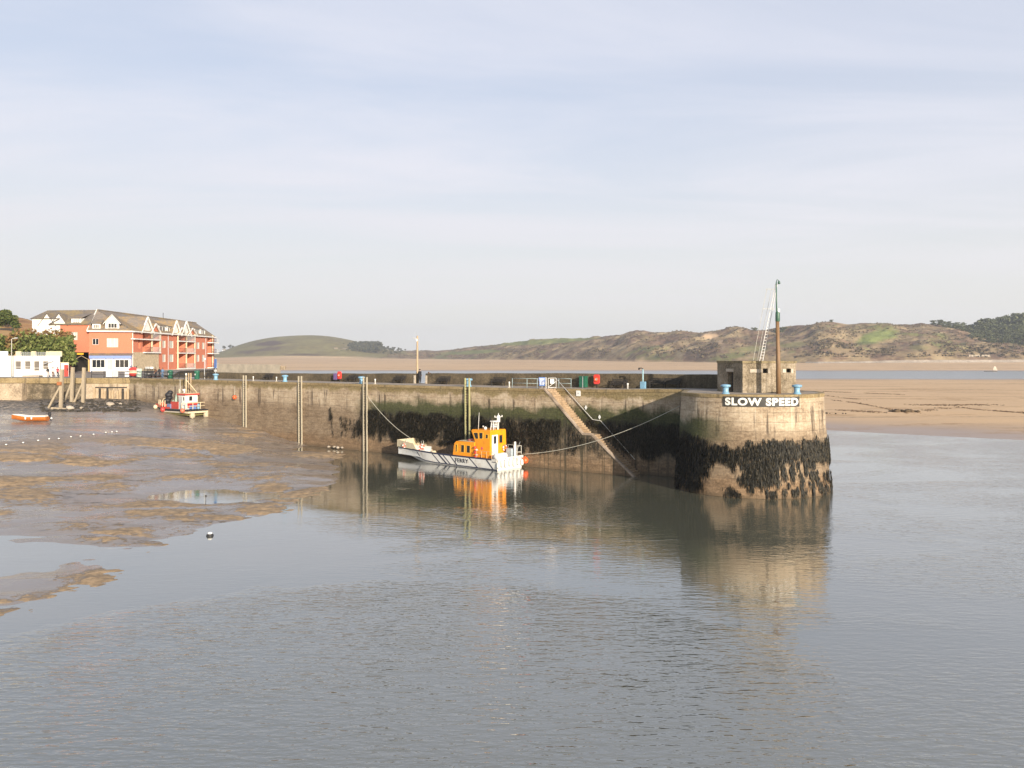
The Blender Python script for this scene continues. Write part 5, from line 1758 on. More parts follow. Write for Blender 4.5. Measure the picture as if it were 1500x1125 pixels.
for sg_ in (1, -1):
    tb = np.linspace(3.6, RLn, 10)
    m.grid(10, 4, lambda i, j: Vector((tb[i], sg_ * (rbeam(tb[i]) - (0, 0, .1, .1)[j]), rsec(tb[i])[4].z + (0, .28 + .1 * sstep(5, 8, tb[i]), .28 + .1 * sstep(5, 8, tb[i]), 0)[j])), flip=sg_ < 0)
m.bar((RLn, -1.0, 1.5), (RLn, 1.0, 1.5), .1, .42)
obj('bulwark', m, MATS['red_paint'], wb)


def part(name, mat, parent, fn, smooth=False):
    m = MB(); fn(m); return obj(name, m, mat, parent, smooth)


part('wheelhouse', MATS['white_paint'], wb, lambda m: m.prism([(1.1, -.95), (2.6, -.95), (2.75, 0), (2.6, 1.15), (1.1, 1.15)], 1.1, 3.15))
wh = part('wheelhouse_roof', MATS['red_paint'], wb, lambda m: m.prism([(.9, -1.15), (2.75, -1.15), (2.95, 0), (2.75, 1.35), (.9, 1.35)], 3.15, 3.38))
part('roof_top', MATS['cream_paint'], wb, lambda m: m.prism([(.95, -1.1), (2.6, -1.1), (2.6, 1.2), (.95, 1.2)], 3.384, 3.44))
part('door', MATS['grey_metal'], wb, lambda m: m.box((2.1, 1.17, 2.05), (.72, .05, 1.8)))
bwin(wb, [(1.085, .55, 2.3), (1.085, -.05, 2.3), (1.085, -.05, 3.0), (1.085, .55, 3.0)], MATS['white_paint'], nrm=(-1, 0, 0))
bwin(wb, [(1.2, 1.165, 2.35), (1.55, 1.165, 2.35), (1.55, 1.165, 2.95), (1.2, 1.165, 2.95)], MATS['white_paint'], nrm=(0, 1, 0))
part('wheelhouse_skirt', MATS['red_plastic'], wb, lambda m: m.box((1.07, -.05, 1.7), (.06, 1.7, .75)))
part('engine_casing', MATS['red_paint'], wb, lambda m: m.prism([(2.75, -.8), (4.5, -.7), (4.5, 1.15), (2.75, 1.15)], 1.1, 2.15))
part('mast', MATS['cream_paint'], wb, lambda m: m.tube([(2.2, .2, 3.4), (2.2, .2, 6.1)], [.08, .06], 8), True)
part('boom', MATS['cream_paint'], wb, lambda m: m.tube([(2.2, .2, 5.4), (1.0, -.8, 3.45)], .055, 8), True)
part('mast_lamp', MATS['white_paint'], wb, lambda m: m.lathe([(.1, 0), (.13, .1), (.1, .3)], (2.2, .2, 6.05), 8))
part('whip_aerial', MATS['white_paint'], wb, lambda m: m.tube([(3.0, .6, 3.3), (3.05, .6, 5.4)], .025, 5))
part('radar', MATS['white_paint'], wb, lambda m: m.lathe([(.1, 0), (.12, .35), (.28, .38), (.28, .55), (.1, .6)], (2.75, .1, 3.4), 12))
part('funnel', M('faded_green', (.30, .40, .33), .6, .15, 5), wb, lambda m: m.tube([(3.6, .9, 2.1), (3.5, .9, 3.2)], [.2, .09], 10))
part('exhaust', MATS['cream_paint'], wb, lambda m: m.tube([(3.35, .5, 2.1), (3.35, .5, 4.0)], .07, 8))
nh_ = MB()
for k, (z, r) in enumerate(((1.35, .42), (1.75, .45), (2.2, .5), (2.65, .55), (3.05, .55), (3.4, .45))):
    nh_.sphere((6.6 - k * .12, .25 + .08 * (-1) ** k, z), r, 10, sz=.8)
obj('net_hauler', nh_, MATS['black_rubber'], wb, True)
for t in (7.6, 6.9, 5.6, 4.9):
    part('stanchion', MATS['cream_paint'], wb, lambda m, t=t: m.tube([(t, rbeam(t) - .12, 1.2), (t - .1, rbeam(t) - .12, 2.35)], .06, 6))
part('davit', MATS['cream_paint'], wb, lambda m: m.tube([(7.8, .7, 1.4), (6.9, .6, 2.5), (6.0, .5, 2.6)], .06, 6))
part('green_cover', MATS['faded_green'], wb, lambda m: m.lathe([(.5, 0), (.55, .3), (.3, .8), (.05, 1.15)], (4.95, .4, 1.15), 9))
part('fish_box', M('slate_blue_plastic', (.16, .20, .36), .5, .12, 5), wb, lambda m: m.box((4.7, 1.15, 1.45), (.7, .5, .65)))
part('fish_box', MATS['sign_blue'], wb, lambda m: m.box((.5, .3, 1.4), (.6, .7, .55)))
part('gas_bottle', MATS['pale_blue_paint'], wb, lambda m: m.lathe([(.2, 0), (.22, .1), (.22, .6), (.1, .75)], (.45, -.6, 1.1), 10))
for (t, y) in ((.1, 1.85), (.1, .6), (.1, -.7), (.1, -1.85), (.9, -1.9), (.95, 1.85)):
    part('stern_post', MATS['cream_paint'], wb, lambda m, t=t, y=y: m.tube([(t, y, 1.05), (t, y, 2.05)], .055, 6))
part('stern_rail', MATS['cream_paint'], wb, lambda m: (m.tube([(.95, 1.85, 2.05), (.1, 1.85, 2.05), (.1, -1.85, 2.05), (.9, -1.9, 2.05)], .05, 6), m.tube([(.1, 1.85, 1.55), (.1, -1.85, 1.55)], .04, 6)))
part('stern_platform', MATS['cream_paint'], wb, lambda m: m.box((-.35, 0, .72), (.7, 4.0, .26)))
part('platform_rubber', MATS['black_rubber'], wb, lambda m: m.box((-.34, 0, .96), (.74, 4.05, .16)))
for y in (1.1, -1.25):
    part('outdrive', M('pale_crust', (.44, .39, .28), .85, .25, 5), wb, lambda m, y=y: (m.lathe([(.1, -.3), (.36, -.2), (.42, .1), (.3, .45), (.15, .5)], (-.45, y, .15), 10), m.tube([(-.45, y, .3), (-.6, y + .1, -.2)], .12, 6)))
for t, y, mt in ((8.0, 1.25, 'cream_paint'), (5.0, 2.12, 'red_plastic'), (.3, 2.2, 'faded_orange'), (-.5, -2.1, 'cream_paint')):
    part('fender', MATS[mt], wb, lambda m, t=t, y=y: m.sphere((t, y, 1.0 if t < 7 else 1.25), .34, 10), True)
part('deck_clutter', MATS['faded_orange'], wb, lambda m: (m.sphere((6.9, .9, 1.6), .3, 8), m.sphere((5.9, 1.0, 1.5), .25, 8), m.sphere((7.5, .3, 1.75), .3, 8)), True)

# ================================================================== ORANGE DINGHY
dn = hit_mud(46, 617)
dg_ = thing('dinghy', 'varnished orange open dinghy with outboard lying on the mud at far left', 'dinghy', (dn.x + 2.15, dn.y + .1, dn.z - .02), PI + .10)
DL = 4.6


def dbm(t): return .80 * (1 - max(0, (t - 1.2) / (DL - 1.2)) ** 2.2) ** .8 * (.88 + .12 * sstep(0, 1, t)) + .02


dsec = lambda t: [Vector((t, 0, .02 + .32 * sstep(2.8, 4.6, t))), Vector((t, dbm(t) * .62, .14 + .30 * sstep(2.8, 4.6, t))), Vector((t, dbm(t) * .92, .42 + .2 * sstep(2.8, 4.6, t))), Vector((t, dbm(t), .66 + .26 * sstep(2, 4.6, t)))]
td_ = np.linspace(0, DL, 16)
VAR = M('varnish', (.50, .155, .028), .35, .2, 4)
m = MB()
for sg_ in (1, -1): m.grid(16, 4, lambda i, j: Vector((dsec(td_[i])[j].x, sg_ * dsec(td_[i])[j].y, dsec(td_[i])[j].z)), flip=sg_ < 0)
m.add([tuple(p) for p in dsec(0)] + [(p.x, -p.y, p.z) for p in dsec(0)[:0:-1]], [tuple(range(7))])
obj('hull', m, VAR, dg_, True)
m = MB()
for sg_ in (1, -1): m.tube([Vector((t, sg_ * dbm(t), dsec(t)[3].z + .02)) for t in td_], .05, 6)
obj('gunwale', m, MATS['white_paint'], dg_, True)
m = MB()
for sg_ in (1, -1): m.grid(16, 3, lambda i, j: Vector((dsec(td_[i])[3 - j].x, sg_ * dsec(td_[i])[3 - j].y * .94, dsec(td_[i])[3 - j].z)), flip=sg_ > 0)
obj('inner_lining', m, MATS['cream_paint'], dg_, True)
for t in (1.0, 2.3, 3.4): part('thwart', MATS['cream_paint'], dg_, lambda m, t=t: m.box((t, 0, .55 + .03 * t), (.28, dbm(t) * 1.8, .04)))
part('outboard_motor', MATS['black_rubber'], dg_, lambda m: (m.lathe([(.14, 0), (.2, .1), (.2, .42), (.12, .52)], (-.22, 0, .72), 10), m.bar((-.22, 0, .75), (-.42, 0, .1), .12, .16), m.tube([(-.1, 0, 1.0), (.5, .1, 1.15)], .03, 6)))
part('stern_fender', MATS['white_paint'], dg_, lambda m: m.sphere((-.55, .25, .42), .14, 8), True)
for t in (1.7, 2.5): part('fender', MATS['white_paint'], dg_, lambda m, t=t: m.lathe([(.04, 0), (.1, .05), (.1, .32), (.04, .38)], (t, dbm(t) * .97 + .07, .3), 8), True)

# ================================================================== SMALL THINGS ON THE MUD AND WALL
row = [(9, 652), (34, 649), (56, 646.5), (72, 644.5), (86, 643.5), (104, 641), (118, 639.5), (137, 637), (155, 634), (164, 633.5), (171, 632.5)]
first = None
for x, y in row:
    p = hit_mud(x, y + .5)
    if first is None:
        first = thing('float', 'small white float in the line lying across the mud', 'float', p, 0, 'line of small white floats on the mud')
        m = MB(); m.sphere((0, 0, .08), .12, 10, sz=.8); obj('ball', m, MATS['sign_white'], first, True)
        m = MB(); m.torus((0, 0, .05), .12, .02, 'z', 12, 6); obj('band', m, MATS['dark_timber'], first, True)
    else: dup(first, p, random.uniform(0, 3))
t = thing('buoy', 'dark mooring buoy with a pale top floating alone in the calm water', 'buoy', at(307.5, 785, 0))
m = MB(); m.sphere((0, 0, .02), .24, 12, sz=.7); obj('float', m, MATS['black_rubber'], t, True)
m = MB(); m.lathe([(.16, .14), (.14, .22), (.05, .25)], (0, 0, 0), 10); obj('top', m, MATS['sign_white'], t, True)
t = thing('withy', 'thin stick standing in the shallow water at the edge of the mud', 'stick', at(301, 741, -.05)); m = MB(); m.tube([(0, 0, -.3), (.03, 0, .75)], .022, 5); obj('stem', m, MATS['dark_timber'], t)
m = MB(); m.lathe([(.06, .70), (.07, .8), (.03, .86)], (.03, 0, 0), 6); obj('head', m, MATS['dark_timber'], t)
p = wp(plane_s(344, .3), 0, .35); p.z = CAMH - (582 - HZ) * p.y / F
t = thing('buoy', 'orange ball buoy hung on the wall left of the first ladder', 'buoy', p)
m = MB(); m.sphere((0, 0, 0), .30, 12); obj('float', m, MATS['orange_plastic'], t, True)
m = MB(); m.tube([(0, 0, .28), (0, .1, 1.6)], .02, 5); obj('lanyard', m, MATS['rope'], t)


def rocks(name, label, p, n, R, size, mats, stretch=1.0, cat='rock', group=None):
    rs = random.Random(int(p.x * 10)); m = MB()
    for k in range(n):
        c = Vector((rs.uniform(-R, R) * stretch, rs.uniform(-R, R) * .5, 0)); s = size * rs.uniform(.5, 1.2)
        o = len(m.v); mm = MB(); mm.sphere((0, 0, 0), s, 8, sz=.6)
        for v in mm.v:
            q = Vector(v); q *= 1 + .45 * mnoise.noise(q * (1.3 / s) + c * 3); m.v.append(tuple(q + c + Vector((0, 0, s * .25))))
        m.f += [tuple(i + o for i in f) for f in mm.f]; m.m += mm.m
    o = obj(name, m, mats, None, True); o.location = p
    return tag(o, label, cat, group)


STN = rubble_mat('pale_rock', (.16, .13, .10), (.40, .34, .27), (.55, .48, .40), 3)
DRK = rubble_mat('weedy_rock', (.012, .011, .008), (.04, .034, .024), (.10, .08, .055), 3)
for x, y, lb in ((104, 598.5, 'pale boulder on the dark beach below the middle timber post'), (120, 597.5, 'pale flat boulder on the dark beach below the right timber post'), (163, 592.5, 'pale boulder on the dark beach under the lit quay wall'), (176, 591.5, 'pale boulder nearest the planked quay wall')):
    rocks('boulder', lb, hit_mud(x, y + 1), 1, .1, .55, STN, 1.5, group='pale boulders on the dark beach')
rs_ = random.Random(2)
m = MB()
for k in range(420):
    x = rs_.uniform(60, 205); y = 603 - rs_.random() ** 1.5 * 17
    p = hit_mud(x, y)
    s = rs_.uniform(.12, .38); o = len(m.v); mm = MB(); mm.sphere((0, 0, 0), s, 6, sz=.55)
    for v in mm.v: m.v.append(tuple(Vector(v) * (1 + .5 * mnoise.noise(Vector(v) * 2.2 / s + p)) + p))
    m.f += [tuple(i + o for i in f) for f in mm.f]; m.m += mm.m
o = obj('shingle', m, DRK, None, False); tag(o, 'dark weedy shingle and stones at the foot of the left quay', 'shingle', kind='stuff')
o = rocks('driftwood', 'pale lump of driftwood on the mud beside the second ladder', hit_mud(414, 636.5), 3, .5, .22, STN, 1.4, 'driftwood')
for x, y, lb in ((487, 651, 'pale flat stone at the foot of the wall left of the third ladder'), (503, 652.5, 'pale flat stone at the foot of the wall close to the third ladder')):
    p = wp(plane_s(x, .6), .22, .7); rocks('stone', lb, p, 3, .45, .2, STN, 1.6, 'stone', 'pale stones at the waterline of the pier')
p = at(1324, 603.5, .9); rocks('weed_mound', 'dark ragged mound of weed and rock alone on the sandbank', p, 26, 2.2, .55, rubble_mat('mound_weed', (.03, .022, .012), (.10, .068, .036), (.26, .17, .09), 2), 1.1, 'mound')
for x, y, lb, n in ((1215, 606, 'scattered dark stones on the sand just right of the pier head', 7), (1417, 597, 'scattered dark stones on the sandbank towards the right edge', 6), (1372, 597, 'small dark weed scatter on the sand right of the ragged mound', 7)):
    rocks('beach_stones', lb, at(x, y, .9), n, 2.5, .22, DRK, 1.6, 'stones', 'dark stones on the sandbank')

# broken lines of weed stranded along the sandbank
def tide_lines():
    rs = random.Random(31); V = []; Fc = []
    lines = [[(1208, 574), (1260, 576), (1322, 579.5)], [(1208, 585), (1245, 590), (1290, 597), (1325, 604)], [(1212, 581), (1240, 584), (1262, 586)], [(1225, 600), (1262, 602), (1300, 603)],
             [(1338, 604), (1375, 599), (1412, 597.5)], [(1415, 599), (1455, 602), (1505, 605)], [(1330, 594), (1380, 594.5), (1460, 594)]]
    for ln in lines:
        for a, b in zip(ln[:-1], ln[1:]):
            for k in range(int(abs(b[0] - a[0]) * 4)):
                t = rs.random(); x = a[0] + (b[0] - a[0]) * t; y = a[1] + (b[1] - a[1]) * t
                if mnoise.noise((x * .09, y * .3, 3)) < -.12: continue
                p = at(x, y, 1.0); p.x += rs.gauss(0, .3); p.y += rs.gauss(0, 1.3)
                zt = 1.15
                s = rs.uniform(.09, .32); o = len(V)
                i = np.searchsorted(sx_, p.x) - 1; j = int(np.argmin(np.abs(SY[i] - p.y))); zt = SZ[i, j]
                n_ = 5; c = rs.uniform(0, 6)
                V.append((p.x, p.y, zt + s * .6))
                for q in range(n_): V.append((p.x + math.cos(c + q * 1.257) * s * rs.uniform(.7, 1.4), p.y + math.sin(c + q * 1.257) * s * rs.uniform(.6, 1.2), zt - .12))
                for q in range(n_): Fc.append((o, o + 1 + q, o + 1 + (q + 1) % n_))
    o = np_mesh('tide_wrack', V, Fc, frond_mat('tide_weed', (.10, .058, .026), (.19, .11, .05), (.30, .18, .085)), smooth=False)
    tag(o, 'broken brown lines of stranded weed along the sandbank', 'seaweed', kind='stuff')


tide_lines()
# ================================================================== LEFT QUAY WALL
QY = 134.0
qw = thing('quay_wall', 'pale stone quay wall with mustard lichen along its top on the left side of the harbour', 'wall', (-80, QY, 4))
q0 = Vector(qw.location)


def qgrid(x0, x1, z0, z1, y, amp=.06):
    m = MB(); nu = max(3, int((x1 - x0) / .6)); nv = max(3, int((z1 - z0) / .5))
    m.grid(nu, nv, lambda i, j: Vector((x0 + (x1 - x0) * i / (nu - 1), y - amp * 2 * mnoise.noise((i * .45, j * .5, x0)), z0 + (z1 - z0) * j / (nv - 1))) - q0)
    return m


X = lambda x, Y=QY: (x - CX) / F * Y
obj('wall_face', qgrid(X(121), -62.2, 2.5, 7.5, QY), MATS['quay_stone'], qw, True)
RUB = rubble_mat('rubble_face', (.035, .028, .02), (.12, .095, .06), (.34, .27, .19), 2.0)
obj('rubble_face', qgrid(X(32), X(121), 2.5, 7.5, QY + .3, .16), RUB, qw)
m = qgrid(X(-60), X(32, QY - 1.2), 2.5, 7.45, QY - 1.2, .04)
m.quad(Vector((X(32, QY - 1.2), QY - 1.2, 2.5)) - q0, Vector((X(32, QY - 1.2), QY + .3, 2.5)) - q0, Vector((X(32, QY - 1.2), QY + .3, 7.5)) - q0, Vector((X(32, QY - 1.2), QY - 1.2, 7.5)) - q0)
obj('buttress', m, MATS['quay_stone'], qw)
m = qgrid(X(-60), -62.2, 7.4, 8.3, QY - .12, .05)
m.quad(Vector((X(-60), QY - .12, 8.3)) - q0, Vector((-62.2, QY - .12, 8.3)) - q0, Vector((-62.2, QY + .6, 8.31)) - q0, Vector((X(-60), QY + .6, 8.31)) - q0)
obj('coping', m, MATS['coping'], qw)
m = MB(); m.quad(Vector((X(-60), QY - 1.25, 7.46)) - q0, Vector((X(32), QY - 1.25, 7.46)) - q0, Vector((X(32), QY + .2, 7.5)) - q0, Vector((X(-60), QY + .2, 7.5)) - q0)
obj('ledge', m, MATS['coping'], qw)
# upright planks at the corner
for k in range(15):
    x = X(194) - .42 * k - .25; h = 6.4 + .3 * math.sin(k * 2.3)
    if k % 7 == 6: continue
    m = MB(); m.box((x - q0.x, -.12, (4.2 + h) / 2 - q0.z), (.3, .16, h - 4.2)); obj('plank', m, MATS['weathered_timber'] if k % 3 else MATS['dark_timber'], qw)
m = MB(); m.bar((X(140) - q0.x, -.08, 6.75 - q0.z), (X(186) - q0.x, -.08, 6.75 - q0.z), .12, .16); obj('waling', m, MATS['dark_timber'], qw)

# timber posts in front of the quay
PW = M('silver_timber', (.33, .27, .19), .8, .25, 3, .012, stretch=(3, 3, .4))
for x, yb, yt, bx, lb in ((89, 599, 541, 70, 'left timber post with a long prop and a rusty top before the quay'), (105, 590, 538, 93, 'middle timber post of the three standing before the quay'), (121.5, 590, 538.5, 108, 'right timber post of the three standing before the quay')):
    p = hit_mud(x, yb); t = thing('timber_post', lb, 'post', p, 0, 'timber posts before the left quay')
    H = CAMH - (yt - HZ) * p.y / F - p.z
    m = MB(); m.bar((0, 0, -.4), (.05, .25, H), .42, .42); obj('post', m, PW, t)
    m = MB(); m.bar(((bx - x) * p.y / F, .2, .1), (0, .2, H * .62), .26, .26); obj('brace', m, PW, t)
    if x < 90:
        m = MB(); m.box((-.12, -.1, H * .64), (.62, .4, .5)); obj('iron_band', m, M('rust', (.30, .11, .04), .8, .3, 5), t)
        m = MB(); m.bar((-1.2, -.3, .12), (1.3, -.3, -.05), .32, .3); obj('sill', m, PW, t)

# ladder at the corner behind the workboat
make_ladder(278.5, 9.3, 3.2, 'weathered brown ladder behind the red workboat in the harbour corner', MATS['weathered_timber'], .05)

# ================================================================== WHITE HARBOUR BUILDING
WY = 140.0
wbd = thing('white_building', 'low white flat roofed building with square windows at the far left of the quay', 'building', (X(88, WY), WY, quay_z(WY)))
o_ = Vector(wbd.location); L5 = X(88, WY) - X(-70, WY)
wz = lambda y: CAMH - (y - HZ) * WY / F - o_.z
wxl = lambda x: X(x, WY) - o_.x
m = MB(); hol = [(wxl(a) + L5, wxl(b) + L5, wz(y1), wz(y0)) for a, b, y0, y1 in ((-28, -18, 529, 541), (-10, 0, 529, 541), (22, 30.5, 529, 541.5), (36, 44.5, 529, 541), (49.5, 57.5, 529, 543.5), (62.5, 70.5, 529, 541))]
ztop = wz(522.5)
m.wall((-L5, 0, 0), (1, 0, 0), (0, -1, 0), L5, -.1, ztop, hol, depth=.25)
m.quad((0, 0, -.1), (-7.5, 12, -.1), (-7.5, 12, ztop), (0, 0, ztop)); m.quad((-L5, 0, ztop), (0, 0, ztop), (-7.5, 12, ztop), (-L5, 12, ztop))
obj('wall', m, MATS['white_paint'], wbd)
for h in hol:
    m = MB(); m.quad((h[0] - L5, .24, h[2]), (h[1] - L5, .24, h[2]), (h[1] - L5, .24, h[3]), (h[0] - L5, .24, h[3])); w_ = obj('window', m, M('dusty_glass', (.16, .14, .12), .15, .2, 2), wbd)
    f = MB(); a, b = h[0] - L5, h[1] - L5
    for z in (h[2] + .04, (h[2] * .7 + h[3] * .3), h[3] - .04): f.bar((a, .2, z), (b, .2, z), .06)
    obj('frame', f, MATS['white_paint'], w_)
m = MB(); m.box((-L5 / 2 - 2.4, .12, ztop + .08), (L5 + .4 - 4.8, .5, .16)); m.box((-2.3, .12, ztop + .08), (4.8, .5, .16)); obj('cornice', m, MATS['white_paint'], wbd)
zp = wz(515.3)
m = MB(); m.box((wxl(8) - 6.8, .7, (ztop + zp) / 2 + .1), (13.6 + .0, .2, zp - ztop)); obj('parapet', m, MATS['white_paint'], wbd)
m = MB()
for a, b in ((wxl(19), wxl(27)), (wxl(42), wxl(49)), (wxl(64), wxl(87))): m.bar((a, .8, (ztop + zp) / 2 + .1), (b, .8, (ztop + zp) / 2 + .1), .16, zp - ztop)
obj('roof_screen', m, MATS['cream_paint'], wbd)
m = MB()
for x0, x1 in ((26, 42), (48, 64)):
    for k in range(7): m.bar((wxl(x0 + (x1 - x0) * k / 6), .6, ztop + .1), (wxl(x0 + (x1 - x0) * k / 6), .6, zp - .05), .05)
    for z in (ztop + .35, ztop + .6, zp - .08): m.bar((wxl(x0), .6, z), (wxl(x1), .6, z), .05)
obj('roof_railing', m, MATS['grey_metal'], wbd)
m = MB(); m.bar((wxl(66), -.45, wz(533)), (wxl(79), -.1, wz(529)), .5, .06); obj('awning', m, M('awning_grey', (.42, .44, .50), .7, .1, 4), wbd)
m = MB(); m.prism([(wxl(46), -2.6), (wxl(70), -2.6), (wxl(64), -.3), (wxl(50), -.3)], 0, .28); obj('ramp', m, MATS['deck'], wbd)
ann = thing('annexe', 'small white annexe with a red door between the white building and the dark archway', 'annexe', (X(89, WY + .6), WY + .6, quay_z(WY)))
m = MB(); w5 = 11.6 * WY / F; m.wall((0, 0, 0), (1, 0, 0), (0, -1, 0), w5, -.1, 2.35, [(.55, 1.32, 0, 2.05)], .12); m.quad((w5, 0, -.1), (w5 - 1.3, 2, -.1), (w5 - 1.3, 2, 2.35), (w5, 0, 2.35)); obj('wall', m, MATS['white_paint'], ann)
m = MB(); m.prism([(-.1, -.1), (w5 + .1, -.1), (w5 - 1.2, 2.1), (-.1, 2.1)], 2.35, 2.49); obj('roof', m, MATS['cream_paint'], ann)
m = MB(); m.box((.935, .09, 1.02), (.76, .05, 2.04)); d_o = obj('door', m, MATS['red_paint'], ann)
m = MB(); m.box((1.12, .05, 1.25), (.12, .03, .4)); obj('pane', m, MATS['dark_glass'], d_o)

# street lamp
p = Vector((X(17, 137.5), 137.5, 8.3)); t = thing('street_lamp', 'slim grey street lamp with a short arm in front of the white building', 'street lamp', p)
zl = lambda y: CAMH - (y - HZ) * 137.5 / F - 8.3
m = MB(); m.tube([(0, 0, -.1), (0, 0, zl(497)), (.15, 0, zl(496)), (.75, 0, zl(495.4))], [.09, .06, .05, .04], 8); obj('pole', m, MATS['galvanised'], t, True)
m = MB(); m.prism([(.55, -.12), (1.0, -.12), (1.0, .12), (.55, .12)], zl(495.8), zl(494.4)); obj('lamp', m, MATS['grey_metal'], t)
for x, tp, lg, lb in ((70, 'cloth_black', 'cloth_pale', 'person in black top standing left of the other two by the white building'), (77.5, 'cloth_pale', 'cloth_brown', 'person in pale top between two others by the white building'), (84.5, 'cloth_red', 'cloth_black', 'person in dark red jacket nearest the red annexe door')):
    person(lb, (X(x, 136.5), 136.5, 8.3), random.uniform(-.6, .6), 1.72, dict(lel=(-.27, .03, 1.16), lwr=(-.20, -.13, 1.0), lpa=(-.17, -.19, .96)), tp, lg)

# ================================================================== RED BRICK FLATS
G0 = 9.0
P0b = Vector((-80.0, 155.0, G0)); P1b = Vector((-72.7, 156.9, G0)); P2b = Vector((-72.7, 200.0, G0))
fl = thing('brick_flats', 'long red brick block of flats with white gables and lichen covered roof', 'building', P0b)
B = lambda p: Vector(p) - P0b
bz = lambda y, Y: CAMH - (y - HZ) * Y / F - G0
EAVE = 16.75 - G0
dA = (P1b - P0b); LA = dA.length; dA.normalize(); nA = Vector((dA.y, -dA.x, 0))


def tA(x):
    k = (x - CX) / F; return (k * P0b.y - P0b.x) / (dA.x - k * dA.y)


def bwindow(parent, q, n, frame=MATS['white_paint'], bars=2, d=.13, fw=.09, glass=MATS['dusty_glass']):
    """recessed window: q = lower-left, lower-right, upper-right, upper-left on the wall plane"""
    q = [Vector(p) - n * d for p in q]
    m = MB(); m.quad(*q); w_ = obj('window', m, glass, parent)
    f = MB()
    for a, b in zip(q, q[1:] + q[:1]): f.bar(a + n * .03, b + n * .03, fw, .06, up=n)
    for k in range(1, bars):
        a, b = q[0].lerp(q[1], k / bars), q[3].lerp(q[2], k / bars); f.bar(a + n * .03, b + n * .03, fw * .8, .06, up=n)
    obj('frame', f, frame, w_)
    return w_


CUR = M('pale_curtain_glass', (.52, .50, .44), .12, .12, 2)
# --- front wing
sh0, sh1 = tA(133.5), LA - .05
zsh = bz(523.5, 156)
hA = [(tA(135.5), tA(144.5), bz(505, 156), bz(496, 156)), (tA(156.5), tA(173), bz(508.5, 156), bz(495.5, 156))]
m = MB(); m.wall(B(P0b), dA, nA, LA, -.3, EAVE, hA, .13); obj('front_wall', m, MATS['brick'], fl)
for i, h in enumerate(hA): bwindow(fl, [B(P0b) + dA * u + Vector((0, 0, z)) for u, z in ((h[0], h[2]), (h[1], h[2]), (h[1], h[3]), (h[0], h[3]))], nA, bars=2 + i, glass=MATS['dark_glass'] if i == 0 else CUR)
# shop front built out from the wall
shop = MB(); so_ = B(P0b) + nA * .9; ws = sh1 - sh0
hs = [(.35, 2.55, .75, 2.25), (3.0, 3.9, .05, 2.2), (4.35, 6.7, .75, 2.25)]
shop.wall(so_ + dA * sh0, dA, nA, ws, -.1, zsh, hs, .12)
for u in (sh0, sh1): shop.quad(B(P0b) + dA * u, so_ + dA * u, so_ + dA * u + Vector((0, 0, zsh)), B(P0b) + dA * u + Vector((0, 0, zsh)))
obj('shop_front', shop, MATS['white_paint'], fl)
for i, h in enumerate(hs):
    q = [so_ + dA * (sh0 + u) + Vector((0, 0, z)) for u, z in ((h[0], h[2]), (h[1], h[2]), (h[1], h[3]), (h[0], h[3]))]
    bwindow(fl, q, nA, bars=(3, 1, 3)[i], glass=MATS['dark_glass'] if i != 1 else CUR, d=.11)
SB_ = M('shop_blue', (.17, .25, .55), .45, .1, 5)
m = MB(); c = so_ + dA * (sh0 + ws / 2) + nA * .25; m.bar(so_ + dA * (sh0 - .1) + nA * .12 + Vector((0, 0, zsh + .05)), so_ + dA * (sh1 + .1) + nA * .12 + Vector((0, 0, zsh + .05)), .32, .52); obj('fascia', m, SB_, fl)
for u in (.18, 2.75, 4.1, 7.1):
    if u < ws: 
        m = MB(); m.bar(so_ + dA * (sh0 + u) + nA * .03, so_ + dA * (sh0 + u) + nA * .03 + Vector((0, 0, zsh - .2)), .12, .06, up=nA); obj('pilaster', m, SB_, fl)
m = MB(); a = so_ + dA * (sh0 - .2) + nA * .3 + Vector((0, 0, zsh + .32)); b = so_ + dA * (sh1 + .2) + nA * .3 + Vector((0, 0, zsh + .32)); up_ = -nA * 1.2 + Vector((0, 0, .5))
m.quad(a, b, b + up_, a + up_); obj('shop_roof', m, MATS['roof_dark'], fl)
# --- long side
S0, S1 = 156.9, 200.0
yv = lambda x: P1b.x / ((x - CX) / F) - S0        # distance along the side wall for a photo column
nB = Vector((1, 0, 0)); dB = Vector((0, 1, 0)); oB = B(P1b)
bays = [(yv(209), yv(220.2)), (yv(220.8), yv(232.3)), (yv(259), yv(270.8)), (yv(271.4), yv(283.3)), (yv(304), yv(309.5)), (yv(310), 42.9)]
F1, F2 = 12.75 - G0, 15.35 - G0
m = MB(); hB = []
for i, (a, b) in enumerate(bays):
    if i < 2: hB.append((a, b, F1, EAVE + .0))
    else: hB.append((a, b, .35, EAVE))
wins = []
for a, b in ((yv(238), yv(242.5)), (yv(248.2), yv(254)), (yv(288), yv(292)), (yv(296), yv(299.5))):
    for z0, z1 in ((10.75 - G0, 12.35 - G0), (13.7 - G0, 15.25 - G0)): wins.append((a, b, z0, z1))
m.wall(oB, dB, nB, S1 - S0, -1.5, EAVE, hB + wins + [(yv(203), yv(205.5), F1 + .7, F2 + .1)], 1.7)
wall_side = obj('side_wall', m, MATS['brick'], fl)
m = MB(); m.quad(B(P2b), B(P2b) + Vector((-12, 0, 0)), B(P2b) + Vector((-12, 0, EAVE)), B(P2b) + Vector((0, 0, EAVE))); obj('end_wall', m, MATS['brick'], fl)
for h in wins: bwindow(fl, [oB + dB * u + Vector((0, 0, z)) for u, z in ((h[0], h[2]), (h[1], h[2]), (h[1], h[3]), (h[0], h[3]))], nB, bars=1, d=.12, glass=CUR)
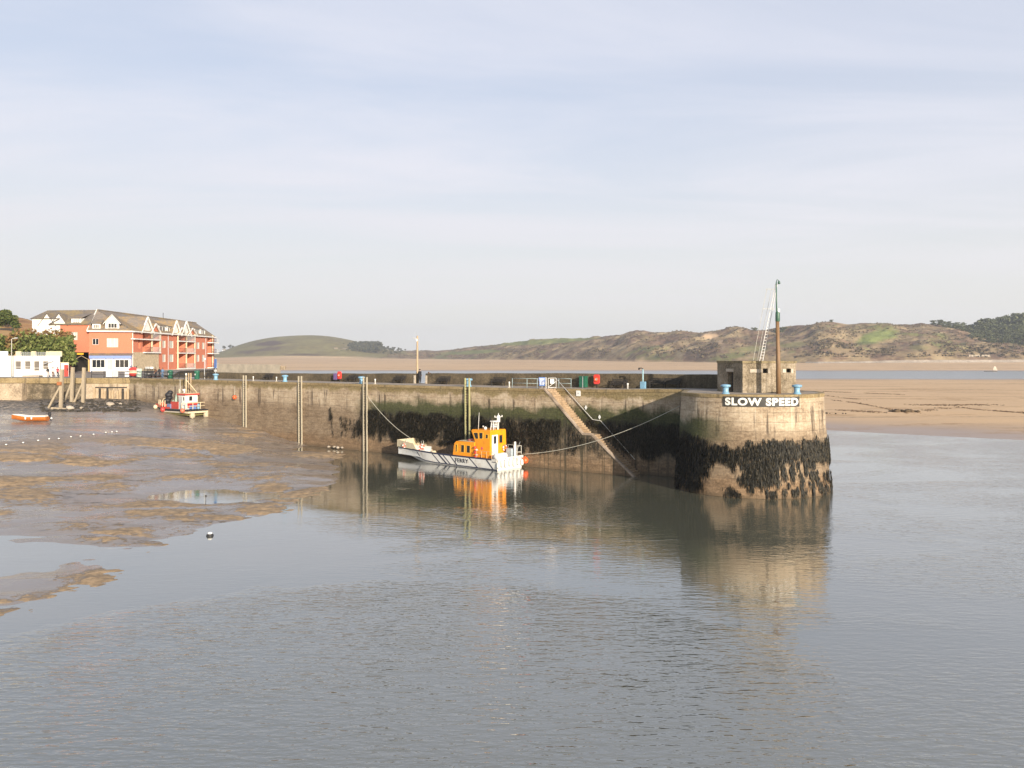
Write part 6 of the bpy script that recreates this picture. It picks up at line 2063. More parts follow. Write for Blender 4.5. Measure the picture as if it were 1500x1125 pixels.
for i, (a, b) in enumerate(bays):
    z0 = hB[i][2]
    m = MB(); m.quad(*[oB + dB * u - nB * 1.69 + Vector((0, 0, z)) for u, z in ((a, z0), (b, z0), (b, EAVE), (a, EAVE))]); obj('bay_back', m, MATS['brick'], fl)
    floors = [F1, F2] if i < 2 else [.35, F1, F2]
    for z in floors:
        # glazed door at the back of the balcony
        w_ = min(1.9, (b - a) * .7); u0 = (a + b) / 2 - w_ / 2
        m = MB(); m.quad(*[oB + dB * u - nB * 1.65 + Vector((0, 0, zz)) for u, zz in ((u0, z + .1), (u0 + w_, z + .1), (u0 + w_, z + 2.05), (u0, z + 2.05))]); dd = obj('balcony_door', m, CUR if (i + int(z)) % 2 else MATS['dusty_glass'], fl)
        f = MB()
        for u in (u0, u0 + w_ / 2, u0 + w_): f.bar(oB + dB * u - nB * 1.62 + Vector((0, 0, z + .1)), oB + dB * u - nB * 1.62 + Vector((0, 0, z + 2.05)), .1, .06)
        f.bar(oB + dB * u0 - nB * 1.62 + Vector((0, 0, z + 2.05)), oB + dB * (u0 + w_) - nB * 1.62 + Vector((0, 0, z + 2.05)), .06, .1); obj('frame', f, MATS['white_paint'], dd)
        out = .55 if i < 4 else 1.3
        m = MB(); m.box(oB + dB * ((a + b) / 2) + nB * ((out - 1.6) / 2) + Vector((0, 0, z - .09)), (out + 1.6, b - a + .05, .2)); bal = obj('balcony', m, MATS['white_paint'], fl)
        r = MB(); nbar = max(4, int((b - a) / .35))
        for k in range(nbar + 1): u = a + .05 + (b - a - .1) * k / nbar; r.bar(oB + dB * u + nB * (out - .06) + Vector((0, 0, z)), oB + dB * u + nB * (out - .06) + Vector((0, 0, z + 1.0)), .04)
        for zz in (.12, 1.0): r.bar(oB + dB * a + nB * (out - .06) + Vector((0, 0, z + zz)), oB + dB * b + nB * (out - .06) + Vector((0, 0, z + zz)), .05)
        for u in (a + .03, b - .03): r.bar(oB + dB * u + Vector((0, 0, z + 1.0)), oB + dB * u + nB * (out - .06) + Vector((0, 0, z + 1.0)), .05)
        obj('balcony_railing', r, M('rail_dark_red', (.10, .05, .04), .5, .2, 5) if i % 2 == 0 else MATS['grey_metal'], bal)
for x in (220.5, 271.1, 309.8, 258.7, 283.6, 232.6):
    m = MB(); m.bar(oB + dB * yv(x) + nB * .3 + Vector((0, 0, .3 if x > 233 else F1)), oB + dB * yv(x) + nB * .3 + Vector((0, 0, EAVE + .3)), .26, .26); obj('white_column', m, MATS['cream_paint'], fl)
m = MB(); m.bar(oB + dB * .1 + nB * .04 + Vector((0, 0, F1 / 2)), oB + dB * yv(232) + nB * .04 + Vector((0, 0, F1 / 2)), .1, F1 - .1); obj('stone_cladding', m, MATS['stone_clad'], fl)
m = MB(); m.bar(oB + dB * (yv(192)) + nB * .35 + Vector((0, 0, F2 - .12)), oB + dB * yv(220) + nB * .35 + Vector((0, 0, F2 - .12)), .8, .2); obj('long_balcony', m, MATS['white_paint'], fl)
for x in (194, 246, 301): 
    m = MB(); m.tube([oB + dB * yv(x) + nB * .06 + Vector((0, 0, .2)), oB + dB * yv(x) + nB * .06 + Vector((0, 0, EAVE))], .06, 6); obj('drainpipe', m, MATS['white_paint'] if x < 200 else MATS['grey_metal'], fl)
# plinth
m = MB(); m.box(oB + Vector((.25, (yv(234) + 43.1) / 2, -.8)), (.9, 43.1 - yv(234) + .2, 1.9)); obj('plinth', m, MATS['cream_wall'], fl)
# --- roofs
R0 = B((-81.3, 160.5, 21.0)); R1 = B((-76.6, 198.5, 20.1)); ov = .45
eA0, eA1 = B(P0b) + nA * ov - dA * .3 + Vector((0, 0, EAVE - .1)), B(P1b) + nA * ov + Vector((ov, 0, EAVE - .1)); eB1 = B(P2b) + Vector((ov, .4, EAVE - .1))
m = MB(); m.add([eA0, eA1, R0], [(0, 1, 2)]); m.quad(eA1, eB1, R1, R0); m.add([eB1, eB1 + Vector((-9, .5, 0)), R1], [(0, 1, 2)])
m.quad(R0, R1, R1 + Vector((-8, 0, -4)), R0 + Vector((-10, 2, -4)))
obj('main_roof', m, MATS['roof'], fl)
m = MB(); m.bar(R0 + Vector((0, 0, .06)), R1 + Vector((0, 0, .06)), .35, .16); m.bar(eA1 + Vector((0, 0, .08)), R0 + Vector((0, 0, .06)), .25, .12); obj('ridge_tiles', m, MATS['roof_dark'], fl)
m = MB(); m.bar(eA0, eA1, .12, .24); m.bar(eA1, eB1, .12, .24); m.bar(eA0 + Vector((0, 0, .1)), R0 + Vector((0, 0, .08)), .14, .26); obj('bargeboard', m, MATS['white_paint'], fl)
m = MB(); m.tube([R0.lerp(R1, .62), R0.lerp(R1, .62) + Vector((0, 0, 1.3))], .06, 5); obj('aerial', m, MATS['black_metal'], fl)


def roof_pt(u_, zr_):
    """point on the long roof slope: metres along side wall, height"""
    f_ = (zr_ - eA1.z) / (R0.lerp(R1, u_ / 43).z - eA1.z)
    e = eA1.lerp(eB1, (u_ + .3) / 43.5); r = R0.lerp(R1, u_ / 41.6); return e.lerp(r, f_)


def gable(u, hw, zt, zb=EAVE, out=.1, wallm=MATS['white_paint'], win=None):
    """gabled dormer rising from the side wall"""
    c = oB + dB * u + nB * out
    a, b, t = c - dB * hw + Vector((0, 0, zb)), c + dB * hw + Vector((0, 0, zb)), c + Vector((0, 0, zt))
    m = MB(); m.add([a, b, t], [(0, 1, 2)]); g_ = obj('gable', m, wallm, fl)
    m = MB(); bk = Vector((-7.2, 0, 0)); o_ = nB * .35
    lift = Vector((0, 0, .1)); ea = (a - t).normalized() * .45; eb = (b - t).normalized() * .45
    m.quad(a + ea + o_ + lift, t + o_ + lift, t + bk + lift, a + ea + bk + lift); m.quad(t + o_ + lift, b + eb + o_ + lift, b + eb + bk + lift, t + bk + lift)
    obj('gable_roof', m, MATS['roof'], g_)
    m = MB(); m.bar(a + ea + o_, t + o_ + Vector((0, 0, .05)), .1, .3, up=nB); m.bar(t + o_ + Vector((0, 0, .05)), b + eb + o_, .1, .3, up=nB); obj('bargeboard', m, MATS['white_paint'], g_)


for (u, hw, zt, wm_) in ((yv(213.5), 2.6, 19.7 - G0, 'white_paint'), (yv(225.5), 2.2, 18.5 - G0, 'brick'), (yv(256.0), 2.3, 19.6 - G0, 'white_paint'), (yv(264), 2.0, 18.2 - G0, 'brick'), (yv(270.5), 2.6, 19.7 - G0, 'white_paint'), (yv(279.5), 2.6, 18.3 - G0, 'brick')):
    gable(u, hw, zt, wallm=MATS[wm_])


def shed_dormer(q0_, q1_, n, z0, z1, depth, bars, wm_=MATS['white_paint']):
    a, b = Vector(q0_), Vector(q1_); d = (b - a).normalized(); Ld = (b - a).length
    m = MB(); hh = [(.25, Ld - .25, z0 + .25, z1 - .2)]
    m.wall((a.x, a.y, 0), d, n, Ld, z0, z1, hh, .1)
    for p in (a, b): m.quad(Vector((p.x, p.y, z0)), Vector((p.x, p.y, z1)), Vector((p.x, p.y, z1)) - n * depth, Vector((p.x, p.y, z0)) - n * depth)
    dm = obj('dormer', m, wm_, fl)
    bwindow(dm, [Vector((*(a + d * u).xy, z)) for u, z in ((hh[0][0], hh[0][2]), (hh[0][1], hh[0][2]), (hh[0][1], hh[0][3]), (hh[0][0], hh[0][3]))], n, bars=bars, d=.09)
    m = MB(); ex = d * .25; m.quad(a - ex + n * .3 + Vector((0, 0, z1 - a.z)), b + ex + n * .3 + Vector((0, 0, z1 - b.z)), b + ex - n * depth + Vector((0, 0, z1 + .9 - b.z)), a - ex - n * depth + Vector((0, 0, z1 + .9 - a.z))); obj('dormer_roof', m, MATS['roof'], dm)


for x0, x1, nb__ in ((235, 245, 2), (247, 253.5, 2), (287, 294, 2), (296, 302, 2)):
    shed_dormer(oB + dB * yv(x0) - nB * .25, oB + dB * yv(x1) - nB * .25, nB, EAVE + .1, EAVE + 1.55, 3.5, nb__)
zd0 = bz(483, 157) + .1
shed_dormer(B(P0b) + dA * tA(134.5) - nA * .3, B(P0b) + dA * tA(146.5) - nA * .3, nA, zd0 - .1, bz(474.5, 157), 2.2, 3)
c = B(P0b) + dA * tA(164) - nA * .3; hw = tA(164) - tA(153.8); zt = bz(462, 157.5); zb_ = zd0 - .1; zm = bz(473, 157)
m = MB(); a, b = c - dA * hw, c + dA * hw
m.add([a + Vector((0, 0, zb_)), b + Vector((0, 0, zb_)), b + Vector((0, 0, zm)), c + Vector((0, 0, zt)), a + Vector((0, 0, zm))], [(0, 1, 2, 3, 4)]); gd = obj('gabled_dormer', m, MATS['white_paint'], fl)
m = MB(); o2, bk = nA * .3, nA * -3.8; T_ = c + Vector((0, 0, zt + .08)); A_ = a - dA * .3 + Vector((0, 0, zm - .25)); B2 = b + dA * .3 + Vector((0, 0, zm - .25))
m.quad(A_ + o2, T_ + o2, T_ + bk, A_ + bk); m.quad(T_ + o2, B2 + o2, B2 + bk, T_ + bk); obj('dormer_roof', m, MATS['roof'], gd)
m = MB(); m.bar(A_ + o2 + nA * .02, T_ + o2 + nA * .02, .08, .26, up=nA); m.bar(T_ + o2 + nA * .02, B2 + o2 + nA * .02, .08, .26, up=nA); obj('bargeboard', m, MATS['white_paint'], gd)
u0, u1 = tA(158), tA(171)
bwindow(gd, [B(P0b) - nA * .3 + dA * u + Vector((0, 0, z)) for u, z in ((u0, zb_ + .3), (u1, zb_ + .3), (u1, zm - .1), (u0, zm - .1))], nA, bars=3, d=-.05, glass=MATS['dark_glass'])

# --- left wing with the archway and white gables
lw = thing('archway_wing', 'red brick wing with a dark archway and white gabled upper storey left of the flats', 'building', (-80, 155.6, G0))
o_ = Vector(lw.location); dL = Vector((1, -.04, 0)).normalized(); nL = Vector((dL.y, -dL.x, 0)); QL = Vector((-91.4, 156.05, G0))
tL = lambda x: (lambda k: (k * QL.y - QL.x) / (dL.x - k * dL.y))((x - CX) / F)
LL = (Vector((-80.15, 155.6, 0)) - Vector((QL.x, QL.y, 0))).length
El = 17.9 - G0
m = MB(); hL = [(tL(104.5), tL(130), -.3, bz(516, 156)), (tL(104), tL(113.5), bz(498, 156), bz(486.5, 156))]
brL = tL(88)
m.wall(QL - o_ + dL * brL, dL, nL, LL - brL, -.3, El, [(h[0] - brL, h[1] - brL, h[2], h[3]) for h in hL], .13); obj('wall', m, MATS['brick'], lw)
m = MB(); m.wall(QL - o_, dL, nL, brL, -.3, bz(467.2, 156), [(tL(67), tL(70.5), bz(471.5, 156), bz(467, 156)), (tL(85), tL(88) - .05, bz(470, 156), bz(466, 156))], .12)
for x in (69, 86.5):
    c = QL - o_ + dL * tL(x) + nL * .02; m.add([c - dL * 1.5 + Vector((0, 0, El + .1)), c + dL * 1.5 + Vector((0, 0, El + .1)), c + dL * .0 + Vector((0, 0, bz(459.5, 156)))], [(0, 1, 2)])
m.quad(QL - o_ + Vector((0, 0, -.3)), QL - o_ + Vector((-1.2, 9, -.3)), QL - o_ + Vector((-1.2, 9, El)), QL - o_ + Vector((0, 0, El)))
obj('white_gables', m, MATS['white_paint'], lw)
for x0, x1 in ((67, 70.5), (85, 87.7)):
    bwindow(lw, [QL - o_ + dL * tL(x) + Vector((0, 0, bz(y, 156))) for x, y in ((x0, 471.5), (x1, 471.5), (x1, 467), (x0, 467))], nL, bars=1, d=.1, glass=MATS['dark_glass'])
h = hL[1]; bwindow(lw, [QL - o_ + dL * u + Vector((0, 0, z)) for u, z in ((h[0], h[2]), (h[1], h[2]), (h[1], h[3]), (h[0], h[3]))], nL, bars=2, glass=CUR)
h = hL[0]
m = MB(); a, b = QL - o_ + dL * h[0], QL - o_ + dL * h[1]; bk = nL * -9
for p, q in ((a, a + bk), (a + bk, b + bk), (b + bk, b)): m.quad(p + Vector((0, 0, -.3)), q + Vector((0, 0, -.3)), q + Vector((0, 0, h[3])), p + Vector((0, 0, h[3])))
m.quad(a + Vector((0, 0, h[3])), b + Vector((0, 0, h[3])), b + bk + Vector((0, 0, h[3])), a + bk + Vector((0, 0, h[3]))); obj('archway', m, MATS['dark_timber'], lw)  # passage lined near black: its inner shade is put into the colour
m = MB(); m.bar(a.lerp(b, .35) + nL * .1 + Vector((0, 0, h[3] - .3)), a.lerp(b, .72) + nL * .1 + Vector((0, 0, h[3] - .3)), .08, .34); obj('arch_sign', m, M('sign_amber', (.70, .40, .04), .4, .1, 5), lw)
m = MB(); m.tube([a + nL * -.4 + Vector((0, 0, h[3] * .55)), a.lerp(b, .5) + nL * -.4 + Vector((0, 0, h[3] * .82)), b + nL * -.4 + Vector((0, 0, h[3] * .58))], .06, 6); obj('arch_beam', m, MATS['weathered_timber'], lw)
m = MB(); m.bar(b + dL * .15 + nL * .1, b + dL * .15 + nL * .1 + Vector((0, 0, 2.3)), .3, .3); obj('yellow_pillar', m, M('pillar_ochre', (.55, .42, .16), .6, .1, 5), lw)
RL0, RL1 = Vector((X(70, 161), 161, 20.95)) - o_, R0 + P0b - o_
eL0, eL1 = QL - o_ - dL * .4 + nL * .4 + Vector((0, 0, El)), QL - o_ + dL * (LL + .1) + nL * .4 + Vector((0, 0, El))
m = MB(); m.quad(eL0.lerp(eL1, .32), eL1, RL1, RL0.lerp(RL1, .25)); cL = QL - o_ - dL * .35 + nL * .35 + Vector((0, 0, bz(467, 156))); cM = QL - o_ + dL * (brL + .2) + nL * .35 + Vector((0, 0, bz(467, 156))); m.quad(cL, cM, RL0.lerp(RL1, .25), RL0); m.add([cM, eL0.lerp(eL1, .32), RL0.lerp(RL1, .25)], [(0, 1, 2)]); m.quad(RL0, RL1, RL1 + Vector((0, 6, -4)), RL0 + Vector((0, 6, -4))); m.add([RL0, RL0 + Vector((0, 6, -4)), cL + Vector((-1.2, 9, -.5)), cL], [(0, 1, 2, 3)])
obj('roof', m, MATS['roof_dark'], lw)
for x in (69, 86.5):
    c = QL - o_ + dL * tL(x) + nL * .25; t_ = c + Vector((0, 0, bz(459.2, 156))); m = MB()
    for s_ in (-1, 1): m.quad(c + dL * 1.75 * s_ + Vector((0, 0, El - .2)), t_, t_ + Vector((0, 4.5, 0)), c + dL * 1.75 * s_ + Vector((0, 4.5, El - .2)))
    obj('gable_roof', m, MATS['roof_dark'], lw)
a, b = QL - o_ + dL * tL(103) - nL * .3, QL - o_ + dL * tL(117.5) - nL * .3
m = MB(); z0, z1 = El - .1, bz(466, 156); m.wall((a.x, a.y, 0), dL, nL, (b - a).length, z0, z1, [(.3, (b - a).length - .3, z0 + .3, z1 - .2)], .1)
for p in (a, b): m.quad(Vector((p.x, p.y, z0)), Vector((p.x, p.y, z1)), Vector((p.x, p.y + 3, z1)), Vector((p.x, p.y + 3, z0)))
dm = obj('dormer', m, MATS['white_paint'], lw); bwindow(dm, [Vector((*(a + dL * u).xy, z)) for u, z in ((.3, z0 + .3), ((b - a).length - .3, z0 + .3), ((b - a).length - .3, z1 - .2), (.3, z1 - .2))], nL, bars=3, d=.09, glass=CUR)
m = MB(); m.quad(a - dL * .3 + nL * .35 + Vector((0, 0, z1 - a.z)), b + dL * .3 + nL * .35 + Vector((0, 0, z1 - b.z)), b + dL * .3 - nL * 3 + Vector((0, 0, z1 + 1.0 - b.z)), a - dL * .3 - nL * 3 + Vector((0, 0, z1 + 1.0 - a.z))); obj('dormer_roof', m, MATS['roof'], dm)

# ---------------------------------------------------------------- along the left quay edge
m0 = at(134, 554, DECKZ)
pts = [Vector((X(x, QY + .8), QY + .8, DECKZ)) for x in (134, 176)] + [edge_at(x, .7) for x in (200, 272)]
posts = [Vector((X(x, QY + .8), QY + .8, DECKZ)) for x in (134, 152.5, 172.8, 188)] + [edge_at(x, .7) for x in (201, 208, 215, 222.5, 230, 245.5, 253.5, 262, 270)]
rail_run('black post and rail fence along the left quay edge before the flats', pts, posts, 1.2, (.55, 1.05), MATS['black_metal'], .045, 'railing', 'quay_railing')
for x0, x1, mt, lb in ((155.5, 164.5, 'sign_white', 'white board on the quay railing, larger and leftmost'), (165, 173, 'pale_grey_paint', 'pale grey board on the quay railing joined to the white one'), (183, 189, 'sign_white', 'small white upright board left of the red sea mine')):
    Yp = QY + .68; w_ = (x1 - x0) / F * Yp
    panel('notice_board', lb, Vector((X((x0 + x1) / 2, Yp), Yp, DECKZ + .75)), w_, 1.15, 0, MATS[mt], lines=[(.3, .7), (.12, .6), (-.08, .7), (-.26, .6)], lmat=M('print_grey', (.45, .47, .50), .6, .1, 6))
p = edge_at(204, .9); panel('information_board', 'pale green upright information board right of the red sea mine', p + Vector((0, 0, .85)), .85, 1.35, 0, M('board_green', (.42, .52, .46), .5, .15, 4), post=((-.35, .35), .2))
p = Vector((X(195.5, 137.4), 137.4, DECKZ))
t = thing('sea_mine', 'round red and white banded old sea mine standing on the quay', 'sea mine', p)
mm = MB(); prof = [(max(.05, .92 * math.cos(-PI / 2 + PI * i / 12)), .95 + .82 * math.sin(-PI / 2 + PI * i / 12)) for i in range(13)]
mm.lathe(prof, (0, 0, 0), 18, ms=[1 if 5 <= i <= 6 else 0 for i in range(13)]); obj('shell', mm, [MATS['red_plastic'], MATS['cream_paint']], t, True)
for a in (0, 1.6, 3.1, 4.7):
    m = MB(); m.tube([(.45 * math.cos(a), .45 * math.sin(a), 1.6), (.58 * math.cos(a), .58 * math.sin(a), 1.95)], .06, 6); obj('horn', m, MATS['black_metal'], t)
m = MB(); m.lathe([(.55, 0), (.5, .2), (.3, .25)], (0, 0, 0), 12); obj('stand', m, MATS['black_metal'], t)
# cart with white crates, and people on the bench behind it
p = edge_at(219.5, 1.8)
t = thing('hand_cart', 'black slatted hand cart loaded with white boxes behind the quay railing', 'cart', p, FACE)
m = MB()
for z in (.55, .85, 1.15, 1.45): m.bar((-1.0, -.4, z), (1.0, -.4, z), .04, .13); m.bar((-1.0, .4, z), (1.0, .4, z), .04, .13)
for x in (-1, 0, 1): m.bar((x, -.42, .3), (x, -.42, 1.55), .07); m.bar((x, .42, .3), (x, .42, 1.55), .07)
m.box((0, 0, .45), (2.1, .85, .07)); obj('slat_body', m, MATS['dark_timber'], t)
for x in (-.6, .65):
    m = MB(); m.torus((x, -.5, .28), .24, .05, 'y', 16, 6); m.torus((x, .5, .28), .24, .05, 'y', 16, 6); obj('wheel', m, MATS['black_rubber'], t, True)
for x, z, w_ in ((-.55, 1.52, .8), (.3, 1.52, .6), (-.3, .98, .7)):
    mm = MB(); mm.box((0, 0, .15), (w_, .5, .3)); mm.box((0, 0, .32), (w_ + .04, .54, .04))
    o = obj('white_box', mm, MATS['sign_white']); o.location = p + Matrix.Rotation(FACE, 3, 'Z') @ Vector((x, 0 if z > 1 else -.1, z - .02 if z > 1 else .49)); o.rotation_euler = (0, 0, FACE)
    tag(o, {-.55: 'long white box on the left end of the black hand cart', .3: 'short white box on top of the black hand cart near its right end', -.3: 'white box inside the slats of the black hand cart'}[x], 'box', 'white boxes on the hand cart')
for x, tp, lg, lb, bk in ((228, 'cloth_brown', 'cloth_black', 'person in brown standing right of the black hand cart', 2.1), (233.5, 'cloth_black', 'cloth_black', 'person in black jacket between the brown and the blue figures', 2.4), (238, 'cloth_blue', 'cloth_blue', 'person in pale blue clothes leaning by the railing left of the green bin', 1.4)):
    person(lb, edge_at(x, bk), FACE + random.uniform(-.5, .5), 1.68, dict(rel=(.27, .03, 1.16), rwr=(.20, -.15, 1.02), rpa=(.16, -.2, 1.0)), tp, lg)
for x, lb in ((249.5, 'dark green bin with a white disc behind the quay railing'), (288.5, 'dark green bin with a white disc between the ladder and the blue bollard')):
    t = thing('litter_bin', lb, 'bin', edge_at(x, 1.6), FACE, 'round green bins by the quay railing')
    m = MB(); m.lathe([(.34, 0), (.38, .1), (.40, 1.05), (.43, 1.1), (.36, 1.3), (.1, 1.38)], (0, 0, 0), 14); obj('body', m, MATS['bin_green'], t, True)
    m = MB(); m.lathe([(.14, 0), (.14, .02), (.05, .03)], (0, 0, 0), 12); o = obj('disc', m, MATS['sign_white'], t); o.rotation_euler = (PI / 2, 0, 0); o.location = (.12, -.395, .75)
t = thing('road_sign', 'blue sign panels on a pole below the end of the flats', 'sign', edge_at(316, 3.4) + Vector((0, 0, .3)), FACE)
m = MB(); m.tube([(0, 0, -.3), (0, 0, 2.9)], .05, 6); obj('pole', m, MATS['grey_metal'], t)
m = MB(); m.box((0, -.06, 2.1), (.62, .05, 1.4)); obj('panel', m, MATS['sign_blue'], t)
m = MB(); m.box((0, -.06, 1.0), (.58, .05, .3)); obj('panel', m, MATS['sign_white'], t)
dup(bn, edge_at(305, 2.6), FACE, 'dark bench beside the blue bollard below the flats')
o = thing('lamp_post', 'thin pole with a small round white lamp in front of the flats', 'lamp post', edge_at(299.5, 2.5))
m = MB(); m.tube([(0, 0, 0), (0, 0, 3.3)], .05, 6); obj('pole', m, MATS['grey_metal'], o)
m = MB(); m.sphere((.1, -.1, 3.1), .18, 10); obj('lamp', m, MATS['sign_white'], o, True)

# cream sea wall beyond the pier root
cw = thing('sea_wall', 'pale cream rendered sea wall beyond the pier parapet at left', 'wall', (-55, 150, 5))
m = MB(); a, b = Vector((X(318, 152), 152, 0)), Vector((X(411, 139), 139, 0)); c0 = Vector(cw.location)
nw = 22
m.grid(nw, 2, lambda i, j: (a.lerp(b, i / (nw - 1)).x - c0.x, a.lerp(b, i / (nw - 1)).y - c0.y, (CAMH - ((533.2 + .9 * i / nw) - HZ) * a.lerp(b, i / (nw - 1)).y / F if j else -1) - c0.z), flip=False)
m.grid(nw, 2, lambda i, j: (a.lerp(b, i / (nw - 1)).x - c0.x + (-.3 if j else 0), a.lerp(b, i / (nw - 1)).y - c0.y + (.8 if j else 0), CAMH - ((533.2 + .9 * i / nw) - HZ) * a.lerp(b, i / (nw - 1)).y / F - c0.z + .01 * j), flip=False)
m.quad(*[Vector(q) - c0 for q in ((b.x, b.y, -1), (b.x - .3, b.y + .8, -1), (b.x - .3, b.y + .8, 10.5), (b.x, b.y, 10.53))])
obj('wall_face', m, M('cream_plaster', (.52, .45, .35), .85, .22, .8, .02), cw)
m = MB(); m.box(b - c0 + Vector((.35, .3, 9.9)), (.8, .8, .7)); obj('end_pier', m, MATS['quay_stone'], cw)

# ================================================================== PLANTS AND TREES
def leaf_cloud(lobes, n, size, seed, flat=.75, drop=.0):
    rs = np.random.RandomState(seed); V = []; Fc = []
    wts = np.array([l[3] ** 2 for l in lobes]); wts = wts / wts.sum()
    for q in range(n):
        cx, cy, cz, r = lobes[rs.choice(len(lobes), p=wts)]
        d = rs.normal(size=3); d /= np.linalg.norm(d)
        rad = r * (rs.rand() ** .33) * (.82 + .36 * mnoise.noise(Vector(d * 1.8) + Vector((cx, cy, cz))))
        c = np.array([cx, cy, cz]) + d * rad * np.array([1, 1, flat])
        t1 = rs.normal(size=3) + d * .2; t1 /= np.linalg.norm(t1); t2 = np.cross(t1, rs.normal(size=3)); t2 /= np.linalg.norm(t2) + 1e-6
        s = size * rs.uniform(.6, 1.35); o = len(V)
        V += [c - t1 * s, c - t2 * s * .55, c + t1 * s, c + t2 * s * .55]; Fc.append((o, o + 1, o + 2, o + 3))
    return V, Fc


def plant(name, label, cat, p, lobes, n, size, mat, seed, trunk=None, group=None, flat=.75):
    t = thing(name, label, cat, p, 0, group)
    V, Fc = leaf_cloud(lobes, n, size, seed, flat)
    o = np_mesh('crown', V, Fc, mat, smooth=False); o.parent = t
    m = MB(); rs = random.Random(seed)
    tr_ = trunk or (.16, lobes[0][2])
    m.tube([(0, 0, -.5), (.05, 0, tr_[1] * .5), (lobes[0][0] * .3, lobes[0][1] * .3, tr_[1])], [tr_[0], tr_[0] * .8, tr_[0] * .5], 7)
    for l in lobes[1:6]: m.tube([(.04, 0, tr_[1] * .45), (l[0] * .6, l[1] * .6, (tr_[1] * .45 + l[2]) / 2), (l[0], l[1], l[2])], [tr_[0] * .5, tr_[0] * .35, tr_[0] * .12], 5)
    b = obj('trunk', m, MATS['bark'], t, True)
    return t


BY_ = 147.5
def bush(xpx, ytop, ybase, wpx, mat, label, seed, n=1500, Y=BY_, size=.34):
    p = Vector((X(xpx, Y), Y, quay_z(Y) - .1)); s = Y / F
    H = (CAMH - (ytop - HZ) * s) - p.z; W = wpx * s / 2
    rs = random.Random(seed); lobes = [(0, 0, H * .55, min(W, H * .45))]
    for k in range(7):
        a = rs.uniform(0, 2 * PI); lobes.append((math.cos(a) * W * .62, math.sin(a) * W * .4, H * rs.uniform(.3, .78), W * rs.uniform(.30, .48)))
    return plant('bush', label, 'bush', p, lobes, n, size, mat, seed, (.14, H * .5), 'bushes behind the white building', .85)


bush(10, 474, 535, 46, MATS['broadleaf'], 'green bush at the far left behind the white building', 11, 1700)
bush(38, 465, 535, 60, MATS['russet'], 'russet topped bush in the middle behind the white building', 12, 2000)
bush(50, 478, 540, 64, MATS['broadleaf'], 'bright green rounded bush just above the roof railing', 13, 2200, Y=144.5)
bush(80, 464, 540, 58, MATS['russet'], 'russet and green bush tight against the white gables', 14, 2000, Y=149)
bush(90, 480, 548, 46, MATS['broadleaf'], 'dark green bush left of the dark archway', 15, 2200, Y=145)
bush(-18, 478, 535, 50, MATS['broadleaf'], 'green bush cut by the left edge of the picture', 16, 900)
p = Vector((X(6, 200), 200, 17.5)); plant('tree', 'dark rounded tree on the hillside at the top left', 'tree', p, [(0, 0, 3.8, 2.6), (1.9, 0, 3.4, 1.8), (-2.2, .3, 3.6, 2.2), (.3, 0, 5.0, 1.7), (3.0, 0, 2.2, 1.2)], 1700, .36, MATS.setdefault('dark_broad_leaves', leaf_mat('dark_broad_leaves', (.03, .045, .014), (.06, .085, .022), (.11, .12, .035), .4)), 21, (.25, 3.4), flat=.8)
p = Vector((X(-14, 203), 203, 17)); plant('tree', 'dark tree mostly outside the left edge on the hillside', 'tree', p, [(0, 0, 4, 2.8), (2, 0, 3.2, 1.9)], 1000, .4, MATS['dark_broad_leaves'], 22, (.25, 3.4), flat=.8)
fnc = thing('hedge_fence', 'dark board fence below the rounded tree at top left', 'fence', (X(4, 196), 196, 17.4)); m = MB()
for k in range(12): m.box((-2.6 + k * .46, 0, .7), (.42, .05, 1.3 + .05 * (k % 2)))
obj('boards', m, MATS['dark_timber'], fnc)
m = MB(); m.bar((-2.8, .06, .3), (2.7, .06, .3), .08); m.bar((-2.8, .06, 1.1), (2.7, .06, 1.1), .08); obj('rails', m, MATS['dark_timber'], fnc)

# far pines on the right: every tree on its own
pines = []
for v in range(4):
    rs = random.Random(50 + v); H = 15
    lobes = [(0, 0, H * .60, 4.2), (0, 0, H * .28, 3.6)] + [(rs.uniform(-4, 4), rs.uniform(-4, 4), H * rs.uniform(.16, .88), rs.uniform(2.0, 3.4)) for _ in range(9)]
    t = plant('pine_tree', 'dark pine standing among the wood on the far right hilltop', 'tree', (0, 0, 0), lobes, 700, .85, MATS['pine'], 60 + v, (.32, H * .7), 'pines of the wood at far right')
    pines.append(t)


def dune_h(xpx, tfrac):
    i = int(np.clip((xpx - DPX[0]) / 2.2, 0, len(DPX) - 1)); j = int(np.clip((tfrac + .04) / 1.39 * (nd - 1), 0, nd - 1))
    return Vector((DX[i, j], DY[i, j], DZ[i, j]))


_ptop = [(1366, 466), (1378, 466), (1392, 470), (1405, 471), (1420, 472), (1432, 470), (1441, 464), (1452, 462), (1465, 461), (1480, 459), (1492, 457), (1510, 455), (1560, 452)]
rs = random.Random(9); k = 0
for row, (tf, x0, step, dy) in enumerate(((.99, 1368, 7.5, 0), (.92, 1384, 8, 4), (.80, 1396, 8, 10), (.68, 1410, 9, 16), (.56, 1424, 9.5, 22), (.45, 1438, 10, 28), (.36, 1458, 11, 33))):
    x = x0
    while x < 1560:
        xx = x + rs.uniform(-3, 3); g = dune_h(min(xx, 1685), tf)
        top = CAMH - (np.interp(xx, *zip(*_ptop)) + dy + rs.uniform(-2.5, 5) - HZ) * g.y / F
        h = max(6, top - g.z); sc = h / 15.0
        src = pines[k % 4]
        s3 = (max(sc, .8) * rs.uniform(.95, 1.25), max(sc, .8) * rs.uniform(.95, 1.25), max(sc, .55))
        if k < 4: src.location = g - Vector((0, 0, .5)); src.scale = s3; src.rotation_euler = (0, 0, rs.uniform(0, 6))
        else: dup(src, g - Vector((0, 0, .5)), rs.uniform(0, 6), None, s3)
        k += 1; x += step
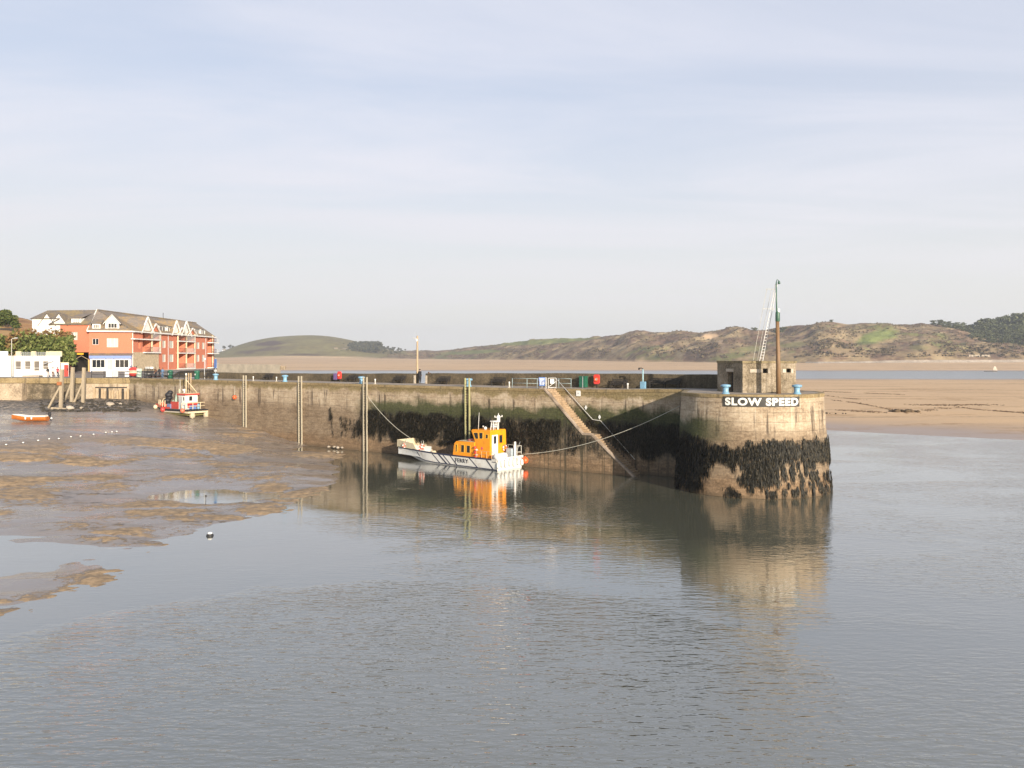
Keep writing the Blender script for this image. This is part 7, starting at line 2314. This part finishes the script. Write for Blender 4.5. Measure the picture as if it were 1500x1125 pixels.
# lone dark trees on the dune crest behind the mast
for x, tf, hh, lb in ((1107, .93, 9.5, 'lone dark tree on the dune crest left of the mast'), (1147, .90, 11, 'dark tree on the dune crest right of the mast'), (1136, .85, 8, 'dark tree directly behind the mast on the dunes'), (1217, 1.0, 5.5, 'small dark bush on the highest dune crest right of the mast')):
    s = hh / 15; dup(pines[0], dune_h(x, tf) - Vector((0, 0, 6.5 * s)), 1.0 + x, lb, (s * 1.5, s * 1.5, s * 1.25)); 
# wood on the saddle right of the rounded hill
grey_pine = leaf_mat('grey_pine_needles', (.045, .052, .04), (.07, .075, .05), (.11, .105, .07), .1)
rs = random.Random(4)
hb = []
for v in range(3):
    r2 = random.Random(80 + v)
    lobes = [(0, 0, 11, 4.6)] + [(r2.uniform(-4, 4), r2.uniform(-4, 4), r2.uniform(6.5, 13), r2.uniform(2.4, 3.8)) for _ in range(6)]
    hb.append(plant('tree', 'grey green tree in the wood by the white houses on the far shore', 'tree', (0, 0, 0), lobes, 380, 1.3, grey_pine, 90 + v, (.5, 11), 'trees of the wood by the far white houses', .7))
_wt = [(478, 511), (490, 506), (500, 503.5), (512, 502), (520, 500), (527, 498.5), (540, 499.2), (553, 499), (558, 501.5), (562, 506), (572, 507.5), (582, 507.5), (586, 510.5), (592, 511.5)]
k = 0
for row, (Yr, yb, x0, st_) in enumerate(((2010, 514.5, 500, 5.2), (1960, 516, 480, 6.0), (1920, 518, 488, 6.5), (1890, 520, 482, 9))):
    x = x0
    while x < 594 - row * 3:
        xx = x + rs.uniform(-1.5, 1.5); yt = np.interp(xx, *zip(*_wt)) + row * 2.6 + rs.uniform(-.8, 1.8)
        if row > 0 and 488 < xx < 511 and row < 3: x += st_; continue
        g = Vector(((xx - CX) / F * Yr, Yr, CAMH - (yb - HZ) * Yr / F)); h = max(5, (yb - yt) * Yr / F); sc = h / 14.5
        s3 = (max(sc, .55) * rs.uniform(.85, 1.1), max(sc, .55), sc)
        src = hb[k % 3]
        if k < 3: src.location = g; src.scale = s3
        else: dup(src, g, rs.uniform(0, 6), None, s3)
        k += 1; x += st_
# bank under the wood
def saddle(i, j):
    x = 440 + 190 * i / 40; Yr = 1850 + 190 * j / 8
    e = sstep(440, 490, x) * sstep(630, 590, x)
    return ((x - CX) / F * Yr, Yr, CAMH - ((523.5 - (9.2 * (j / 8) ** .8) * e) - HZ) * Yr / F + 3 * mnoise.noise((i * .4, j * .6, 2)) * e)


m = MB(); m.grid(41, 9, saddle); obj('terrain', m, bpy.data.materials['hill_ground'], None, True, 'structure')
# white houses of the far shore
def far_house(x0, x1, yb, yt, Yr, label, wallm=MATS['white_paint'], roofm=MATS['roof_dark']):
    p = Vector(((x0 + x1) / 2 / F * Yr - CX / F * Yr, Yr, CAMH - (yb - HZ) * Yr / F)); w_ = (x1 - x0) / F * Yr; H = (yb - yt) / F * Yr
    t = thing('house', label, 'house', p, .15); d_ = w_ * .7
    m = MB(); m.prism([(-w_ / 2, 0), (w_ / 2, 0), (w_ / 2, d_), (-w_ / 2, d_)], -3, H * .66)
    for s_ in (-1, 1): m.add([(s_ * w_ / 2, 0, H * .66), (s_ * w_ / 2, d_, H * .66), (s_ * w_ / 2, d_ / 2, H)], [(0, 1, 2)])
    obj('wall', m, wallm, t)
    m = MB(); e = .4
    for y_, in ((0,), (d_,)): m.quad((-w_ / 2 - e, y_ + (-e if y_ == 0 else e), H * .62), (w_ / 2 + e, y_ + (-e if y_ == 0 else e), H * .62), (w_ / 2 + e, d_ / 2, H + .05), (-w_ / 2 - e, d_ / 2, H + .05))
    obj('roof', m, roofm, t)
    for k in range(2):
        m = MB(); cx2 = (-.22 + .44 * k) * w_; m.box((cx2, -.03, H * .33), (w_ * .18, .06, H * .28)); obj('window', m, MATS['dark_glass'], t)
    return t


far_house(489.5, 494.5, 515.5, 509, 1900, 'leftmost white house below the far wood')
far_house(496, 501.5, 515.5, 511.5, 1895, 'low white house in the middle below the far wood')
far_house(502.5, 507.5, 514.5, 510, 1905, 'right hand white house below the far wood')
far_house(504, 507, 509.5, 506, 1960, 'small white house higher up among the far trees')
far_house(326, 330.5, 514.5, 511, 2280, 'white house half hidden behind the end of the flats')
far_house(332, 336.5, 516, 512.5, 2260, 'middle white house on the far slope right of the flats')
far_house(338, 342, 515.5, 512, 2270, 'right white house on the far slope right of the flats')
for x, yb, yt in ((328, 513, 506.5), (337, 512, 505), (341, 512.5, 506)):
    g = Vector(((x - CX) / F * 2300, 2300, CAMH - (yb - HZ) * 2300 / F)); s = (yb - yt) / F * 2300 / 14.5
    dup(hb[x % 3], g, x, 'round grey tree behind the white houses right of the flats', (s, s, s))
far_house(599, 602.5, 516.5, 513.5, 2100, 'tiny white house on the far plain left of the lamp pole')
# shoreline wall and white fence at the foot of the right hand dunes
sw = thing('shore_wall', 'long low grey stone wall at the foot of the right hand dunes', 'wall', (dune_h(1350, 0).x, dune_h(1350, 0).y, 5)); c0 = Vector(sw.location)
m = MB(); xs_w = np.arange(1180, 1680, 6.0)
prof = ((0, -3, -3), (0, 0, 2.6), (0, 1.5, 2.7), (0, 2.2, -2))
m.grid(len(xs_w), 4, lambda i, j: Vector(((xs_w[i] - CX) / F * (toe(xs_w[i])[0] - 14 + prof[j][1]), toe(xs_w[i])[0] - 14 + prof[j][1], toe(xs_w[i])[1] + prof[j][2] * (.55 + .45 * sstep(1240, 1330, xs_w[i])) + .25 * mnoise.noise((i * .7, 3, 1)))) - c0)
obj('wall_face', m, rubble_mat('shore_stone', (.15, .125, .105), (.30, .26, .22), (.42, .37, .31), .25), sw)
wf = thing('white_fence', 'short white slatted fence above the shore wall at right', 'fence', dune_h(1436, .06)); m = MB()
for k in range(15): m.box((-12 + k * 1.75, 0, 1.4), (.9, .2, 2.6))
obj('pickets', m, MATS['cream_wall'], wf); m = MB(); m.bar((-12.6, .15, 1.9), (13, .15, 1.9), .3); obj('rail', m, MATS['cream_wall'], wf)
# beacon boat on the far channel
p = at(1454, 544.3, 0)
t = thing('sail_boat', 'small boat with a pale upright sail on the far channel at right', 'boat', p)
m = MB(); m.prism([(-7, -1), (2.5, -1.3), (4.2, 0), (2.5, 1.3), (-7, 1)], -.2, .55); obj('hull', m, MATS['dark_timber'], t)
m = MB(); m.add([(.2, 0, 1.1), (4.2, 0, 1.1), (2.6, 0, 4.6), (1.0, 0, 4.6), (.2, .25, 1.1), (4.2, .25, 1.1), (2.6, .25, 4.6), (1.0, .25, 4.6)], [(0, 1, 2, 3), (7, 6, 5, 4), (0, 4, 5, 1), (1, 5, 6, 2), (2, 6, 7, 3), (3, 7, 4, 0)]); obj('sail', m, MATS['cream_wall'], t)

# ================================================================== AIR
hzm = bpy.data.materials.new('haze_air'); hzm.use_nodes = True
ht = hzm.node_tree; ht.nodes.clear()
ho = ht.nodes.new('ShaderNodeOutputMaterial'); hv = ht.nodes.new('ShaderNodeVolumePrincipled')
hv.inputs['Color'].default_value = (.86, .91, 1.0, 1); hv.inputs['Density'].default_value = .00018; hv.inputs['Anisotropy'].default_value = .2
ht.links.new(hv.outputs[0], ho.inputs['Volume'])
m = MB(); m.box((0, 1400, 55), (5200, 3400, 140)); hz = obj('haze', m, hzm, kind='stuff')
tag(hz, 'thin pale sea haze lying over the whole estuary', 'haze', kind='stuff')
